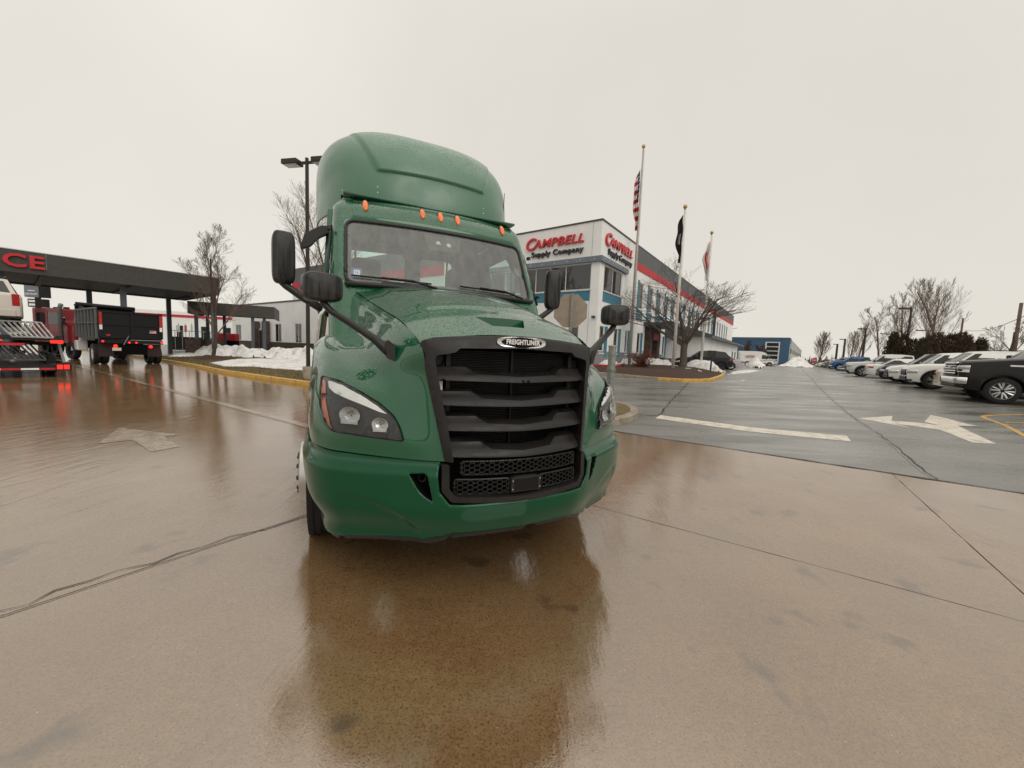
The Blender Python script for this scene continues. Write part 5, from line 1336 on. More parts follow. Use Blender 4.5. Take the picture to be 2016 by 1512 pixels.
wr_ = wall_sheet([(0, 1.35), (LEN, 1.35), (LEN, HB), (0, HB)], [rect(a) for a in up] + [[(a[0], 1.35), (a[1], 1.35), (a[1], a[3]), (a[0], a[3])] if False else rect((a[0], a[1], 1.351, a[3])) for a in gr] + [rect(cw_), rect((door_[0], door_[1], 1.351, door_[3]))], lambda x, z: (x, 0, z), .25, (0, 1, 0))
wr_.build('wall', MAT['wall_white'], bld, None)
bpart('plinth', MAT['base_grey'], -.03, LEN, -.03, .20, -.3, 1.35)
LW = (.6, 9.2, 5.40, 7.12)
wl_ = wall_sheet([(.25, 1.35), (DEP, 1.35), (DEP, HB), (.25, HB)], [rect(LW), rect((1.3, 2.1, 1.36, 3.05)), rect((5, 5.8, 1.36, 3.05))], lambda y, z: (0, y, z), .25, (1, 0, 0))
wl_.build('wall', MAT['wall_white'], bld, None)
bpart('plinth', MAT['base_grey'], -.03, .20, .20, DEP, -.3, 1.35)
bpart('roof', MAT['roof_metal'], .25, LEN, .25, DEP, HB - .5, HB - .4)
bpart('rear_wall', MAT['wall_white'], .0, LEN, DEP, DEP + .2, -.3, HB - .01); bpart('end_wall', MAT['wall_white'], LEN, LEN + .2, 0, DEP, -.3, HB - .01)
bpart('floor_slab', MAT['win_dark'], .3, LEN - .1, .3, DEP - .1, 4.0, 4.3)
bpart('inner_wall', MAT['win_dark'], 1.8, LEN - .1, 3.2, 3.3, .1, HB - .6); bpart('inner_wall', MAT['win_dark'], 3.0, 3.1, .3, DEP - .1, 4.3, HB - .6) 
for nm, a in (('parapet_cap', (-.05, LEN, -.05, .3, HB, HB + .10)), ('parapet_cap', (-.05, .3, .3, DEP, HB, HB + .10))): bpart(nm, MAT['cap'], *a)
# grey and red bands beyond the corner tower
nb = 14; seg = (LEN - TW) / nb
for k in range(nb):
    bpart('grey_band_panel', MAT['band_grey'], TW + k * seg + .015, TW + (k + 1) * seg - .015, -.04, 0, 8.55, HB - .01)
bpart('red_band', MAT['band_red'], TW, LEN, -.05, 0, 7.95, 8.545)
for k in [3.2, 6.45] + [TW + seg * (q + 1) for q in range(nb - 1)]: bpart('panel_joint', MAT['joint_l'], k - .012, k + .012, -.006, 0, 1.36, 7.94 if k > 6.46 else (5.3 if k < 4.1 else 9.7))
for y in (.62, 11.0, 15.5): bpart('panel_joint', MAT['joint_l'], -.006, 0, y - .012, y + .012, 1.36, 9.7)
bpart('steel_belt', MAT['belt'], -.20, 4.75, -.20, 0, 7.15, 7.50, .01); bpart('steel_belt', MAT['belt'], -.20, 0, 0, 10.2, 7.15, 7.50, .01)
for k in range(7): bpart('belt_bolt', MAT['frame'], .2 + k * .72, .26 + k * .72, -.22, -.20, 7.30, 7.36)
for k in range(10): bpart('belt_bolt', MAT['frame'], -.22, -.20, .3 + k * 1.0, .36 + k * 1.0, 7.30, 7.36)
def bwin_x(x0, x1, z0, z1, mull=(), nm='window'):
    f = MB(); t = .06
    f.bx(x0, x1, .05, .12, z0, z0 + t); f.bx(x0, x1, .05, .12, z1 - t, z1); f.bx(x0, x0 + t, .051, .119, z0 + t, z1 - t); f.bx(x1 - t, x1, .051, .119, z0 + t, z1 - t)
    for q in mull: f.bx(q - .03, q + .03, .052, .118, z0 + t, z1 - t)
    w = f.build(nm, MAT['frame'], bld, None)
    es = [x0 + t] + [q for m_ in mull for q in (m_ - .03, m_ + .03)] + [x1 - t]
    for i in range(0, len(es), 2): MB().bx(es[i], es[i + 1], .08, .09, z0 + t, z1 - t).build('pane', MAT['win'], w, None)
    return w
def bwin_y(y0, y1, z0, z1, mull=()):
    f = MB(); t = .06
    f.bx(.05, .12, y0, y1, z0, z0 + t); f.bx(.05, .12, y0, y1, z1 - t, z1); f.bx(.051, .119, y0, y0 + t, z0 + t, z1 - t); f.bx(.051, .119, y1 - t, y1, z0 + t, z1 - t)
    for q in mull: f.bx(.052, .118, q - .03, q + .03, z0 + t, z1 - t)
    w = f.build('window', MAT['frame'], bld, None)
    es = [y0 + t] + [q for m_ in mull for q in (m_ - .03, m_ + .03)] + [y1 - t]
    for i in range(0, len(es), 2): MB().bx(.08, .09, es[i], es[i + 1], z0 + t, z1 - t).build('pane', MAT['win'], w, None)
bwin_x(*cw_, (2.35,)); bwin_y(*LW, (2.5, 3.75, 4.95, 6.2, 7.7)); bwin_y(1.3, 2.1, 1.36, 3.05); bwin_y(5, 5.8, 1.36, 3.05)
bpart('blue_spandrel', MAT['blue_panel'], .70, 4.10, -.02, 0, 4.68, 5.32); bpart('blue_spandrel', MAT['blue_panel'], -.02, 0, .6, 9.2, 4.66, 5.32)
bpart('window_sill', MAT['frame'], .68, 4.12, -.06, .04, 5.33, 5.41); bpart('window_sill', MAT['frame'], -.06, .04, .55, 9.25, 5.33, 5.41)
for a in up:
    bwin_x(*a); bpart('blue_side_panel', MAT['blue_panel'], a[0] - .02, a[1] + .02, -.02, 0, a[2] - .95, a[2] - .06)
    bpart('blue_side_panel', MAT['blue_panel'], a[0] - .50, a[0] - .06, -.022, 0, a[2] - .95, a[3] + .15)
for i, a in enumerate(gr):
    bwin_x(a[0], a[1], 1.352, a[3]); bpart('blue_side_panel', MAT['blue_panel'], a[1] + .03, a[1] + .50, -.04, 0, .95, a[3] + .02); bpart('window_sill', MAT['frame'], a[0] - .04, a[1] + .04, -.06, -.03, 1.15, 1.25)
# entrance: stone portal, canopy, glazed door
for a in ((10.1, 10.8, -.5, .0, -.3, 3.3), (12.4, 13.1, -.5, 0, -.3, 3.3), (10.1, 13.1, -.5, 0, 3.3, 3.75)): bpart('stone_pier', MAT['stone'], *a)
for x0, x1 in ((7.2, 8.0), (13.1, 16.2)): bpart('stone_planter', MAT['stone'], x0, x1, -.9, -.04, -.3, 1.0)
bpart('entrance_canopy', MAT['cap'], 9.6, 15.0, -2.4, 0, 3.76, 4.02, .01)
dr = bpart('entrance_door', MAT['frame'], 10.95, 12.25, .02, .06, .0, 2.4); 
for x0, x1 in ((11.05, 11.55), (11.65, 12.15)):
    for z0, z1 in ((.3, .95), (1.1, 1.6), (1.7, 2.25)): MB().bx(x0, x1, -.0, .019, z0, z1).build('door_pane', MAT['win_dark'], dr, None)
sg_ = bpart('entrance_sign', MAT['sign_dark'], 10.7, 12.5, -.56, -.51, 2.55, 3.25)
for k in range(4): MB().bx(10.95 + .36 * k, 11.18 + .36 * k, -.59, -.56, 2.72, 3.08).build('sign_stroke', MAT['sign_red'], sg_, None)
# downpipe and the single storey wing with its metal roof
bpart('downpipe', MAT['cap'], 43.0, 43.35, -.35, -.06, 3.9, 8.6)
wing = bpart('service_wing', MAT['wall_white'], 17, 44, -3.5, -.05, -.3, 3.2)
MB().prism([(-4.3, 3.15), (-4.3, 3.32), (-.06, 4.75), (-.06, 3.25)], lambda y, z: (16.4, y, z), lambda y, z: (44.6, y, z)).build('wing_roof', MAT['roof_metal'], bld, None)
b = MB()
for k in range(46): b.box((16.6 + .61 * k, -2.18, 4.05), (.035, 4.45, .05), 0, atan2(1.43, 4.24))
tag(b.build('roof_seams', MAT['cap'], bld, None), kind='stuff')
for x in (38, 41): bpart('wing_door', MAT['win_dark'], x, x + 1.0, -3.53, -3.5, 0, 2.2)
bpart('side_light', MAT['cap'], -.22, -.02, .12, .30, 3.5, 3.65)
# company lettering: big red letters with a larger initial, dark second line; on both fronts
def lettering(org, rot, w1):
    s = thing('company_sign', None, None); s.parent = bld; s.location = org; s.rotation_euler = rot
    o = text_mesh('letter', 'C', 1.18, MAT['sign_red'], s, (0, .02, 0), (0, 0, 0), .06, .25, .022, 1.05, 'LEFT')
    o = text_mesh('letters', 'AMPBELL', .80, MAT['sign_red'], s, (.80, .0, 0), (0, 0, 0), .06, .25, .016, 1.20, 'LEFT', 1.10)
    k = w1 / (.78 + o.dimensions.x); 
    o2 = text_mesh('letters', 'Supply Company', .53, MAT['sign_dark'], s, (.62, -.70, 0), (0, 0, 0), .05, 0, .010, 1.12, 'LEFT', 1.08)
    s.scale = (k, 1, 1)
    return s
lettering((.42, -.08, 8.72), (radians(90), 0, 0), 5.2)
lettering((-.08, 5.95, 8.78), (radians(90), 0, radians(-90)), 4.75)

# ------------------------------------------------------------------ blue warehouse far behind
MAT['blue_wall'] = simple('blue_cladding', (.045, .10, .17), .6, kind='World', nscale=.3); MAT['pale_panel'] = simple('pale_panel', (.42, .42, .40), .8, kind='World', nscale=.3)
C1 = col(1549, 112, 711); d2 = ray(1600, 713); d2 = Vector((d2.x, d2.y)).normalized()
wh_ = thing('warehouse', 'blue and pale grey warehouse far off beyond the vans', 'building', tuple(C1), atan2(d2.y, d2.x))
H2 = 7.7
MB().bx(0, 150, 0, 70, -.5, H2 - .4).build('core', MAT['pale_panel'], wh_, None)
MB().bx(-.3, -.01, -.3, 60, -.5, H2 + .2).build('blue_front', MAT['blue_wall'], wh_, None); MB().bx(-.01, 9, -.3, -.01, -.5, H2 + .2).build('blue_front', MAT['blue_wall'], wh_, None)
MB().bx(-.32, 150, .0, 70, H2 - .4, H2 - .2).build('roof', MAT['roof_metal'], wh_, None)
for k in range(9):
    p = MB().bx(9.1 + k * 15.6, 9.1 + k * 15.6 + 15.3, -.2, -.01, -.5, H2 + .1).build('wall_panel', MAT['pale_panel'], wh_, None)
    MB().bx(12 + k * 15.6, 17 + k * 15.6, -.26, -.2, 3.6, 5.0).build('window', MAT['win_dark'], p, None)
MB().bx(2.2, 4.2, -.34, -.3, .0, 6.2).build('entrance_frame', MAT['frame'], wh_, None)
g_ = MB().bx(-.40, -.3, 2.0, 5.6, .0, 6.6).build('stair_glazing', MAT['frame'], wh_, None)
for k in range(5): MB().bx(-.42, -.40, 2.3, 5.2, .3 + 1.25 * k, 1.3 + 1.25 * k).build('pane', MAT['win_dark'], g_, None)
for k in range(9):
    f = MB().bx(-.36, -.3, 17 + 4 * k, 20.8 + 4 * k, 3.4, 5.4).build('window', MAT['frame'], wh_, None)
    MB().bx(-.40, -.36, 17.3 + 4 * k, 20.5 + 4 * k, 3.6, 5.2).build('pane', MAT['win_dark'], f, None)
MB().tube([(8, 18, H2 - .4), (8, 18, H2 + 3.5)], .08, 6).build('roof_aerial', MAT['cap'], wh_, None)
MB().tube([(8, 14.5, H2 + 3.6), (8, 18, H2 + 3.1), (8, 21.5, H2 + 3.4)], .07, 5).build('aerial_arm', MAT['cap'], wh_, None)

# ------------------------------------------------------------------ flagpoles
MAT['pole_white'] = simple('white_pole', (.62, .58, .52), .35); MAT['pole_grey'] = simple('weathered_pole', (.42, .38, .34), .4)
MAT['finial'] = simple('gilt_finial', (.45, .33, .15), .3, .8)
def m_usflag():
    mt, nt, b = NM('stars_and_stripes'); tc = nt.nodes.new('ShaderNodeTexCoord'); sp = nt.nodes.new('ShaderNodeSeparateXYZ'); nt.links.new(tc.outputs['UV'], sp.inputs[0])
    u, v = sp.outputs['X'], sp.outputs['Y']
    stripe = mth(nt, 'LESS_THAN', mth(nt, 'MODULO', mth(nt, 'MULTIPLY', v, 13), 2), 1)
    c = mixc(nt, stripe, (.72, .69, .66), (.42, .025, .03))
    can = mth(nt, 'MULTIPLY', mth(nt, 'LESS_THAN', u, .40), mth(nt, 'GREATER_THAN', v, 6 / 13))
    su = mth(nt, 'SUBTRACT', mth(nt, 'FRACT', mth(nt, 'MULTIPLY', u, 15)), .5); sv = mth(nt, 'SUBTRACT', mth(nt, 'FRACT', mth(nt, 'MULTIPLY', v, 14)), .5)
    star = mth(nt, 'LESS_THAN', mth(nt, 'ADD', mth(nt, 'MULTIPLY', su, su), mth(nt, 'MULTIPLY', sv, sv)), .05)
    c = mixc(nt, can, c, mixc(nt, star, (.02, .03, .09), (.72, .7, .68))); nt.links.new(c, b.inputs['Base Color']); b.inputs['Roughness'].default_value = .8; return mt
MAT['us'] = m_usflag()
def m_flag(name, a, c_, lo, hi):
    mt, nt, b = NM(name); tc = nt.nodes.new('ShaderNodeTexCoord'); sp = nt.nodes.new('ShaderNodeSeparateXYZ'); nt.links.new(tc.outputs['UV'], sp.inputs[0])
    f = mth(nt, 'MULTIPLY', mth(nt, 'GREATER_THAN', sp.outputs['Y'], lo), mth(nt, 'LESS_THAN', sp.outputs['Y'], hi))
    g = mth(nt, 'MULTIPLY', mth(nt, 'GREATER_THAN', sp.outputs['X'], .30), mth(nt, 'LESS_THAN', sp.outputs['X'], .62))
    nt.links.new(mixc(nt, mth(nt, 'MULTIPLY', f, g), a, c_), b.inputs['Base Color']); b.inputs['Roughness'].default_value = .8; return mt
MAT['black_flag'] = m_flag('black_flag', (.014, .014, .016), (.45, .45, .44), .40, .62)
MAT['white_flag'] = m_flag('white_red_flag', (.68, .65, .62), (.55, .04, .05), .30, .75)
def flagpole(base, H, r, mat_, label, flag, drop, wid, fmat, lean=(0, 0), off=.25, sgn=-1):
    root = thing('flagpole', label, 'flagpole', tuple(base))
    MB().tube([(0, 0, -.1), (0, 0, H * .5), (0, 0, H)], [r, r * .85, r * .5], 12).build('pole', mat_, root, 180)
    MB().lathe([(.01, H + .28), (.10, H + .24), (.13, H + .14), (.10, H + .04), (.05, H), (.06, H - .05)], (0, 0, 0), 14).build('finial', MAT['finial'], root, 180)
    MB().lathe([(r * 1.8, -.02), (r * 1.8, .05), (r * 1.1, .12)], (0, 0, 0), 14).build('base_flash', mat_, root, 40)
    MB().tube([(r + .04, 0, 1.2), (r * .5 + .04, 0, H - .1)], .006, 4).build('halyard', MAT['pole_grey'], root, 180)
    # a wet flag hanging in gathered folds against its pole
    me = bpy.data.meshes.new('flag'); vs = []; uv = []; nu, nv_ = 26, 40; rr = random.Random(int(drop * 100))
    ph = [rr.uniform(0, 6) for _ in range(4)]
    for j in range(nv_ + 1):
        v = j / nv_
        for i in range(nu + 1):
            u = i / nu; spread = wid * (.25 + .75 * sin(pi * min(1, v * 1.15 + .05)) ** .7)
            z = H - off - drop * v - .10 * drop * u * (1 - v)
            fold = .10 * sin(u * 17 + ph[0] + v * 3) * (.35 + v)
            x = sgn * (r * .8 + u * spread * (1 + .15 * sin(v * 9 + ph[1]))); y = fold + .05 * sin(v * 14 + ph[2])
            vs.append((x, y, z)); uv.append((u, 1 - v))
    fs = [(j * (nu + 1) + i, j * (nu + 1) + i + 1, (j + 1) * (nu + 1) + i + 1, (j + 1) * (nu + 1) + i) for j in range(nv_) for i in range(nu)]
    me.from_pydata(vs, [], fs); me.materials.append(fmat); uvl = me.uv_layers.new(name='UVMap')
    for p in me.polygons:
        for li in p.loop_indices: uvl.data[li].uv = uv[me.loops[li].vertex_index]
    me.polygons.foreach_set('use_smooth', [True] * len(me.polygons))
    o = bpy.data.objects.new('flag', me); COL.objects.link(o); o.parent = root; return root
pb = at(1238, 727); H_ = hgt(1262, 292, pb); flagpole(pb, H_, .12, MAT['pole_grey'], 'tallest flagpole with a drooping striped American flag', 'flag', 4.3, .42, MAT['us'], off=1.4)
pb = at(1324, 735.5); H_ = hgt(1344, 411, pb); flagpole(pb, H_, .10, MAT['pole_white'], 'white flagpole with a limp black flag in front of the bare tree', 'flag', 3.0, .36, MAT['black_flag'], off=.35)
pb = at(1379, 729); H_ = hgt(1396, 461, pb); flagpole(pb, H_, .10, MAT['pole_white'], 'white flagpole with a limp white and red flag, rightmost of three', 'flag', 3.2, .42, MAT['white_flag'], off=.5)
# ------------------------------------------------------------------ planting islands and kerbs
def kerb(name, pts, mat_, h=.14, w=.16, closed=False):
    b = MB(); P = [Vector(q[:2]) for q in pts]; n = len(P); dense = []
    for i in range(n - 1 + (1 if closed else 0)):
        a, c = P[i], P[(i + 1) % n]; k = max(1, int((c - a).length / .8))
        for j in range(k): dense.append(a.lerp(c, j / k))
    if not closed: dense.append(P[-1])
    rows = []; m_ = len(dense)
    for i, q in enumerate(dense):
        a = dense[(i - 1) % m_] if closed or i else dense[0]; c = dense[(i + 1) % m_] if closed or i < m_ - 1 else dense[-1]
        t = (c - a).normalized(); nn = Vector((-t.y, t.x)); g = G(q.x, q.y)
        rows.append([(q.x + nn.x * o, q.y + nn.y * o, g + z) for o, z in ((0, -.02), (.012, h * .85), (.035, h), (w - .02, h), (w, h - .015), (w, -.02))])
    if closed: rows.append(rows[0])
    b.grid(rows); o = b.build(name, mat_, None, 35); tag(o, kind='structure'); return o
def blob_poly(c, rx_, ry_, rot, n=40, seed=1, amp=.18):
    r = random.Random(seed); ph = [r.uniform(0, 6.28) for _ in range(5)]; out = []
    for k in range(n):
        a = 2 * pi * k / n; q = 1 + amp * (sin(2 * a + ph[0]) * .5 + sin(3 * a + ph[1]) * .5 + sin(5 * a + ph[2]) * .35 + sin(9 * a + ph[3]) * .2)
        x, y = rx_ * q * cos(a), ry_ * q * sin(a); out.append((c[0] + x * cos(rot) - y * sin(rot), c[1] + x * sin(rot) + y * cos(rot)))
    return out
def mound(name, poly, h, mat_, lift=.0, d=.35, rough=.25, seed=0, thing_=None, edge=.9, base=None):
    """heap of snow or mulch rising from an irregular outline"""
    cx = sum(q[0] for q in poly) / len(poly); cy = sum(q[1] for q in poly) / len(poly)
    def f(x, y):
        e = min(hypot(x - q[0], y - q[1]) for q in poly) / edge
        e = min(1, e); e = e * e * (3 - 2 * e)
        n_ = (noise.noise(Vector((x * .75, y * .75, seed))) * 1.2 + noise.noise(Vector((x * 1.9, y * 1.9, seed))) * .7 + noise.noise(Vector((x * 4.5, y * 4.5, seed))) * .35) * rough
        return (x, y, (G(x, y) if base is None else base(x, y)) + lift + e * h * max(.12, 1 + n_) - (.03 if e < .05 else 0))
    vs, fs = sheet(poly, [], f, d); b = MB(); b.add(vs, fs); o = b.build(name, mat_, None, 180)
    return o
# long grass island on the left behind its yellow kerb
K0 = Vector(st(-80, EDGE + .02)); K1 = Vector(st(-7.5, EDGE + .02))
kl = [K0] + [Vector(at(*q)[:2]) for q in [(318, 711.5), (375, 721), (437, 734.5), (520, 747), (597, 758)]] + [Vector(at(640, 766)[:2])]
kerb('kerb', kl, MAT['kerb_yellow'])
turf = [(q.x, q.y) for q in [Vector(at(*p)[:2]) for p in [(640, 765), (597, 757.2), (520, 746.3), (437, 733.8), (375, 720.4), (318, 711)]]]
q0 = Vector(turf[-1]); turf += [tuple(q0 + Vector((-AX.x, -AX.y)) * 5), tuple(q0 + Vector((-AX.x, -AX.y)) * 5 + BX * 6.5), tuple(Vector(turf[0]) + BX * 6.5)]
vs, fs = sheet(turf, [], lambda x, y: (x, y, G(x, y) + .125 + .02 * noise.noise(Vector((x, y, 0)))), .6); b = MB(); b.add(vs, fs); tag(b.build('grass_verge', MAT['turf'], None, 180), kind='structure')
# grass blades on the verge
def blades(name, poly, n, h, mat_, seed, z0):
    r = random.Random(seed); b = MB(); xs = [q[0] for q in poly]; ys = [q[1] for q in poly]; k = 0
    while k < n:
        x, y = r.uniform(min(xs), max(xs)), r.uniform(min(ys), max(ys))
        if not inside((x, y), poly): continue
        k += 1; a = r.uniform(0, pi); w = .012; hh = h * r.uniform(.5, 1.2); z = G(x, y) + z0
        b.add([(x - w * cos(a), y - w * sin(a), z), (x + w * cos(a), y + w * sin(a), z), (x + r.uniform(-.04, .04), y + r.uniform(-.04, .04), z + hh)], [(0, 1, 2)])
    return tag(b.build(name, mat_, None, None), 'short winter grass growing on the planted verge', 'grass', kind='stuff')
blades('grass', turf, 26000, .055, MAT['turf'], 1, .12)
# snow left on it: a thin sheet in front, a ploughed ridge behind
sn = lambda l: [tuple(at(*q)[:2]) for q in l]
vb = lambda x, y: G(x, y) + .13
tag(mound('snow_patch', resample(sn([(406, 719), (440, 727), (500, 727), (560, 733), (600, 735), (640, 733), (640, 712), (600, 713), (560, 711), (500, 712), (450, 713)]), .4), .12, MAT['snow'], .0, .3, .3, 2, edge=.8, base=vb), 'flat sheet of melting snow lying on the grass nearest the yellow kerb', 'snow')
tag(mound('snow_patch', resample(sn([(322, 706), (360, 706.5), (400, 704), (400, 699), (350, 699)]), .5), .12, MAT['snow'], .0, .4, .3, 5, edge=.9, base=vb), 'thin strip of snow on the grass left of the bare tree', 'snow')
c_ = col(505, 26); ridge = []
for k in range(26): ridge.append(tuple(col(372 + k * 11, 29.2 + .8 * sin(k * 1.1), 668)[:2]))
for k in range(26): ridge.append(tuple(col(647 - k * 11, 32.6 + .6 * sin(k * 1.7), 668)[:2]))
tag(mound('snow_bank', resample(ridge, .7), .72, MAT['snow'], -.02, .20, .60, 9, edge=1.0), 'long lumpy bank of ploughed snow behind the grass on the left', 'snow')
tb = at(420, 711)
mu = blob_poly((tb.x, tb.y), 1.25, .9, 0, 28, 4, .12); mo = mound('mulch_ring', mu, .34, MAT['mulch'], .0, .2, .25, 3, edge=1.0, base=vb); tag(mo, 'dark cone of mulch heaped round the foot of the left bare tree', 'mulch')
# near island with its grey kerb, just past the truck's headlamp
isl = [Vector(q[:2]) for q in [at(1180, 839), at(1217, 838), at(1243, 831), at(1257, 823), at(1255, 814), at(1243, 807), at(1222, 801), at(1195, 799), at(1150, 797)]]
kerb('kerb', isl, MAT['kerb_grey'], .15, .20)
cen = sum(isl, Vector((0, 0))) / len(isl)
ip = [tuple(cen + (q - cen) * .93) for q in isl]
vs, fs = sheet(ip, [], lambda x, y: (x, y, G(x, y) + .13), .3); b = MB(); b.add(vs, fs); tag(b.build('grass_verge', MAT['turf'], None, 180), kind='structure')
# flagpole island: mulch bed inside a kerb that is yellow at its nose
ik = [(1120, 735), (1165, 736.5), (1200, 739.5), (1250, 744.5), (1295, 748.5), (1345, 751.5), (1385, 752), (1403, 750.5), (1418, 745.5), (1427, 741), (1425, 737.5), (1400, 733), (1370, 731)]
ikw = [Vector(at(*q)[:2]) for q in ik]
kerb('kerb', ikw[:5], MAT['kerb_grey'], .15, .18); kerb('kerb', ikw[4:], MAT['kerb_yellow'], .15, .18)
bk = [Vector(at(*q)[:2]) for q in [(1345, 727), (1300, 722), (1240, 720), (1150, 721)]]
bed = [tuple(q) for q in ikw + bk]
cb_ = Vector((sum(q[0] for q in bed) / len(bed), sum(q[1] for q in bed) / len(bed)))
bed = [tuple(cb_ + (Vector(q) - cb_) * .985) for q in bed]
bo_ = mound('planting_bed', resample(bed, .5), .26, MAT['mulch'], .10, .35, .22, 6, edge=1.6); tag(bo_, kind='structure')
bb_ = lambda x, y: G(x, y) + .30
for k, (pl_, hh, lab, sd, ed) in enumerate([
    ([(1205, 727), (1250, 727), (1330, 729), (1330, 720), (1270, 716), (1205, 717)], .62, 'rounded heap of snow between the bush and the tree', 11, .9),
    ([(1340, 730), (1375, 733), (1410, 735), (1428, 737), (1410, 727), (1380, 722), (1345, 720)], .62, 'snow heap sloping down to the right of the bare tree', 12, .8),
    ([(1165, 731), (1195, 733), (1228, 733), (1226, 724), (1165, 722)], .62, 'snow heap behind the galvanised post', 13, .8)]):
    tag(mound('snow_heap', resample(sn(pl_), .4), hh, MAT['snow'], .08, .22, .38, sd, edge=ed), lab, 'snow')
for pl_, lab, sd in (([(1279, 733), (1322, 732.5), (1322, 730), (1290, 730)], 'thin strip of snow on the mulch left of the white pole', 14), ([(1330, 733), (1352, 737), (1380, 742), (1384, 740), (1360, 734), (1340, 731.5)], 'thin strip of snow on the mulch right of the white pole', 15)):
    tag(mound('snow_patch', resample(sn(pl_), .25), .05, MAT['snow'], .30, .2, .2, sd, edge=.3), lab, 'snow')
for (pl_, hh, lab, sd, ed) in [
    ([(1470, 723), (1500, 726), (1507, 722), (1500, 716), (1480, 714), (1466, 717)], 1.3, 'snow heap between the silver saloon and the white vans', 21, 1.6),
    ([(1533, 721), (1565, 722.5), (1600, 724), (1603, 721), (1590, 717.5), (1560, 717), (1540, 717)], 1.75, 'long dirty snow mountain at the end of the car park', 22, 3.2),
    ([(1425, 740), (1470, 735), (1500, 730), (1460, 728), (1440, 731)], .05, 'smear of thin snow on the tarmac behind the silver saloon', 23, .6)]:
    tag(mound('snow_heap' if hh > .1 else 'snow_patch', resample(sn(pl_), 1.0 if hh > 1 else .5), hh, MAT['snow'], .0, .5 if hh > 1 else .4, .45, sd, edge=ed), lab, 'snow')

# ------------------------------------------------------------------ bare trees
MAT['bark'] = simple('winter_bark', (.085, .062, .05), .9, var=.4, nscale=14, spec=.1); MAT['bark_red'] = simple('reddish_bark', (.10, .062, .048), .9, var=.35, spec=.1)
MAT['bark_grey'] = simple('grey_bark', (.12, .10, .085), .9, var=.35, nscale=10, spec=.1)
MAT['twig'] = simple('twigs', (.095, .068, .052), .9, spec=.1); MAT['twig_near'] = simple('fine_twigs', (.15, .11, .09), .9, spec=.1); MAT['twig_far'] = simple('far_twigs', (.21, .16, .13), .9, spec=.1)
MAT['needle'] = simple('evergreen_needles', (.050, .055, .028), .8, var=.4, nscale=2, spec=.1); MAT['dead_leaf'] = simple('rust_leaves', (.11, .036, .018), .8, var=.5, spec=.1)
def bare_tree(name, label, base, H, r, style, seed, group=None, levels=4, mt='bark', mtw='twig', dens=1.0, lean=0.0, fork=.3, minr=.004):
    rg = random.Random(seed); root = thing(name, label, 'tree', tuple(base), 0, group); tr, cw = MB(), MB(); cnt = [0]
    UP = {'vase': .10, 'spread': .02, 'column': .22, 'round': .04, 'ascend': .17}[style]; ang0 = {'vase': (24, 48), 'spread': (35, 62), 'column': (22, 38), 'ascend': (20, 36), 'round': (30, 58)}[style]
    def grow(p, d, L, rad, lv, mb):
        n = 5 if lv < 2 else (4 if lv < 3 else 3); pts = [p.copy()]; rs = [rad]; q = p.copy(); dd = d.copy()
        for i in range(n):
            dd = (dd + Vector((rg.gauss(0, .085), rg.gauss(0, .085), rg.gauss(0, .05) + UP * (1 if lv else .3)))).normalized()
            q = q + dd * (L / n); pts.append(q.copy()); rs.append(max(minr, rad * (1 - .72 * (i + 1) / n)) if lv else max(minr, rad * (1 - .62 * (i + 1) / n)))
        mb.tube(pts, rs, 8 if lv == 0 else (5 if lv == 1 else 3), False)
        if lv >= levels: return
        k = [7, 6, 6, 5, 4][min(lv, 4)] * dens
        if style == 'column' and lv == 0: k = 24 * dens
        if style == 'ascend' and lv == 0: k = 15 * dens
        k = int(k + rg.random())
        for j in range(k):
            t = (fork + (1 - fork) * (j + rg.uniform(.1, .9)) / k) if lv == 0 else (.18 + .8 * (j + rg.uniform(.1, .9)) / k)
            i = min(n - 1, int(t * n)); f = t * n - i; s_ = pts[i].lerp(pts[i + 1], f); dl = (pts[i + 1] - pts[i]).normalized()
            a = radians(rg.uniform(*ang0)) * (1.0 if lv == 0 else .92); az = rg.uniform(0, 2 * pi) if lv else 2.4 * j + rg.uniform(-.4, .4)
            o = dl.orthogonal().normalized(); o = Matrix.Rotation(az, 3, dl) @ o
            nd = (dl * cos(a) + o * sin(a)).normalized()
            if style == 'spread' and nd.z < .05: nd.z = abs(nd.z) * .4 + .05; nd.normalize()
            ll = {'vase': .62, 'spread': .72, 'column': .42, 'round': .66, 'ascend': .60}[style] * L * (1 - .55 * t if lv == 0 and style != 'spread' else 1 - .40 * t) * rg.uniform(.75, 1.15)
            if style == 'column' and lv == 0: ll = L * .42 * (1.1 - t) ** .7 * rg.uniform(.8, 1.2) + .3
            if style == 'ascend' and lv == 0: ll = L * .62 * (1.08 - t) ** .6 * rg.uniform(.75, 1.1)
            rr_ = max(minr, (rs[i] + (rs[i + 1] - rs[i]) * f) * (.50 if lv == 0 else .52))
            grow(s_, nd, ll, rr_, lv + 1, cw)
    if style == 'spread':
        tr.tube([(0, 0, -.15), (.03, 0, H * .10), (0, .02, H * .22), (.02, 0, H * .30)], [r * 1.25, r, r * .92, r * .95], 10, False)
        nmain = 6
        for j in range(nmain):
            az = 2 * pi * j / nmain + rg.uniform(-.25, .25); el = radians(rg.uniform(32, 52) if j % 2 else rg.uniform(52, 72))
            grow(Vector((.02, 0, H * .27)), Vector((cos(az) * cos(el), sin(az) * cos(el), sin(el))), H * rg.uniform(.62, .80), r * .52, 1, cw)
    else:
        grow(Vector((0, 0, -.1)), Vector((lean, 0, 1)).normalized(), H * (.86 if style != 'round' else .7), r, 0, tr)
    tr.build('trunk', MAT[mt], root, 180); cw.build('crown', MAT[mtw], root, None)
    return root
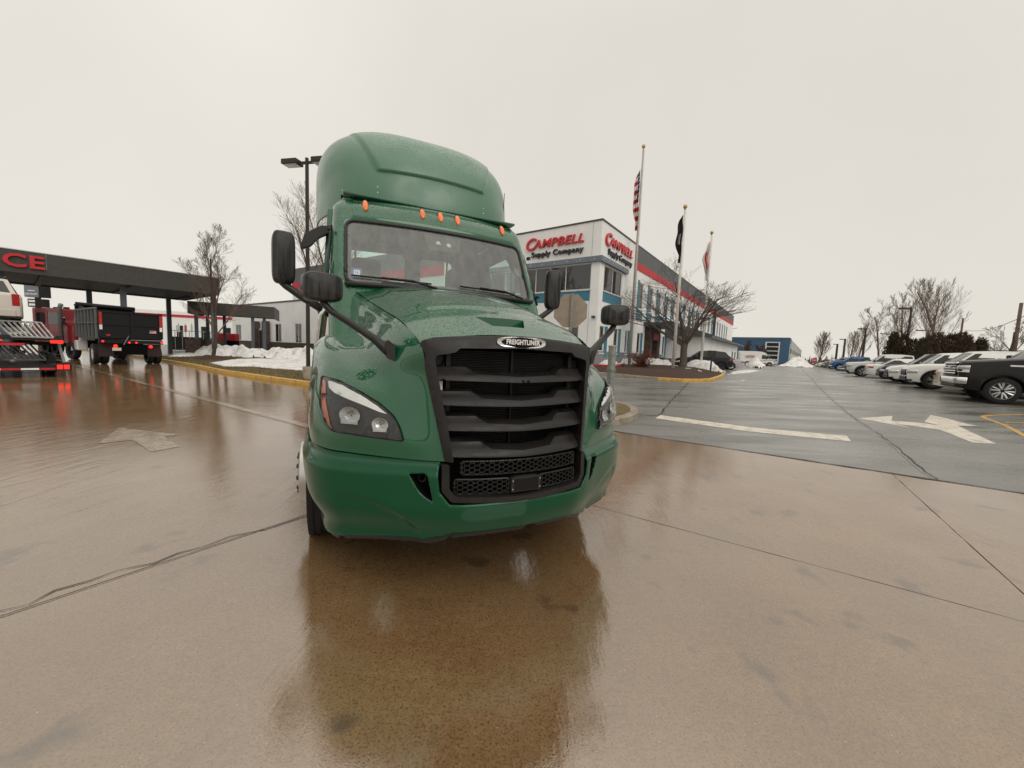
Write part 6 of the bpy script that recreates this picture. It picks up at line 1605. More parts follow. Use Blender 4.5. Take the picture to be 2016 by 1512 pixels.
# left tree by the canopy
t_ = at(420, 711); t_.z += .35
bare_tree('bare_tree', 'bare forked tree in front of the dark canopy end', t_, 7.4, .115, 'vase', 14, levels=4, dens=1.35, fork=.16, minr=.0045, mtw='twig_near')
p_ = col(630, 21, 675); bare_tree('bare_tree', 'bare tree behind the truck cab, its branches spread left of the lamp post', p_, 10.5, .2, 'vase', 31, levels=4, dens=1.35, fork=.12, minr=.0045, mtw='twig_near')
p_ = col(760, 30, 675); bare_tree('bare_tree', 'bare tree seen only through the truck cab windows', p_, 9, .16, 'round', 33, levels=3, minr=.010)
# spreading tree of the flagpole island
p_ = at(1343, 731.5); p_.z += .22; ts = hgt(1395, 548, p_)
bare_tree('bare_tree', 'low wide spreading bare tree on the flagpole island', p_, ts * .93, .25, 'spread', 8, levels=4, dens=1.12, mt='bark_grey', mtw='bark_grey', minr=.007)
# twiggy shrub and rust leaved bush next to it
def bush(name, label, base, R_, H, n, seed, leaf=None, nl=0, mat_='twig', cat='bush'):
    rg = random.Random(seed); root = thing(name, label, cat, tuple(base)); st_ = MB(); lf_ = MB()
    for k in range(n):
        az = rg.uniform(0, 2 * pi); el = radians(rg.uniform(35, 85)); L = H / sin(el) * rg.uniform(.55, .95) * (.8 + .2 * sin(el)); L = min(L, H * 1.2)
        d = Vector((cos(az) * cos(el), sin(az) * cos(el), sin(el))); p = Vector((rg.gauss(0, .08), rg.gauss(0, .08), -.05)); pts = [p]
        for i in range(4): d = (d + Vector((rg.gauss(0, .2), rg.gauss(0, .2), rg.gauss(0, .1)))).normalized(); pts.append(pts[-1] + d * L / 4)
        st_.tube(pts, [.018, .013, .009, .006, .004], 4, False)
        for j in range(4):
            q = pts[rg.randint(1, 3)]; dd = (d + Vector((rg.gauss(0, .6), rg.gauss(0, .6), rg.gauss(0, .4)))).normalized(); e = q + dd * L * .35
            st_.tube([q, q.lerp(e, .5) + Vector((0, 0, .03)), e], [.007, .005, .004], 3, False)
            for w in range(nl // max(1, n * 4)):
                c = q.lerp(e, rg.random()) + Vector((rg.gauss(0, .06), rg.gauss(0, .06), rg.gauss(0, .06))); s_ = rg.uniform(.02, .045)
                u = Vector((rg.gauss(0, 1), rg.gauss(0, 1), rg.gauss(0, 1))).normalized() * s_; v = u.orthogonal().normalized() * s_ * .7
                lf_.add([c - u, c + v, c + u, c - v], [(0, 1, 2, 3)])
    st_.build('stems', MAT[mat_], root, None)
    if leaf: tag(lf_.build('leaves', MAT[leaf], root, None), kind='stuff')
    return root
p_ = at(1263, 733); p_.z += .22; bush('shrub', 'dense rust brown winter shrub between two flagpoles', p_, .9, 1.45, 46, 3, 'dead_leaf', 2600)
p_ = at(1224, 733); p_.z += .2; bush('shrub', 'sparse twiggy shrub left of the rust brown one', p_, .6, .95, 12, 5)

# ------------------------------------------------------------------ posts, signs and lamps
MAT['galv'] = simple('galvanised_steel', (.27, .28, .26), .45, .4, var=.25, nscale=9); MAT['sign_back'] = simple('sign_back', (.33, .27, .215), .45, .3); MAT['lamp_paint'] = simple('bronze_lamp_paint', (.035, .028, .025), .45)
p_ = col(1205, 8.9, 700); H_ = hgt(1207, 681, p_)
gp = thing('bollard', 'tall galvanised steel post with a coupling, right of the truck headlamp', 'post', tuple(p_))
MB().tube([(0, 0, 0), (0, 0, H_ - .03)], .088, 20).build('lower_tube', MAT['galv'], gp, 40); MB().lathe([(.088, H_ - .03), (.096, H_ - .03), (.098, H_ - .005), (.085, H_ + .012), (.001, H_ + .02)], (0, 0, 0), 20).build('cap', MAT['galv'], gp, 40)
zc_ = H_ - .56; MB().lathe([(.089, zc_ - .03), (.11, zc_ - .028), (.11, zc_ - .008), (.092, zc_ - .004), (.092, zc_ + .004), (.11, zc_ + .008), (.11, zc_ + .028), (.089, zc_ + .03)], (0, 0, 0), 20).build('coupling', MAT['galv'], gp, 30)
p_ = col(1121, 9.2, 700); cz = hgt(1118, 612, p_)
so = thing('stop_sign', 'back of an octagonal road sign on a perforated post beyond the truck hood', 'sign', tuple(p_), radians(-8))
MB().prism([(.42 * cos(radians(22.5 + 45 * k)), .42 * sin(radians(22.5 + 45 * k))) for k in range(8)], lambda x, z: (x - .03, 0, cz + z), lambda x, z: (x - .03, .004, cz + z)).build('sign_plate', MAT['sign_back'], so, None)
MB().bx(-.028, .028, -.06, -.004, -.1, cz + .40).build('post', MAT['galv'], so, None)
for k in range(26): MB().lathe([(.006, -.062), (.006, -.058)], (0, 0, cz - 1.9 + k * .09), 6, 'Y').build('post_hole', MAT['void'], so, None)
def lamp_post(label, base, H, heads, r=.06, foot=.0, rot=0.0, group=None, hs=1.0):
    root = thing('lamp_post', label, 'lamp post', tuple(base), rot, group)
    MB().tube([(0, 0, 0), (0, 0, H)], [r * 1.25, r], 4 if r > .055 else 6).build('pole', MAT['lamp_paint'], root, None)
    MB().lathe([(r * 3.2, -.1), (r * 3.2, .55), (r * 2.9, .6)], (0, 0, 0), 16).build('footing', MAT['kerb_grey'], root, 40)
    for s in heads:
        MB().bx(s * r, s * .32, -.035, .035, H - .20, H - .12).build('arm', MAT['lamp_paint'], root, None)
        h = MB().bx(s * .30, s * (.30 + .62 * hs), -.19 * hs, .19 * hs, H - .22, H - .05).build('lamp_head', MAT['lamp_paint'], root, None, .015)
        MB().bx(s * .34, s * (.26 + .62 * hs), -.15 * hs, .15 * hs, H - .235, H - .222).build('lamp_glass', MAT['alu'], h, None)
    return root
p_ = col(606.5, 14.2, 673); H_ = hgt(606, 318, p_) + .12
lamp_post('tall bronze double headed lamp post beside the truck cab', p_, H_, (-1, 1), .058, rot=radians(-12))
GL = 'lamp posts along the far edge of the car park'
for (pb, pt, d_, lab) in (((1781, 705), (1790, 605), 40, 'nearest and tallest lamp post over the right hand row of cars'), ((1697, 707), (1702, 646), 62, 'second lamp post between bare trees right of the blue pickup'),
                          ((1659, 708), (1662, 667), 88, 'third lamp post left of the paired bare trees'), ((1645, 708), (1647, 677), 112, 'farthest lamp post beside the lone bare tree')):
    p_ = col(pb[0], d_, 712); lamp_post(lab, p_, hgt(pt[0], pt[1], p_), (-1,), .085 * d_ / 40, group=GL, hs=1.3)
MAT['wood_pole'] = simple('utility_pole_wood', (.12, .09, .075), .85, var=.25, nscale=4)
for (pb, pt, d_, ln, cross, lab) in (((1993, 708), (2005, 596), 55, 0, False, 'utility pole at the right edge of the picture'), ((1884, 708), (1890, 626), 95, 0, False, 'utility pole behind the evergreen clump'),
    ((1748, 708), (1757, 657), 120, 0, True, 'leaning utility pole with a crossarm among the bare trees'), ((1819, 708), (1821, 650), 110, 0, True, 'utility pole with a crossarm behind the tall bare trees')):
    p_ = col(pb[0], d_, 714); H_ = hgt(pt[0], pt[1], p_); up_ = thing('utility_pole', lab, 'utility pole', tuple(p_))
    MB().tube([(0, 0, -1), (0, 0, H_)], [.26, .18], 8).build('pole', MAT['wood_pole'], up_, 180)
    if cross:
        MB().bx(-3.4, 1.2, -.12, .12, H_ - .3, H_ - .0).build('crossarm', MAT['wood_pole'], up_, None)
        for x in (-3.2, -1.6, 1.0): MB().lathe([(.08, 0), (.10, .15), (.05, .35)], (x, 0, H_), 6).build('insulator', MAT['galv'], up_, None)
a_, b_ = col(1890, 95, 714), col(2005, 55, 714); za, zb_ = EYE + (ray(1890, 650).z) * 95, EYE + ray(2010, 622).z * 55
a2, b2 = Vector((a_.x, a_.y, za)), Vector((b_.x, b_.y, zb_)); pts = [a2.lerp(b2, k / 16) - Vector((0, 0, 1.0 * sin(pi * k / 16))) for k in range(17)]
tag(MB().tube(pts, .045, 5).build('power_line', MAT['lamp_paint'], None, 180), 'sagging power line running to the right hand utility pole', 'cable')
c2_ = b2 + (b2 - a2) * .5 + Vector((0, 0, 1)); tag(MB().tube([b2, b2.lerp(c2_, .5) - Vector((0, 0, .6)), c2_], .045, 5).build('power_line', MAT['lamp_paint'], None, 180), 'short power line leaving the picture at the right edge', 'cable')
# black notice board on its post, front of the island
p_ = at(1398, 738.5); H_ = hgt(1399, 690, p_); nb_ = thing('notice_board', 'small blank black notice board on a post before the black SUV', 'sign', tuple(p_), radians(14))
MB().bx(-.04, .04, -.03, .03, -.1, H_ - .1).build('post', MAT['lamp_paint'], nb_, None); MB().bx(-.36, .26, -.07, -.035, H_ - .40, H_ + .0).build('board', MAT['lamp_paint'], nb_, None, .006)
p_ = at(1180, 731.5); tag(MB().box((p_.x, p_.y, p_.z + .42), (3.2, .10, .10), radians(-5)).build('barrier_board', MAT['badge_red'], None, None), 'red barrier board lying in the snow behind the galvanised post', 'barrier')
# do-not-enter sign far off
MAT['sign_face_red'] = simple('sign_face_red', (.50, .05, .06), .5); MAT['sign_face_white'] = simple('sign_face_white', (.7, .68, .66), .5)
p_ = col(1603, 78, 712); z_ = hgt(1603, 709, p_); ds = thing('road_sign', 'round red road sign with a white bar at the end of the row', 'sign', tuple(p_), radians(-38))
MB().tube([(0, 0, 0), (0, 0, z_ + .4)], .05, 6).build('post', MAT['galv'], ds, None)
MB().lathe([(.001, -.05), (.46, -.05), (.46, -.03), (.001, -.03)], (0, 0, z_), 24, 'Y').build('sign_face', MAT['sign_face_red'], ds, None); MB().bx(-.32, .32, -.065, -.051, z_ - .07, z_ + .07).build('white_bar', MAT['sign_face_white'], ds, None)
# trees along the far side of the car park
GT = 'bare trees along the far side of the car park'
for (pb, ptop, d_, style, sd, lab, dens) in (
    (1614, 656, 95, 'ascend', 41, 'lone small bare tree standing by the dirty snow mountain', 1.3), (1673, 652, 80, 'ascend', 42, 'left of the paired bare trees behind the second lamp post', 1.0),
    (1686, 640, 72, 'ascend', 43, 'right of the paired bare trees beside the second lamp post', 1.0), (1733, 608, 58, 'vase', 44, 'open bare tree between two lamp posts right of centre', 1.0),
    (1776, 580, 48, 'ascend', 45, 'slim bare tree just behind the tallest lamp post', .85), (1826, 572, 46, 'ascend', 46, 'bare tree left of the tallest one, above the evergreen clump', .8),
    (1851, 535, 40, 'ascend', 71, 'tallest bare tree, rising out of the evergreen clump', .95), (1756, 628, 60, 'ascend', 49, 'thin bare tree between the open tree and the slim tree', .8)):
    p_ = col(pb, d_, 712); H_ = hgt(pb + 4, ptop, p_)
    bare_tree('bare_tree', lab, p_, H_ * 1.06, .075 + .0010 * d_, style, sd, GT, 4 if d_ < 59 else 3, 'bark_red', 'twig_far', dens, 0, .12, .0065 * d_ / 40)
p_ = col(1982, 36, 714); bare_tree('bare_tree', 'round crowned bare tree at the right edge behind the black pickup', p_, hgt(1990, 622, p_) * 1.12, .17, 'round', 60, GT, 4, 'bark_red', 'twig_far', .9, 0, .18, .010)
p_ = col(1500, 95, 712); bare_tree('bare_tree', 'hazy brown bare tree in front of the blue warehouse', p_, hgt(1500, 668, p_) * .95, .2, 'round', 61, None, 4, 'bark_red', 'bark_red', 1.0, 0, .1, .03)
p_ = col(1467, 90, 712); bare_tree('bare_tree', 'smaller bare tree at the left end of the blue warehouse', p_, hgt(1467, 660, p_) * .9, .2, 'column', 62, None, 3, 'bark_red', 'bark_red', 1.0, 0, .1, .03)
# evergreen clump, brown and dark green
def clump(label, base, w, h, seed, n, mt1, mt2):
    rg = random.Random(seed); root = thing('evergreen_tree', label, 'evergreen', tuple(base), 0, None); a_, b2_ = MB(), MB(); st_ = MB()
    lob = [(rg.uniform(-w * .42, w * .42), rg.uniform(-.8, .8), h * rg.uniform(.50, 1.0), rg.uniform(.18, .30) * w) for _ in range(10)]
    for lx, ly, lh, lw in lob: st_.tube([(lx * .6, ly, 0), (lx, ly, lh * .9)], [.10, .02], 5)
    for k in range(n):
        lx, ly, lh, lw = lob[rg.randrange(10)]; t = rg.random() ** .8; rr = lw * (1.06 - t) ** .65 * rg.uniform(.5, 1.08); az = rg.uniform(0, 2 * pi)
        c = Vector((lx + rr * cos(az), ly + rr * sin(az), lh * t + rg.uniform(-.1, .2))); s_ = rg.uniform(.10, .26)
        u = Vector((cos(az) * .5, sin(az) * .5, rg.uniform(.4, 1.2))).normalized() * s_; v = u.orthogonal(); v = Matrix.Rotation(rg.uniform(0, 6.28), 3, u) @ v.normalized() * s_ * .22
        (a_ if rg.random() < .35 + .25 * sin(lx * 2) else b2_).add([c - v, c + v, c + u], [(0, 1, 2)])
    st_.build('trunk', MAT['bark'], root, None); f1 = tag(a_.build('foliage', MAT[mt1], root, None), kind='stuff'); tag(b2_.build('dead_sprays', MAT[mt2], root, None), kind='stuff')
MAT['brown_spray'] = simple('brown_sprays', (.12, .075, .055), .85, var=.4, spec=.1)
for (pb, pt, d_, wpx, sd, lab) in ((1790, 664, 41, 58, 1, 'leftmost evergreen of the brown clump beneath the lamp post'), (1842, 655, 38, 78, 2, 'middle and bulkiest evergreen of the brown clump'), (1896, 668, 37, 62, 3, 'rightmost evergreen of the brown clump before the utility pole')):
    p_ = col(pb, d_, 714); clump(lab, p_, wpx * d_ / FPX * 1.5, hgt(pb, pt, p_) * 1.12, sd, 20000, 'needle', 'brown_spray')
# distant wood
b = MB(); rg = random.Random(7)
for k in range(9000):
    px_ = rg.uniform(-300, 2500); d_ = rg.uniform(230, 420); p_ = col(px_, d_, 640 + px_ * .04 + 15); h = rg.uniform(3, 8) * (1 + .4 * noise.noise(Vector((px_ * .01, 0, 0))))
    w = rg.uniform(.4, 1.6); a = rg.uniform(0, pi); t = rg.uniform(.2, 1) 
    b.add([(p_.x - w * cos(a), p_.y - w * sin(a), p_.z - .5), (p_.x + w * cos(a), p_.y + w * sin(a), p_.z - .5), (p_.x + rg.uniform(-1, 1), p_.y, p_.z + h * t)], [(0, 1, 2)])
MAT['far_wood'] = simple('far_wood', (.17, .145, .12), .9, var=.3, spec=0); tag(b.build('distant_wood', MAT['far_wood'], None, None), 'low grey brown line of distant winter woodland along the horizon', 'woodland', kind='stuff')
# ------------------------------------------------------------------ drive-through canopies, left
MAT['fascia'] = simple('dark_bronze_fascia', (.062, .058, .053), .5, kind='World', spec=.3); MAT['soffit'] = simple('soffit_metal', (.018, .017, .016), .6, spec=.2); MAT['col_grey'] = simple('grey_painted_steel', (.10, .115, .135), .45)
# image height y of a point at height z above the camera ground, distance d: used only to find distances from the photo
def corner(px, py_top, z):
    """plan position of a point of known height seen at a pixel"""
    d = ray(px, py_top); k = (z - EYE) / d.z; return Vector((d.x * k, d.y * k))
zt_, zb2 = 6.10, 4.85
A_ = corner(430.8, 548.5, zt_); B_ = corner(0, 487.5, zt_); dirc = (B_ - A_).normalized()
dirc = dirc; nrm = Vector((-dirc.y, dirc.x)); nrm = nrm if nrm.y > 0 else -nrm
can = thing('service_canopy', 'long dark service canopy with red letters on its fascia', 'canopy', (A_.x, A_.y, 0), atan2(dirc.y, dirc.x))
Lc, Dc = 34.0, 9.6; sy = 1 if (Vector((-dirc.y, dirc.x)).dot(nrm) > 0) else -1
def cb(name, m_, x0, x1, y0, y1, z0, z1, par=can, bev=0): return MB().bx(x0, x1, sy * y0, sy * y1, z0, z1).build(name, m_, par, None, bev)
nseg = 8
for k in range(nseg): cb('fascia_panel', MAT['fascia'], Lc * k / nseg + .004, Lc * (k + 1) / nseg - .004, 0, .12, zb2, zt_)
cb('fascia', MAT['fascia'], 0, .12, .121, Dc, zb2, zt_); cb('fascia', MAT['fascia'], .121, Lc, Dc - .12, Dc, zb2, zt_)
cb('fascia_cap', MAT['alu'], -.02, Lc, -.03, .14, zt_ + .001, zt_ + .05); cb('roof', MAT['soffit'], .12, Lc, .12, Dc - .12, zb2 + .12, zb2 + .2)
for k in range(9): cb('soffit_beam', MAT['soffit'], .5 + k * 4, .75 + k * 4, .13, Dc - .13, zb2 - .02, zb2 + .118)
# columns stand where the photograph shows them, inset from the edge
def along(px, off):
    d = ray(px, 690 + (px - 1008) * .0402); n_ = nrm; k = (A_.dot(n_) + off) / (d.x * n_.x + d.y * n_.y); return (Vector((d.x * k, d.y * k)) - A_).dot(dirc)
for xx, yy_ in ((along(423, 1.0), 1.0), (along(247, 1.0), 1.0), (along(335, Dc - 1.2), Dc - 1.2), (along(180, Dc - 1.2), Dc - 1.2), (along(247, 1.0) * 2 - along(423, 1.0), 1.0), (along(180, Dc - 1.2) * 2 - along(335, Dc - 1.2), Dc - 1.2)):
    cb('column', MAT['col_grey'], xx - .15, xx + .15, yy_, yy_ + .30, -.02, zb2 - .001, bev=.01)
ltr = thing('canopy_letters', None, None); ltr.parent = can
# word runs towards the near end; only the last letters fall inside the picture
C_ = corner(28, 516, 5.5); E_ = corner(71, 520, 5.5)
sE = (E_ - A_).dot(dirc); sC = (C_ - A_).dot(dirc); pitch_ = sC - sE
for i, ch in enumerate('ECIVRES'):
    x = sE + pitch_ * i; t_o = text_mesh('letter', ch, 1.02, MAT['sign_red'], ltr, (x, -sy * .10, 5.47), (radians(90), 0, pi if sy < 0 else 0), .05, 0, .025, 1.25)
    t_o.rotation_euler = (radians(90), 0, radians(180) if sy < 0 else 0)
# second, lower canopy over the entrance of the service building
z1t, z1b = 4.45, 3.45
P0 = corner(368.3, 592, z1t); P1 = corner(537, 604.4, z1t); P2_ = corner(344.7, 592, z1t); dx = (P1 - P0).normalized(); L1 = (P1 - P0).length
can2 = thing('entrance_canopy', 'small dark canopy on stone piers in front of the white service building', 'canopy', (P0.x, P0.y, G(P0.x, P0.y)), atan2(dx.y, dx.x))
g0 = G(P0.x, P0.y)
MB().bx(0, L1, 0, .12, z1b - g0, z1t - g0).build('fascia', MAT['fascia'], can2, None)
for k in range(10): MB().bx(0, .10, .125 + k * .45, .125 + k * .45 + .44, z1b - g0, z1t - g0).build('fascia_panel', MAT['fascia'], can2, None)
MB().bx(.10, L1, .13, 4.6, z1b - g0 + .15, z1b - g0 + .3).build('roof', MAT['soffit'], can2, None); MB().bx(L1, L1 + .12, 0, 4.6, z1b - g0, z1t - g0).build('fascia', MAT['fascia'], can2, None)
for x in (.35, 1.6, L1 * .72, L1 - .8):
    for y in ((.3, 3.9) if x < 2 else (.3,)):
        MB().bx(x, x + .22, y, y + .22, 0, z1b - g0 + .149).build('column', MAT['col_grey'], can2, None)
for x0, y0 in ((-.2, -.1), (1.2, -.1), (-.2, 3.5)): MB().bx(x0, x0 + 1.0, y0, y0 + 1.0, -.1, 1.35).build('stone_pier', MAT['stone'], can2, None)
# white service building behind
Z1 = 5.6
Q0 = corner(601, 591.5, Z1); Q1 = corner(491, 600.5, Z1); dq = (Q0 - Q1).normalized(); Ls = 60.0
sv = thing('service_building', 'low white service building with a dark stone base on the left', 'building', (Q1.x, Q1.y, G(Q1.x, Q1.y)), atan2(dq.y, dq.x))
gq = G(Q1.x, Q1.y); x0s = -3.4
def sx_(px):
    """distance along the wall line of the column seen at px"""
    d = ray(px, 660); n_ = Vector((-dq.y, dq.x)); k = Q1.dot(n_) / (d.x * n_.x + d.y * n_.y); return (Vector((d.x * k, d.y * k)) - Q1).dot(dq)
wns = [(sx_(a), sx_(c)) for a, c in ((464, 475), (498, 507), (541.5, 554), (580.5, 593.5))]
x0s = sx_(458)
ws_ = wall_sheet([(x0s, 1.15), (20, 1.15), (20, Z1 - gq), (x0s, Z1 - gq)], [[(a, 1.151), (c, 1.151), (c, 3.1), (a, 3.1)] for a, c in wns], lambda x, z: (x, 0, z), .25, (0, 1, 0))
ws_.build('wall', MAT['wall_white'], sv, None)
MB().bx(x0s - .06, 20, -.10, .20, -.1, 1.15).build('stone_base', MAT['stone'], sv, None); MB().bx(x0s, x0s + .25, .26, 20, -.1, Z1 - gq).build('side_wall', MAT['wall_white'], sv, None)
MB().bx(x0s - .05, 20, -.06, .3, Z1 - gq, Z1 - gq + .14).build('parapet_cap', MAT['cap'], sv, None); MB().bx(x0s + .3, 20, .3, 20, Z1 - gq - .3, Z1 - gq - .2).build('roof', MAT['roof_metal'], sv, None)
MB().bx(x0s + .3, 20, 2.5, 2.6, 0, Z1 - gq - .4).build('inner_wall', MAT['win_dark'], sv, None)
for a, c in wns:
    f = MB(); f.bx(a, a + .06, .04, .10, .6, 3.1); f.bx(c - .06, c, .04, .10, .6, 3.1); f.bx((a + c) / 2 - .03, (a + c) / 2 + .03, .041, .099, .6, 3.04); f.bx(a + .06, c - .06, .042, .098, 3.04, 3.1); f.bx(a + .06, c - .06, .042, .098, 1.15, 1.21)
    w_ = f.build('window', MAT['frame'], sv, None); MB().bx(a + .06, (a + c) / 2 - .03, .06, .07, 1.21, 3.04).build('pane', MAT['win'], w_, None); MB().bx((a + c) / 2 + .03, c - .06, .06, .07, 1.21, 3.04).build('pane', MAT['win'], w_, None)
    MB().bx(a - .05, c + .05, -.16, -.1, .45, .55).build('window_sill', MAT['frame'], sv, None)
ex = sx_(510), sx_(533)
MB().bx(ex[0], ex[0] + .5, -.7, -.1, -.1, 3.4).build('stone_pier', MAT['stone'], sv, None); MB().bx(ex[1] - .5, ex[1], -.7, -.1, -.1, 3.4).build('stone_pier', MAT['stone'], sv, None)
dd_ = MB().bx(ex[0] + .5, ex[1] - .5, -.2, -.12, -.05, 2.6).build('entrance_door', MAT['frame'], sv, None); MB().bx(ex[0] + .62, ex[1] - .62, -.23, -.2, .1, 2.4).build('door_pane', MAT['win_dark'], dd_, None)
# tall dealership hall with the grey and red band, mostly hidden by the truck
z_h = 10.2; H0 = corner(576, 530, z_h); dh = Vector((AX.x, AX.y))
hall = thing('dealership_hall', 'tall white hall with a grey and red band, half hidden behind the truck', 'building', (H0.x, H0.y, G(H0.x, H0.y)), atan2(dh.y, dh.x))
gh = G(H0.x, H0.y); MB().bx(0, 25, 0, 8, -.2, z_h - gh - .01).build('walls', MAT['wall_white'], hall, None)
MB().bx(-.04, 25, -.05, -.003, z_h - gh - 1.6, z_h - gh).build('grey_band', MAT['band_grey'], hall, None); MB().bx(-.05, 25, -.06, -.003, z_h - gh - 2.5, z_h - gh - 1.603).build('red_band', MAT['band_red'], hall, None)
# far white depot with a red line, its fence and red banner posts, seen under the canopies
dp = col(385, 62, 664); dep = thing('depot', 'distant white depot with a thin red line, seen under the dark canopies', 'building', (dp.x, dp.y, G(dp.x, dp.y)), radians(20))
MB().bx(-14, 8, 0, 12, -.2, 5.2).build('walls', MAT['wall_white'], dep, None); MB().bx(-14, 8, -.06, -.003, 4.3, 4.7).build('red_line', MAT['band_red'], dep, None)
for k in range(6):
    f = MB().bx(-12 + 3.2 * k, -11.2 + 3.2 * k, -.08, -.003, 1.2, 3.0).build('window', MAT['win_dark'], dep, None)
for k, (px, lb_) in enumerate(((352, 'thin post with a white pennant, leftmost behind the stone piers'), (366, 'thin post with a red pennant, second from the stone piers'), (378, 'thin post with a white pennant just left of the bare tree crown'), (389, 'thin post with a red pennant just right of three others'), (441, 'lone thin post with a white pennant above the red and black cabinet'))):
    p_ = col(px, 44 + (k % 2), 664); rt_ = thing('banner_post', lb_, 'post', tuple(p_), 0, 'banner posts by the far fence')
    MB().tube([(0, 0, 0), (0, 0, 3.0)], .03, 5).build('post', MAT['galv'], rt_, None); MB().bx(-.14, .14, -.01, .01, 2.0, 2.8).build('pennant', MAT['band_red'] if k % 2 else MAT['sign_face_white'], rt_, None)
a_, c_ = col(330, 40, 664), col(440, 43, 668); L_f = (c_ - a_).length; fe = thing('slat_fence', 'dark screened fence beyond the canopy columns', 'fence', tuple(a_), atan2(c_.y - a_.y, c_.x - a_.x))
MB().bx(0, L_f, -.02, .02, .1, 1.5).build('screen', MAT['soffit'], fe, None)
for k in range(9): MB().bx(L_f * k / 8 - .03, L_f * k / 8 + .03, -.05, -.021, 0, 2.2).build('post', MAT['galv'], fe, None)
MB().bx(0, L_f, -.045, -.022, 2.1, 2.16).build('rail', MAT['galv'], fe, None)
p_ = col(450, 38, 668); vd = thing('storage_cabinet', 'red and black cabinet standing between canopy and white building', 'cabinet', tuple(p_), radians(12))
MB().bx(-.75, .75, -.4, .4, 0, 1.25).build('cabinet', MAT['void'], vd, None); MB().bx(-.77, .77, -.42, .42, 1.25, 1.95).build('hood', MAT['band_red'], vd, None, .05)
# brand pylon
p_ = col(79, 40, 652); zz1 = hgt(79, 563, p_) ; zz2 = hgt(79, 586, p_); zz3 = hgt(80, 590, p_); zz4 = hgt(80, 605, p_)
py_ = thing('sign_pylon', 'dark sign pylon with white lettering seen beneath the canopy', 'sign', tuple(p_), radians(8))
MB().bx(-.2, .2, -.1, .1, 0, zz1).build('pole', MAT['lamp_paint'], py_, None)
MB().bx(-.95, .32, -.25, .25, zz2, zz1 + .9).build('upper_panel', MAT['belt'], py_, None); MB().bx(.33, .98, -.24, .24, zz2, zz1 + .9).build('side_panel', MAT['soffit'], py_, None)
text_mesh('sign_lettering', 'DETROIT', .26, MAT['sticker_w'], py_, (-.30, -.27, zz2 + .30), (radians(90), 0, 0), .01, 0, .004)
MB().lathe([(.10, -.27), (.15, -.27), (.15, -.255), (.10, -.255)], (-.30, 0, zz1 + .10), 16, 'Y', True).build('round_emblem', MAT['sticker_w'], py_, None)
MB().bx(-.62, .02, -.27, -.255, zz2 + .62, zz2 + .70).build('lettering_line', MAT['sticker_w'], py_, None)
pp = MB().bx(-.75, .85, -.2, .2, zz4, zz3 + .05).build('price_panel', MAT['soffit'], py_, None)
for k in (0, 1): MB().bx(-.65, -.10, -.22, -.2, zz4 + .12 + .36 * k, zz4 + .34 + .36 * k).build('price_digits', MAT['sticker_w'], pp, None)

# ------------------------------------------------------------------ black dump truck
MAT['dump_black'] = simple('dump_body_black', (.007, .007, .007), .5); MAT['dump_grey'] = simple('stake_side_steel', (.16, .16, .16), .5, .3); MAT['cab_white'] = cp_('white', (.7, .7, .68))
MAT['reflect'] = simple('red_white_tape', (.5, .03, .03), .3); MAT['flapm'] = simple('mud_flap_rubber', (.04, .022, .022), .6)
hx = Vector((-AX.x, -AX.y)).normalized() * 1.0       # heading: away along the lane
rl = Vector(at(196, 718.5)[:2]); rr = rl + BX * 2.40; mid_ = (rl + rr) / 2
dt = thing('dump_truck', 'black dump truck with white cab driving away under the canopy, tail lamps lit', 'dump truck', (mid_.x, mid_.y, 0), atan2(hx.y, hx.x))
# local frame: x forward, y to its left; rear face at x=0
def db(n_, m_, x0, x1, y0, y1, z0, z1, par=dt, bev=0): return MB().bx(x0, x1, y0, y1, z0, z1).build(n_, m_, par, None, bev)
tg = db('tailgate', MAT['dump_black'], 0, .06, -1.18, 1.18, 1.32, 2.62)
for z in (1.32, 1.95, 2.55): db('tailgate_rib', MAT['dump_black'], -.05, -.001, -1.18, 1.18, z, z + .08, tg)
for y in (-1.18, -.05, 1.08): db('tailgate_post', MAT['dump_black'], -.055, -.002, y, y + .10, 1.40, 2.54, tg)
db('bed_floor', MAT['dump_black'], .06, 4.9, -1.15, 1.15, 1.25, 1.34)
db('bed_side', MAT['dump_black'], .06, 4.9, -1.18, -1.12, 1.34, 2.66)
db('bed_side', MAT['dump_black'], .06, 4.9, 1.12, 1.18, 1.34, 2.66)
for k in range(7): db('stake', MAT['dump_grey'], .15 + .75 * k, .22 + .75 * k, 1.181, 1.26, 1.30, 2.70)
db('stake_rail', MAT['dump_grey'], .06, 4.9, 1.181, 1.255, 2.701, 2.77); db('stake_rail', MAT['dump_grey'], .06, 4.9, 1.185, 1.25, 2.02, 2.05)
db('headboard', MAT['dump_black'], 4.9, 5.0, -1.2, 1.2, 1.3, 3.08); db('cab_shield', MAT['dump_black'], 4.9, 5.9, -1.1, 1.1, 3.02, 3.10)
MB().tube([(4.7, -1.15, 3.02), (4.7, 1.2, 3.06)], .12, 8).build('tarp_roll', MAT['dump_black'], dt, 180)
MB().prism([(4.9, 2.66), (4.9, 3.04), (2.4, 2.72), (2.4, 2.66)], lambda x, z: (x, 1.10, z), lambda x, z: (x, 1.05, z)).build('side_extension', MAT['dump_black'], dt, None)
ch = db('chassis', MAT['void'], .2, 8.2, -.45, .45, .75, 1.2); db('rear_beam', MAT['dump_black'], .0, .12, -1.18, 1.18, 1.06, 1.24); db('hitch_plate', MAT['void'], .05, .12, -.55, .55, .50, 1.05)
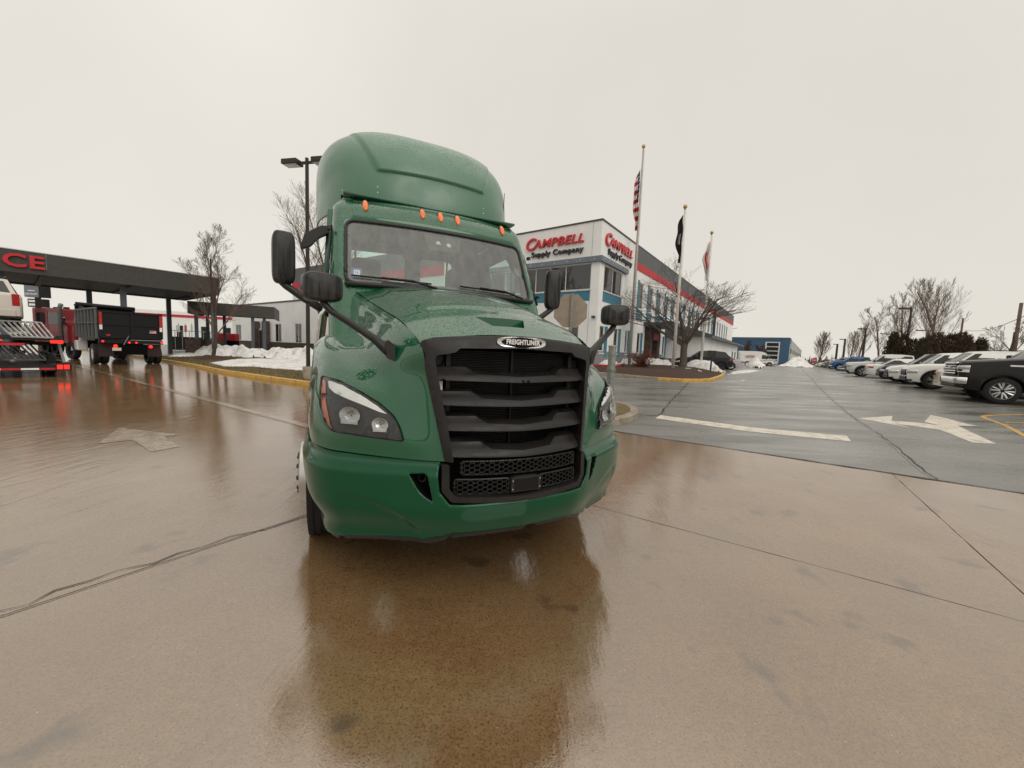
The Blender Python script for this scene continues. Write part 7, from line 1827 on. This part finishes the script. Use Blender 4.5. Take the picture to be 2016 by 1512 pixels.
for s in (1, -1):
    db('mud_flap', MAT['flapm'], .30, .32, s * .62, s * 1.16, .40, 1.05)
    for y in (.86, 1.15):
        w_ = MB().lathe([(.30, s * (y - .13)), (.46, s * (y - .13)), (.50, s * (y - .09)), (.50, s * (y + .09)), (.46, s * (y + .12)), (.30, s * (y + .12))], (1.05, 0, .50), 26, 'Y', True).build('wheel', MAT['rubber'], dt, 30)
        MB().lathe([(.30, s * (y + .10)), (.28, s * (y + .02)), (.14, s * (y + .0)), (.12, s * (y + .10)), (.001, s * (y + .10))], (1.05, 0, .50), 20, 'Y').build('hub', MAT['cab_white'], w_, 30)
    w_ = MB().lathe([(.30, s * .85), (.47, s * .85), (.50, s * .9), (.50, s * 1.06), (.47, s * 1.1), (.30, s * 1.1)], (6.9, 0, .5), 24, 'Y', True).build('wheel', MAT['rubber'], dt, 30)
    db('reflector_strip', MAT['reflect'], -.065, -.06, s * 1.10 - .05, s * 1.10 + .05, 1.95, 2.55); db('reflector_strip', MAT['sticker_w'], -.065, -.06, s * 1.10 - .05, s * 1.10 + .05, 1.72, 1.94)
for y, z, r_ in ((1.05, 1.15, .045), (-1.12, 1.15, .045), (.12, 1.12, .045), (-.14, 1.12, .045), (.62, .93, .075), (-.68, .93, .075)):
    MB().lathe([(.001, -.03), (r_, -.025), (r_, .02)], (0, y, z), 12, 'X').build('tail_lamp', MAT['brake_lit'], dt, None)
db('number_plate', MAT['plate'], -.02, -.005, .42, .74, .70, .85); db('sticker', MAT['reflect'], -.012, -.001, .78, .92, 1.42, 1.50, tg)
fl_ = MB().bx(-.012, -.001, -.92, -.66, 1.62, 1.78).build('flag_sticker', MAT['reflect'], tg, None); MB().bx(-.016, -.0125, -.78, -.66, 1.70, 1.78).build('flag_canton', MAT['sticker_b'], fl_, None)
for k in range(3): MB().bx(-.016, -.0125, -.92, -.66, 1.635 + .04 * k, 1.652 + .04 * k).build('flag_stripe', MAT['sticker_w'], fl_, None)
MB().tube([(-.12, .35, 1.0), (-.10, .15, 1.45)], .02, 5).build('lever', MAT['galv'], dt, None)
cbn = MB().prism(rounded([(5.2, 1.1), (5.2, 2.75), (6.3, 2.75), (6.75, 2.0), (7.9, 1.75), (8.0, 1.1)], .12, 4), lambda x, z: (x, 1.02, z), lambda x, z: (x, -1.02, z)).build('cab', MAT['cab_white'], dt, 40, .05)
MB().prism([(5.6, 2.0), (5.6, 2.55), (6.2, 2.55), (6.5, 2.0)], lambda x, z: (x, 1.03, z), lambda x, z: (x, 1.022, z)).build('door_window', MAT['car_glass'], cbn, None)
MB().prism([(7.65 * 0 + 6.9 + .72 * cos(radians(a)), .5 + .72 * sin(radians(a))) for a in range(0, 181, 15)] + [(6.9 + .6 * cos(radians(a)), .5 + .6 * sin(radians(a))) for a in range(180, -1, -15)], lambda x, z: (x, 1.24, z), lambda x, z: (x, .9, z)).build('wing', MAT['cab_white'], dt, 40)
db('tank', MAT['cab_white'], 5.1, 6.1, .75, 1.18, .55, 1.1, bev=.05)
mr = MB().bx(6.55, 6.62, 1.35, 1.55, 1.9, 2.35).build('door_mirror', MAT['chrome'], dt, None, .02); MB().tube([(6.6, 1.42, 1.9), (6.6, 1.05, 1.6)], .015, 5).build('mirror_arm', MAT['chrome'], mr, None); MB().tube([(6.6, 1.5, 1.9), (6.9, 1.1, 1.4)], .012, 5).build('mirror_arm', MAT['chrome'], mr, None)

# ------------------------------------------------------------------ dark red crew cab lorry behind it
MAT['maroon'] = paint('deep_red_lorry_paint', (.17, .005, .008), .02, .35)
p_ = col(66, 23, 652); a2 = col(150, 21.5, 656); hdr = (Vector(a2[:2]) - Vector(p_[:2])).normalized()
rt = thing('crew_cab_truck', 'dark red crew cab tow truck with tall exhaust stack behind the dump truck', 'truck', (p_.x, p_.y, 0), atan2(hdr.y, hdr.x))
Lr = 3.0
MB().prism(rounded([(0, .9), (0, 2.9), (Lr, 2.86), (Lr + .25, 2.1), (Lr + 1.3, 1.85), (Lr + 1.35, .9)], .14, 4), lambda x, z: (x, 0, z), lambda x, z: (x, 2.2, z)).build('cab', MAT['maroon'], rt, 40, .05)
for x0, x1 in ((.45, 1.35), (1.75, 2.75)):
    f = MB().prism(rounded([(x0, 1.95), (x1, 1.95), (x1, 2.62), (x0, 2.62)], .14, 4), lambda x, z: (x, -.012, z), lambda x, z: (x, -.002, z)).build('side_window', MAT['car_glass'], rt, None)
for x0 in (.35, 1.65, 2.85): MB().bx(x0 - .008, x0 + .008, -.008, -.001, 1.1, 2.75).build('door_gap', MAT['void'], rt, None)
MB().tube([(Lr + .45, -.18, .8), (Lr + .45, -.18, 2.85), (Lr + .62, -.18, 3.05)], .10, 10).build('exhaust_stack', MAT['dump_grey'], rt, 180)
for x in (.7, 1.8): MB().bx(x, x + .2, .6, .8, 2.9, 3.0).build('roof_marker', MAT['trim'], rt, None)
MB().bx(-5.5, Lr + 1.2, .4, 1.8, .65, .9).build('chassis', MAT['void'], rt, None)
for x in (-4.2, -3.0, Lr + .8):
    for y in (.0, 1.95): MB().lathe([(.28, y), (.48, y), (.5, y + .04), (.5, y + .24), (.48, y + .28), (.28, y + .28)], (x, 0, .5), 22, 'Y', True).build('wheel', MAT['rubber'], rt, 30)
# flatbed behind its cab, tilted grey deck towards us
MB().prism([(-5.8, 1.05), (-.3, 1.35), (-.3, 1.5), (-5.8, 1.2)], lambda x, z: (x, -.1, z), lambda x, z: (x, 2.3, z)).build('flatbed', MAT['alu'], rt, None)

# ------------------------------------------------------------------ car carrier, lower left, with a pale SUV on its upper deck
MAT['car_steel'] = simple('carrier_steel', (.035, .032, .032), .4, .4); MAT['ramp'] = simple('ramp_steel', (.42, .41, .40), .35, .6, var=.25); MAT['ramp_dk'] = simple('ramp_steel_dark', (.12, .115, .11), .45, .5)
rc = Vector(at(140, 742)[:2]); cr_ = thing('car_carrier', 'car carrier trailer with folded ramps and lit red tail lamps, left edge', 'trailer', (rc.x, rc.y, 0), atan2(hx.y, hx.x))
# local: x forward (away), y left (towards the camera's left); right rear corner at the origin
def cc(n_, m_, x0, x1, y0, y1, z0, z1, par=cr_, bev=0): return MB().bx(x0, x1, y0, y1, z0, z1).build(n_, m_, par, None, bev)
bb1 = cc('rear_beam', MAT['car_steel'], 0, .12, .0, 2.6, .22, .36)
for k in range(6): cc('reflector_tape', MAT['reflect'] if k % 2 == 0 else MAT['sticker_w'], -.006, -.001, .30 + .38 * k, .30 + .38 * (k + 1) - .01, .25, .31, bb1)
lb = cc('lamp_box', MAT['car_steel'], -.04, .10, -.02, .34, .22, .46)
for y in (.03, .18): cc('tail_lamp', MAT['brake_lit'], -.055, -.041, y, y + .12, .27, .41, lb)
cc('tail_lamp', MAT['brake_lit'], .38, .40, .08, .36, 1.12, 1.22)
for y in (1.45, 1.75, 2.2): cc('marker_lamp', MAT['brake_lit'], -.02, -.001, y, y + .05, .26, .30)
cc('marker_lamp', MAT['brake_lit'], .36, .38, 1.35, 1.43, 1.16, 1.20); cc('marker_lamp', MAT['brake_lit'], .36, .38, 1.48, 1.56, 1.16, 1.20)
cc('side_frame', MAT['car_steel'], .1, 9, .0, .10, .30, .48); cc('side_frame', MAT['car_steel'], .1, 9, 2.5, 2.6, .30, .48)
cc('lower_deck', MAT['car_steel'], .1, 9, .1, 2.5, .36, .40)
MB().tube([(.1, .12, .46), (1.0, .14, 1.30)], .045, 4).build('strut', MAT['dump_grey'], cr_, None); MB().tube([(1.0, .14, 1.28), (1.9, .14, 1.30)], .05, 4).build('strut', MAT['car_steel'], cr_, None)
MB().tube([(.2, 1.2, .5), (.9, .9, .8)], .06, 8).build('ram', MAT['dump_grey'], cr_, 180)
cc('upper_deck_beam', MAT['car_steel'], .4, 8.5, .12, .24, 1.18, 1.38); cc('upper_deck_beam', MAT['car_steel'], .4, 8.5, 2.36, 2.48, 1.18, 1.38)
cc('cross_beam', MAT['car_steel'], .4, .52, .24, 2.36, 1.20, 1.34); cc('deck_plate', MAT['void'], .6, 8.4, .26, 2.34, 1.22, 1.30)
def ramp_(p, q, wv, n, mt_, nm):
    p, q, wv = Vector(p), Vector(q), Vector(wv); r_ = MB(); 
    root_ = MB().tube([p, p + wv], .03, 5).build(nm, mt_, cr_, None)
    for k in range(n):
        o = wv * (k / (n - 1)); me = MB().tube([p + o, q + o * .9], .022, 4, True, (1, 1.4)).build('ramp_slat', mt_, root_, None)
    MB().tube([q, q + wv * .9], .03, 5).build('cross_bar', mt_, root_, None)
ramp_((1.3, .45, 1.80), (.35, .30, 1.30), (0, .95, 0), 9, MAT['ramp'], 'ramp'); ramp_((1.5, 1.75, 1.72), (.45, 1.6, 1.30), (0, .6, 0), 5, MAT['ramp_dk'], 'ramp')
ramp_((1.1, .75, 1.08), (.25, .50, .56), (0, .95, 0), 9, MAT['ramp_dk'], 'ramp')
cc('tool_locker', MAT['band_red'], .15, .55, 1.72, 2.62, .52, 1.12, bev=.02); cc('red_rail', MAT['band_red'], .42, .50, .9, 2.3, 1.02, 1.10)
for x in (1.6, 2.7):
    for y in (.15, 2.2): MB().lathe([(.2, y), (.36, y), (.38, y + .03), (.38, y + .2), (.36, y + .23), (.2, y + .23)], (x, 0, .38), 20, 'Y', True).build('wheel', MAT['rubber'], cr_, 30)
# the SUV on it: rear towards us
sp_ = rc + hx * 1.3 + Vector((-hx.y, hx.x)) * 1.72
cs, _, _ = make_car('crossover', cp_('champagne', (.56, .51, .46), .03), 'loaded_suv', 'pale beige SUV with red tail lamps riding on the car carrier', 'SUV', (sp_.x + hx.x * 3.45, sp_.y + hx.y * 3.45, 1.60), atan2(hx.y, hx.x), None, cladding=False, tail='tall', rails=True)
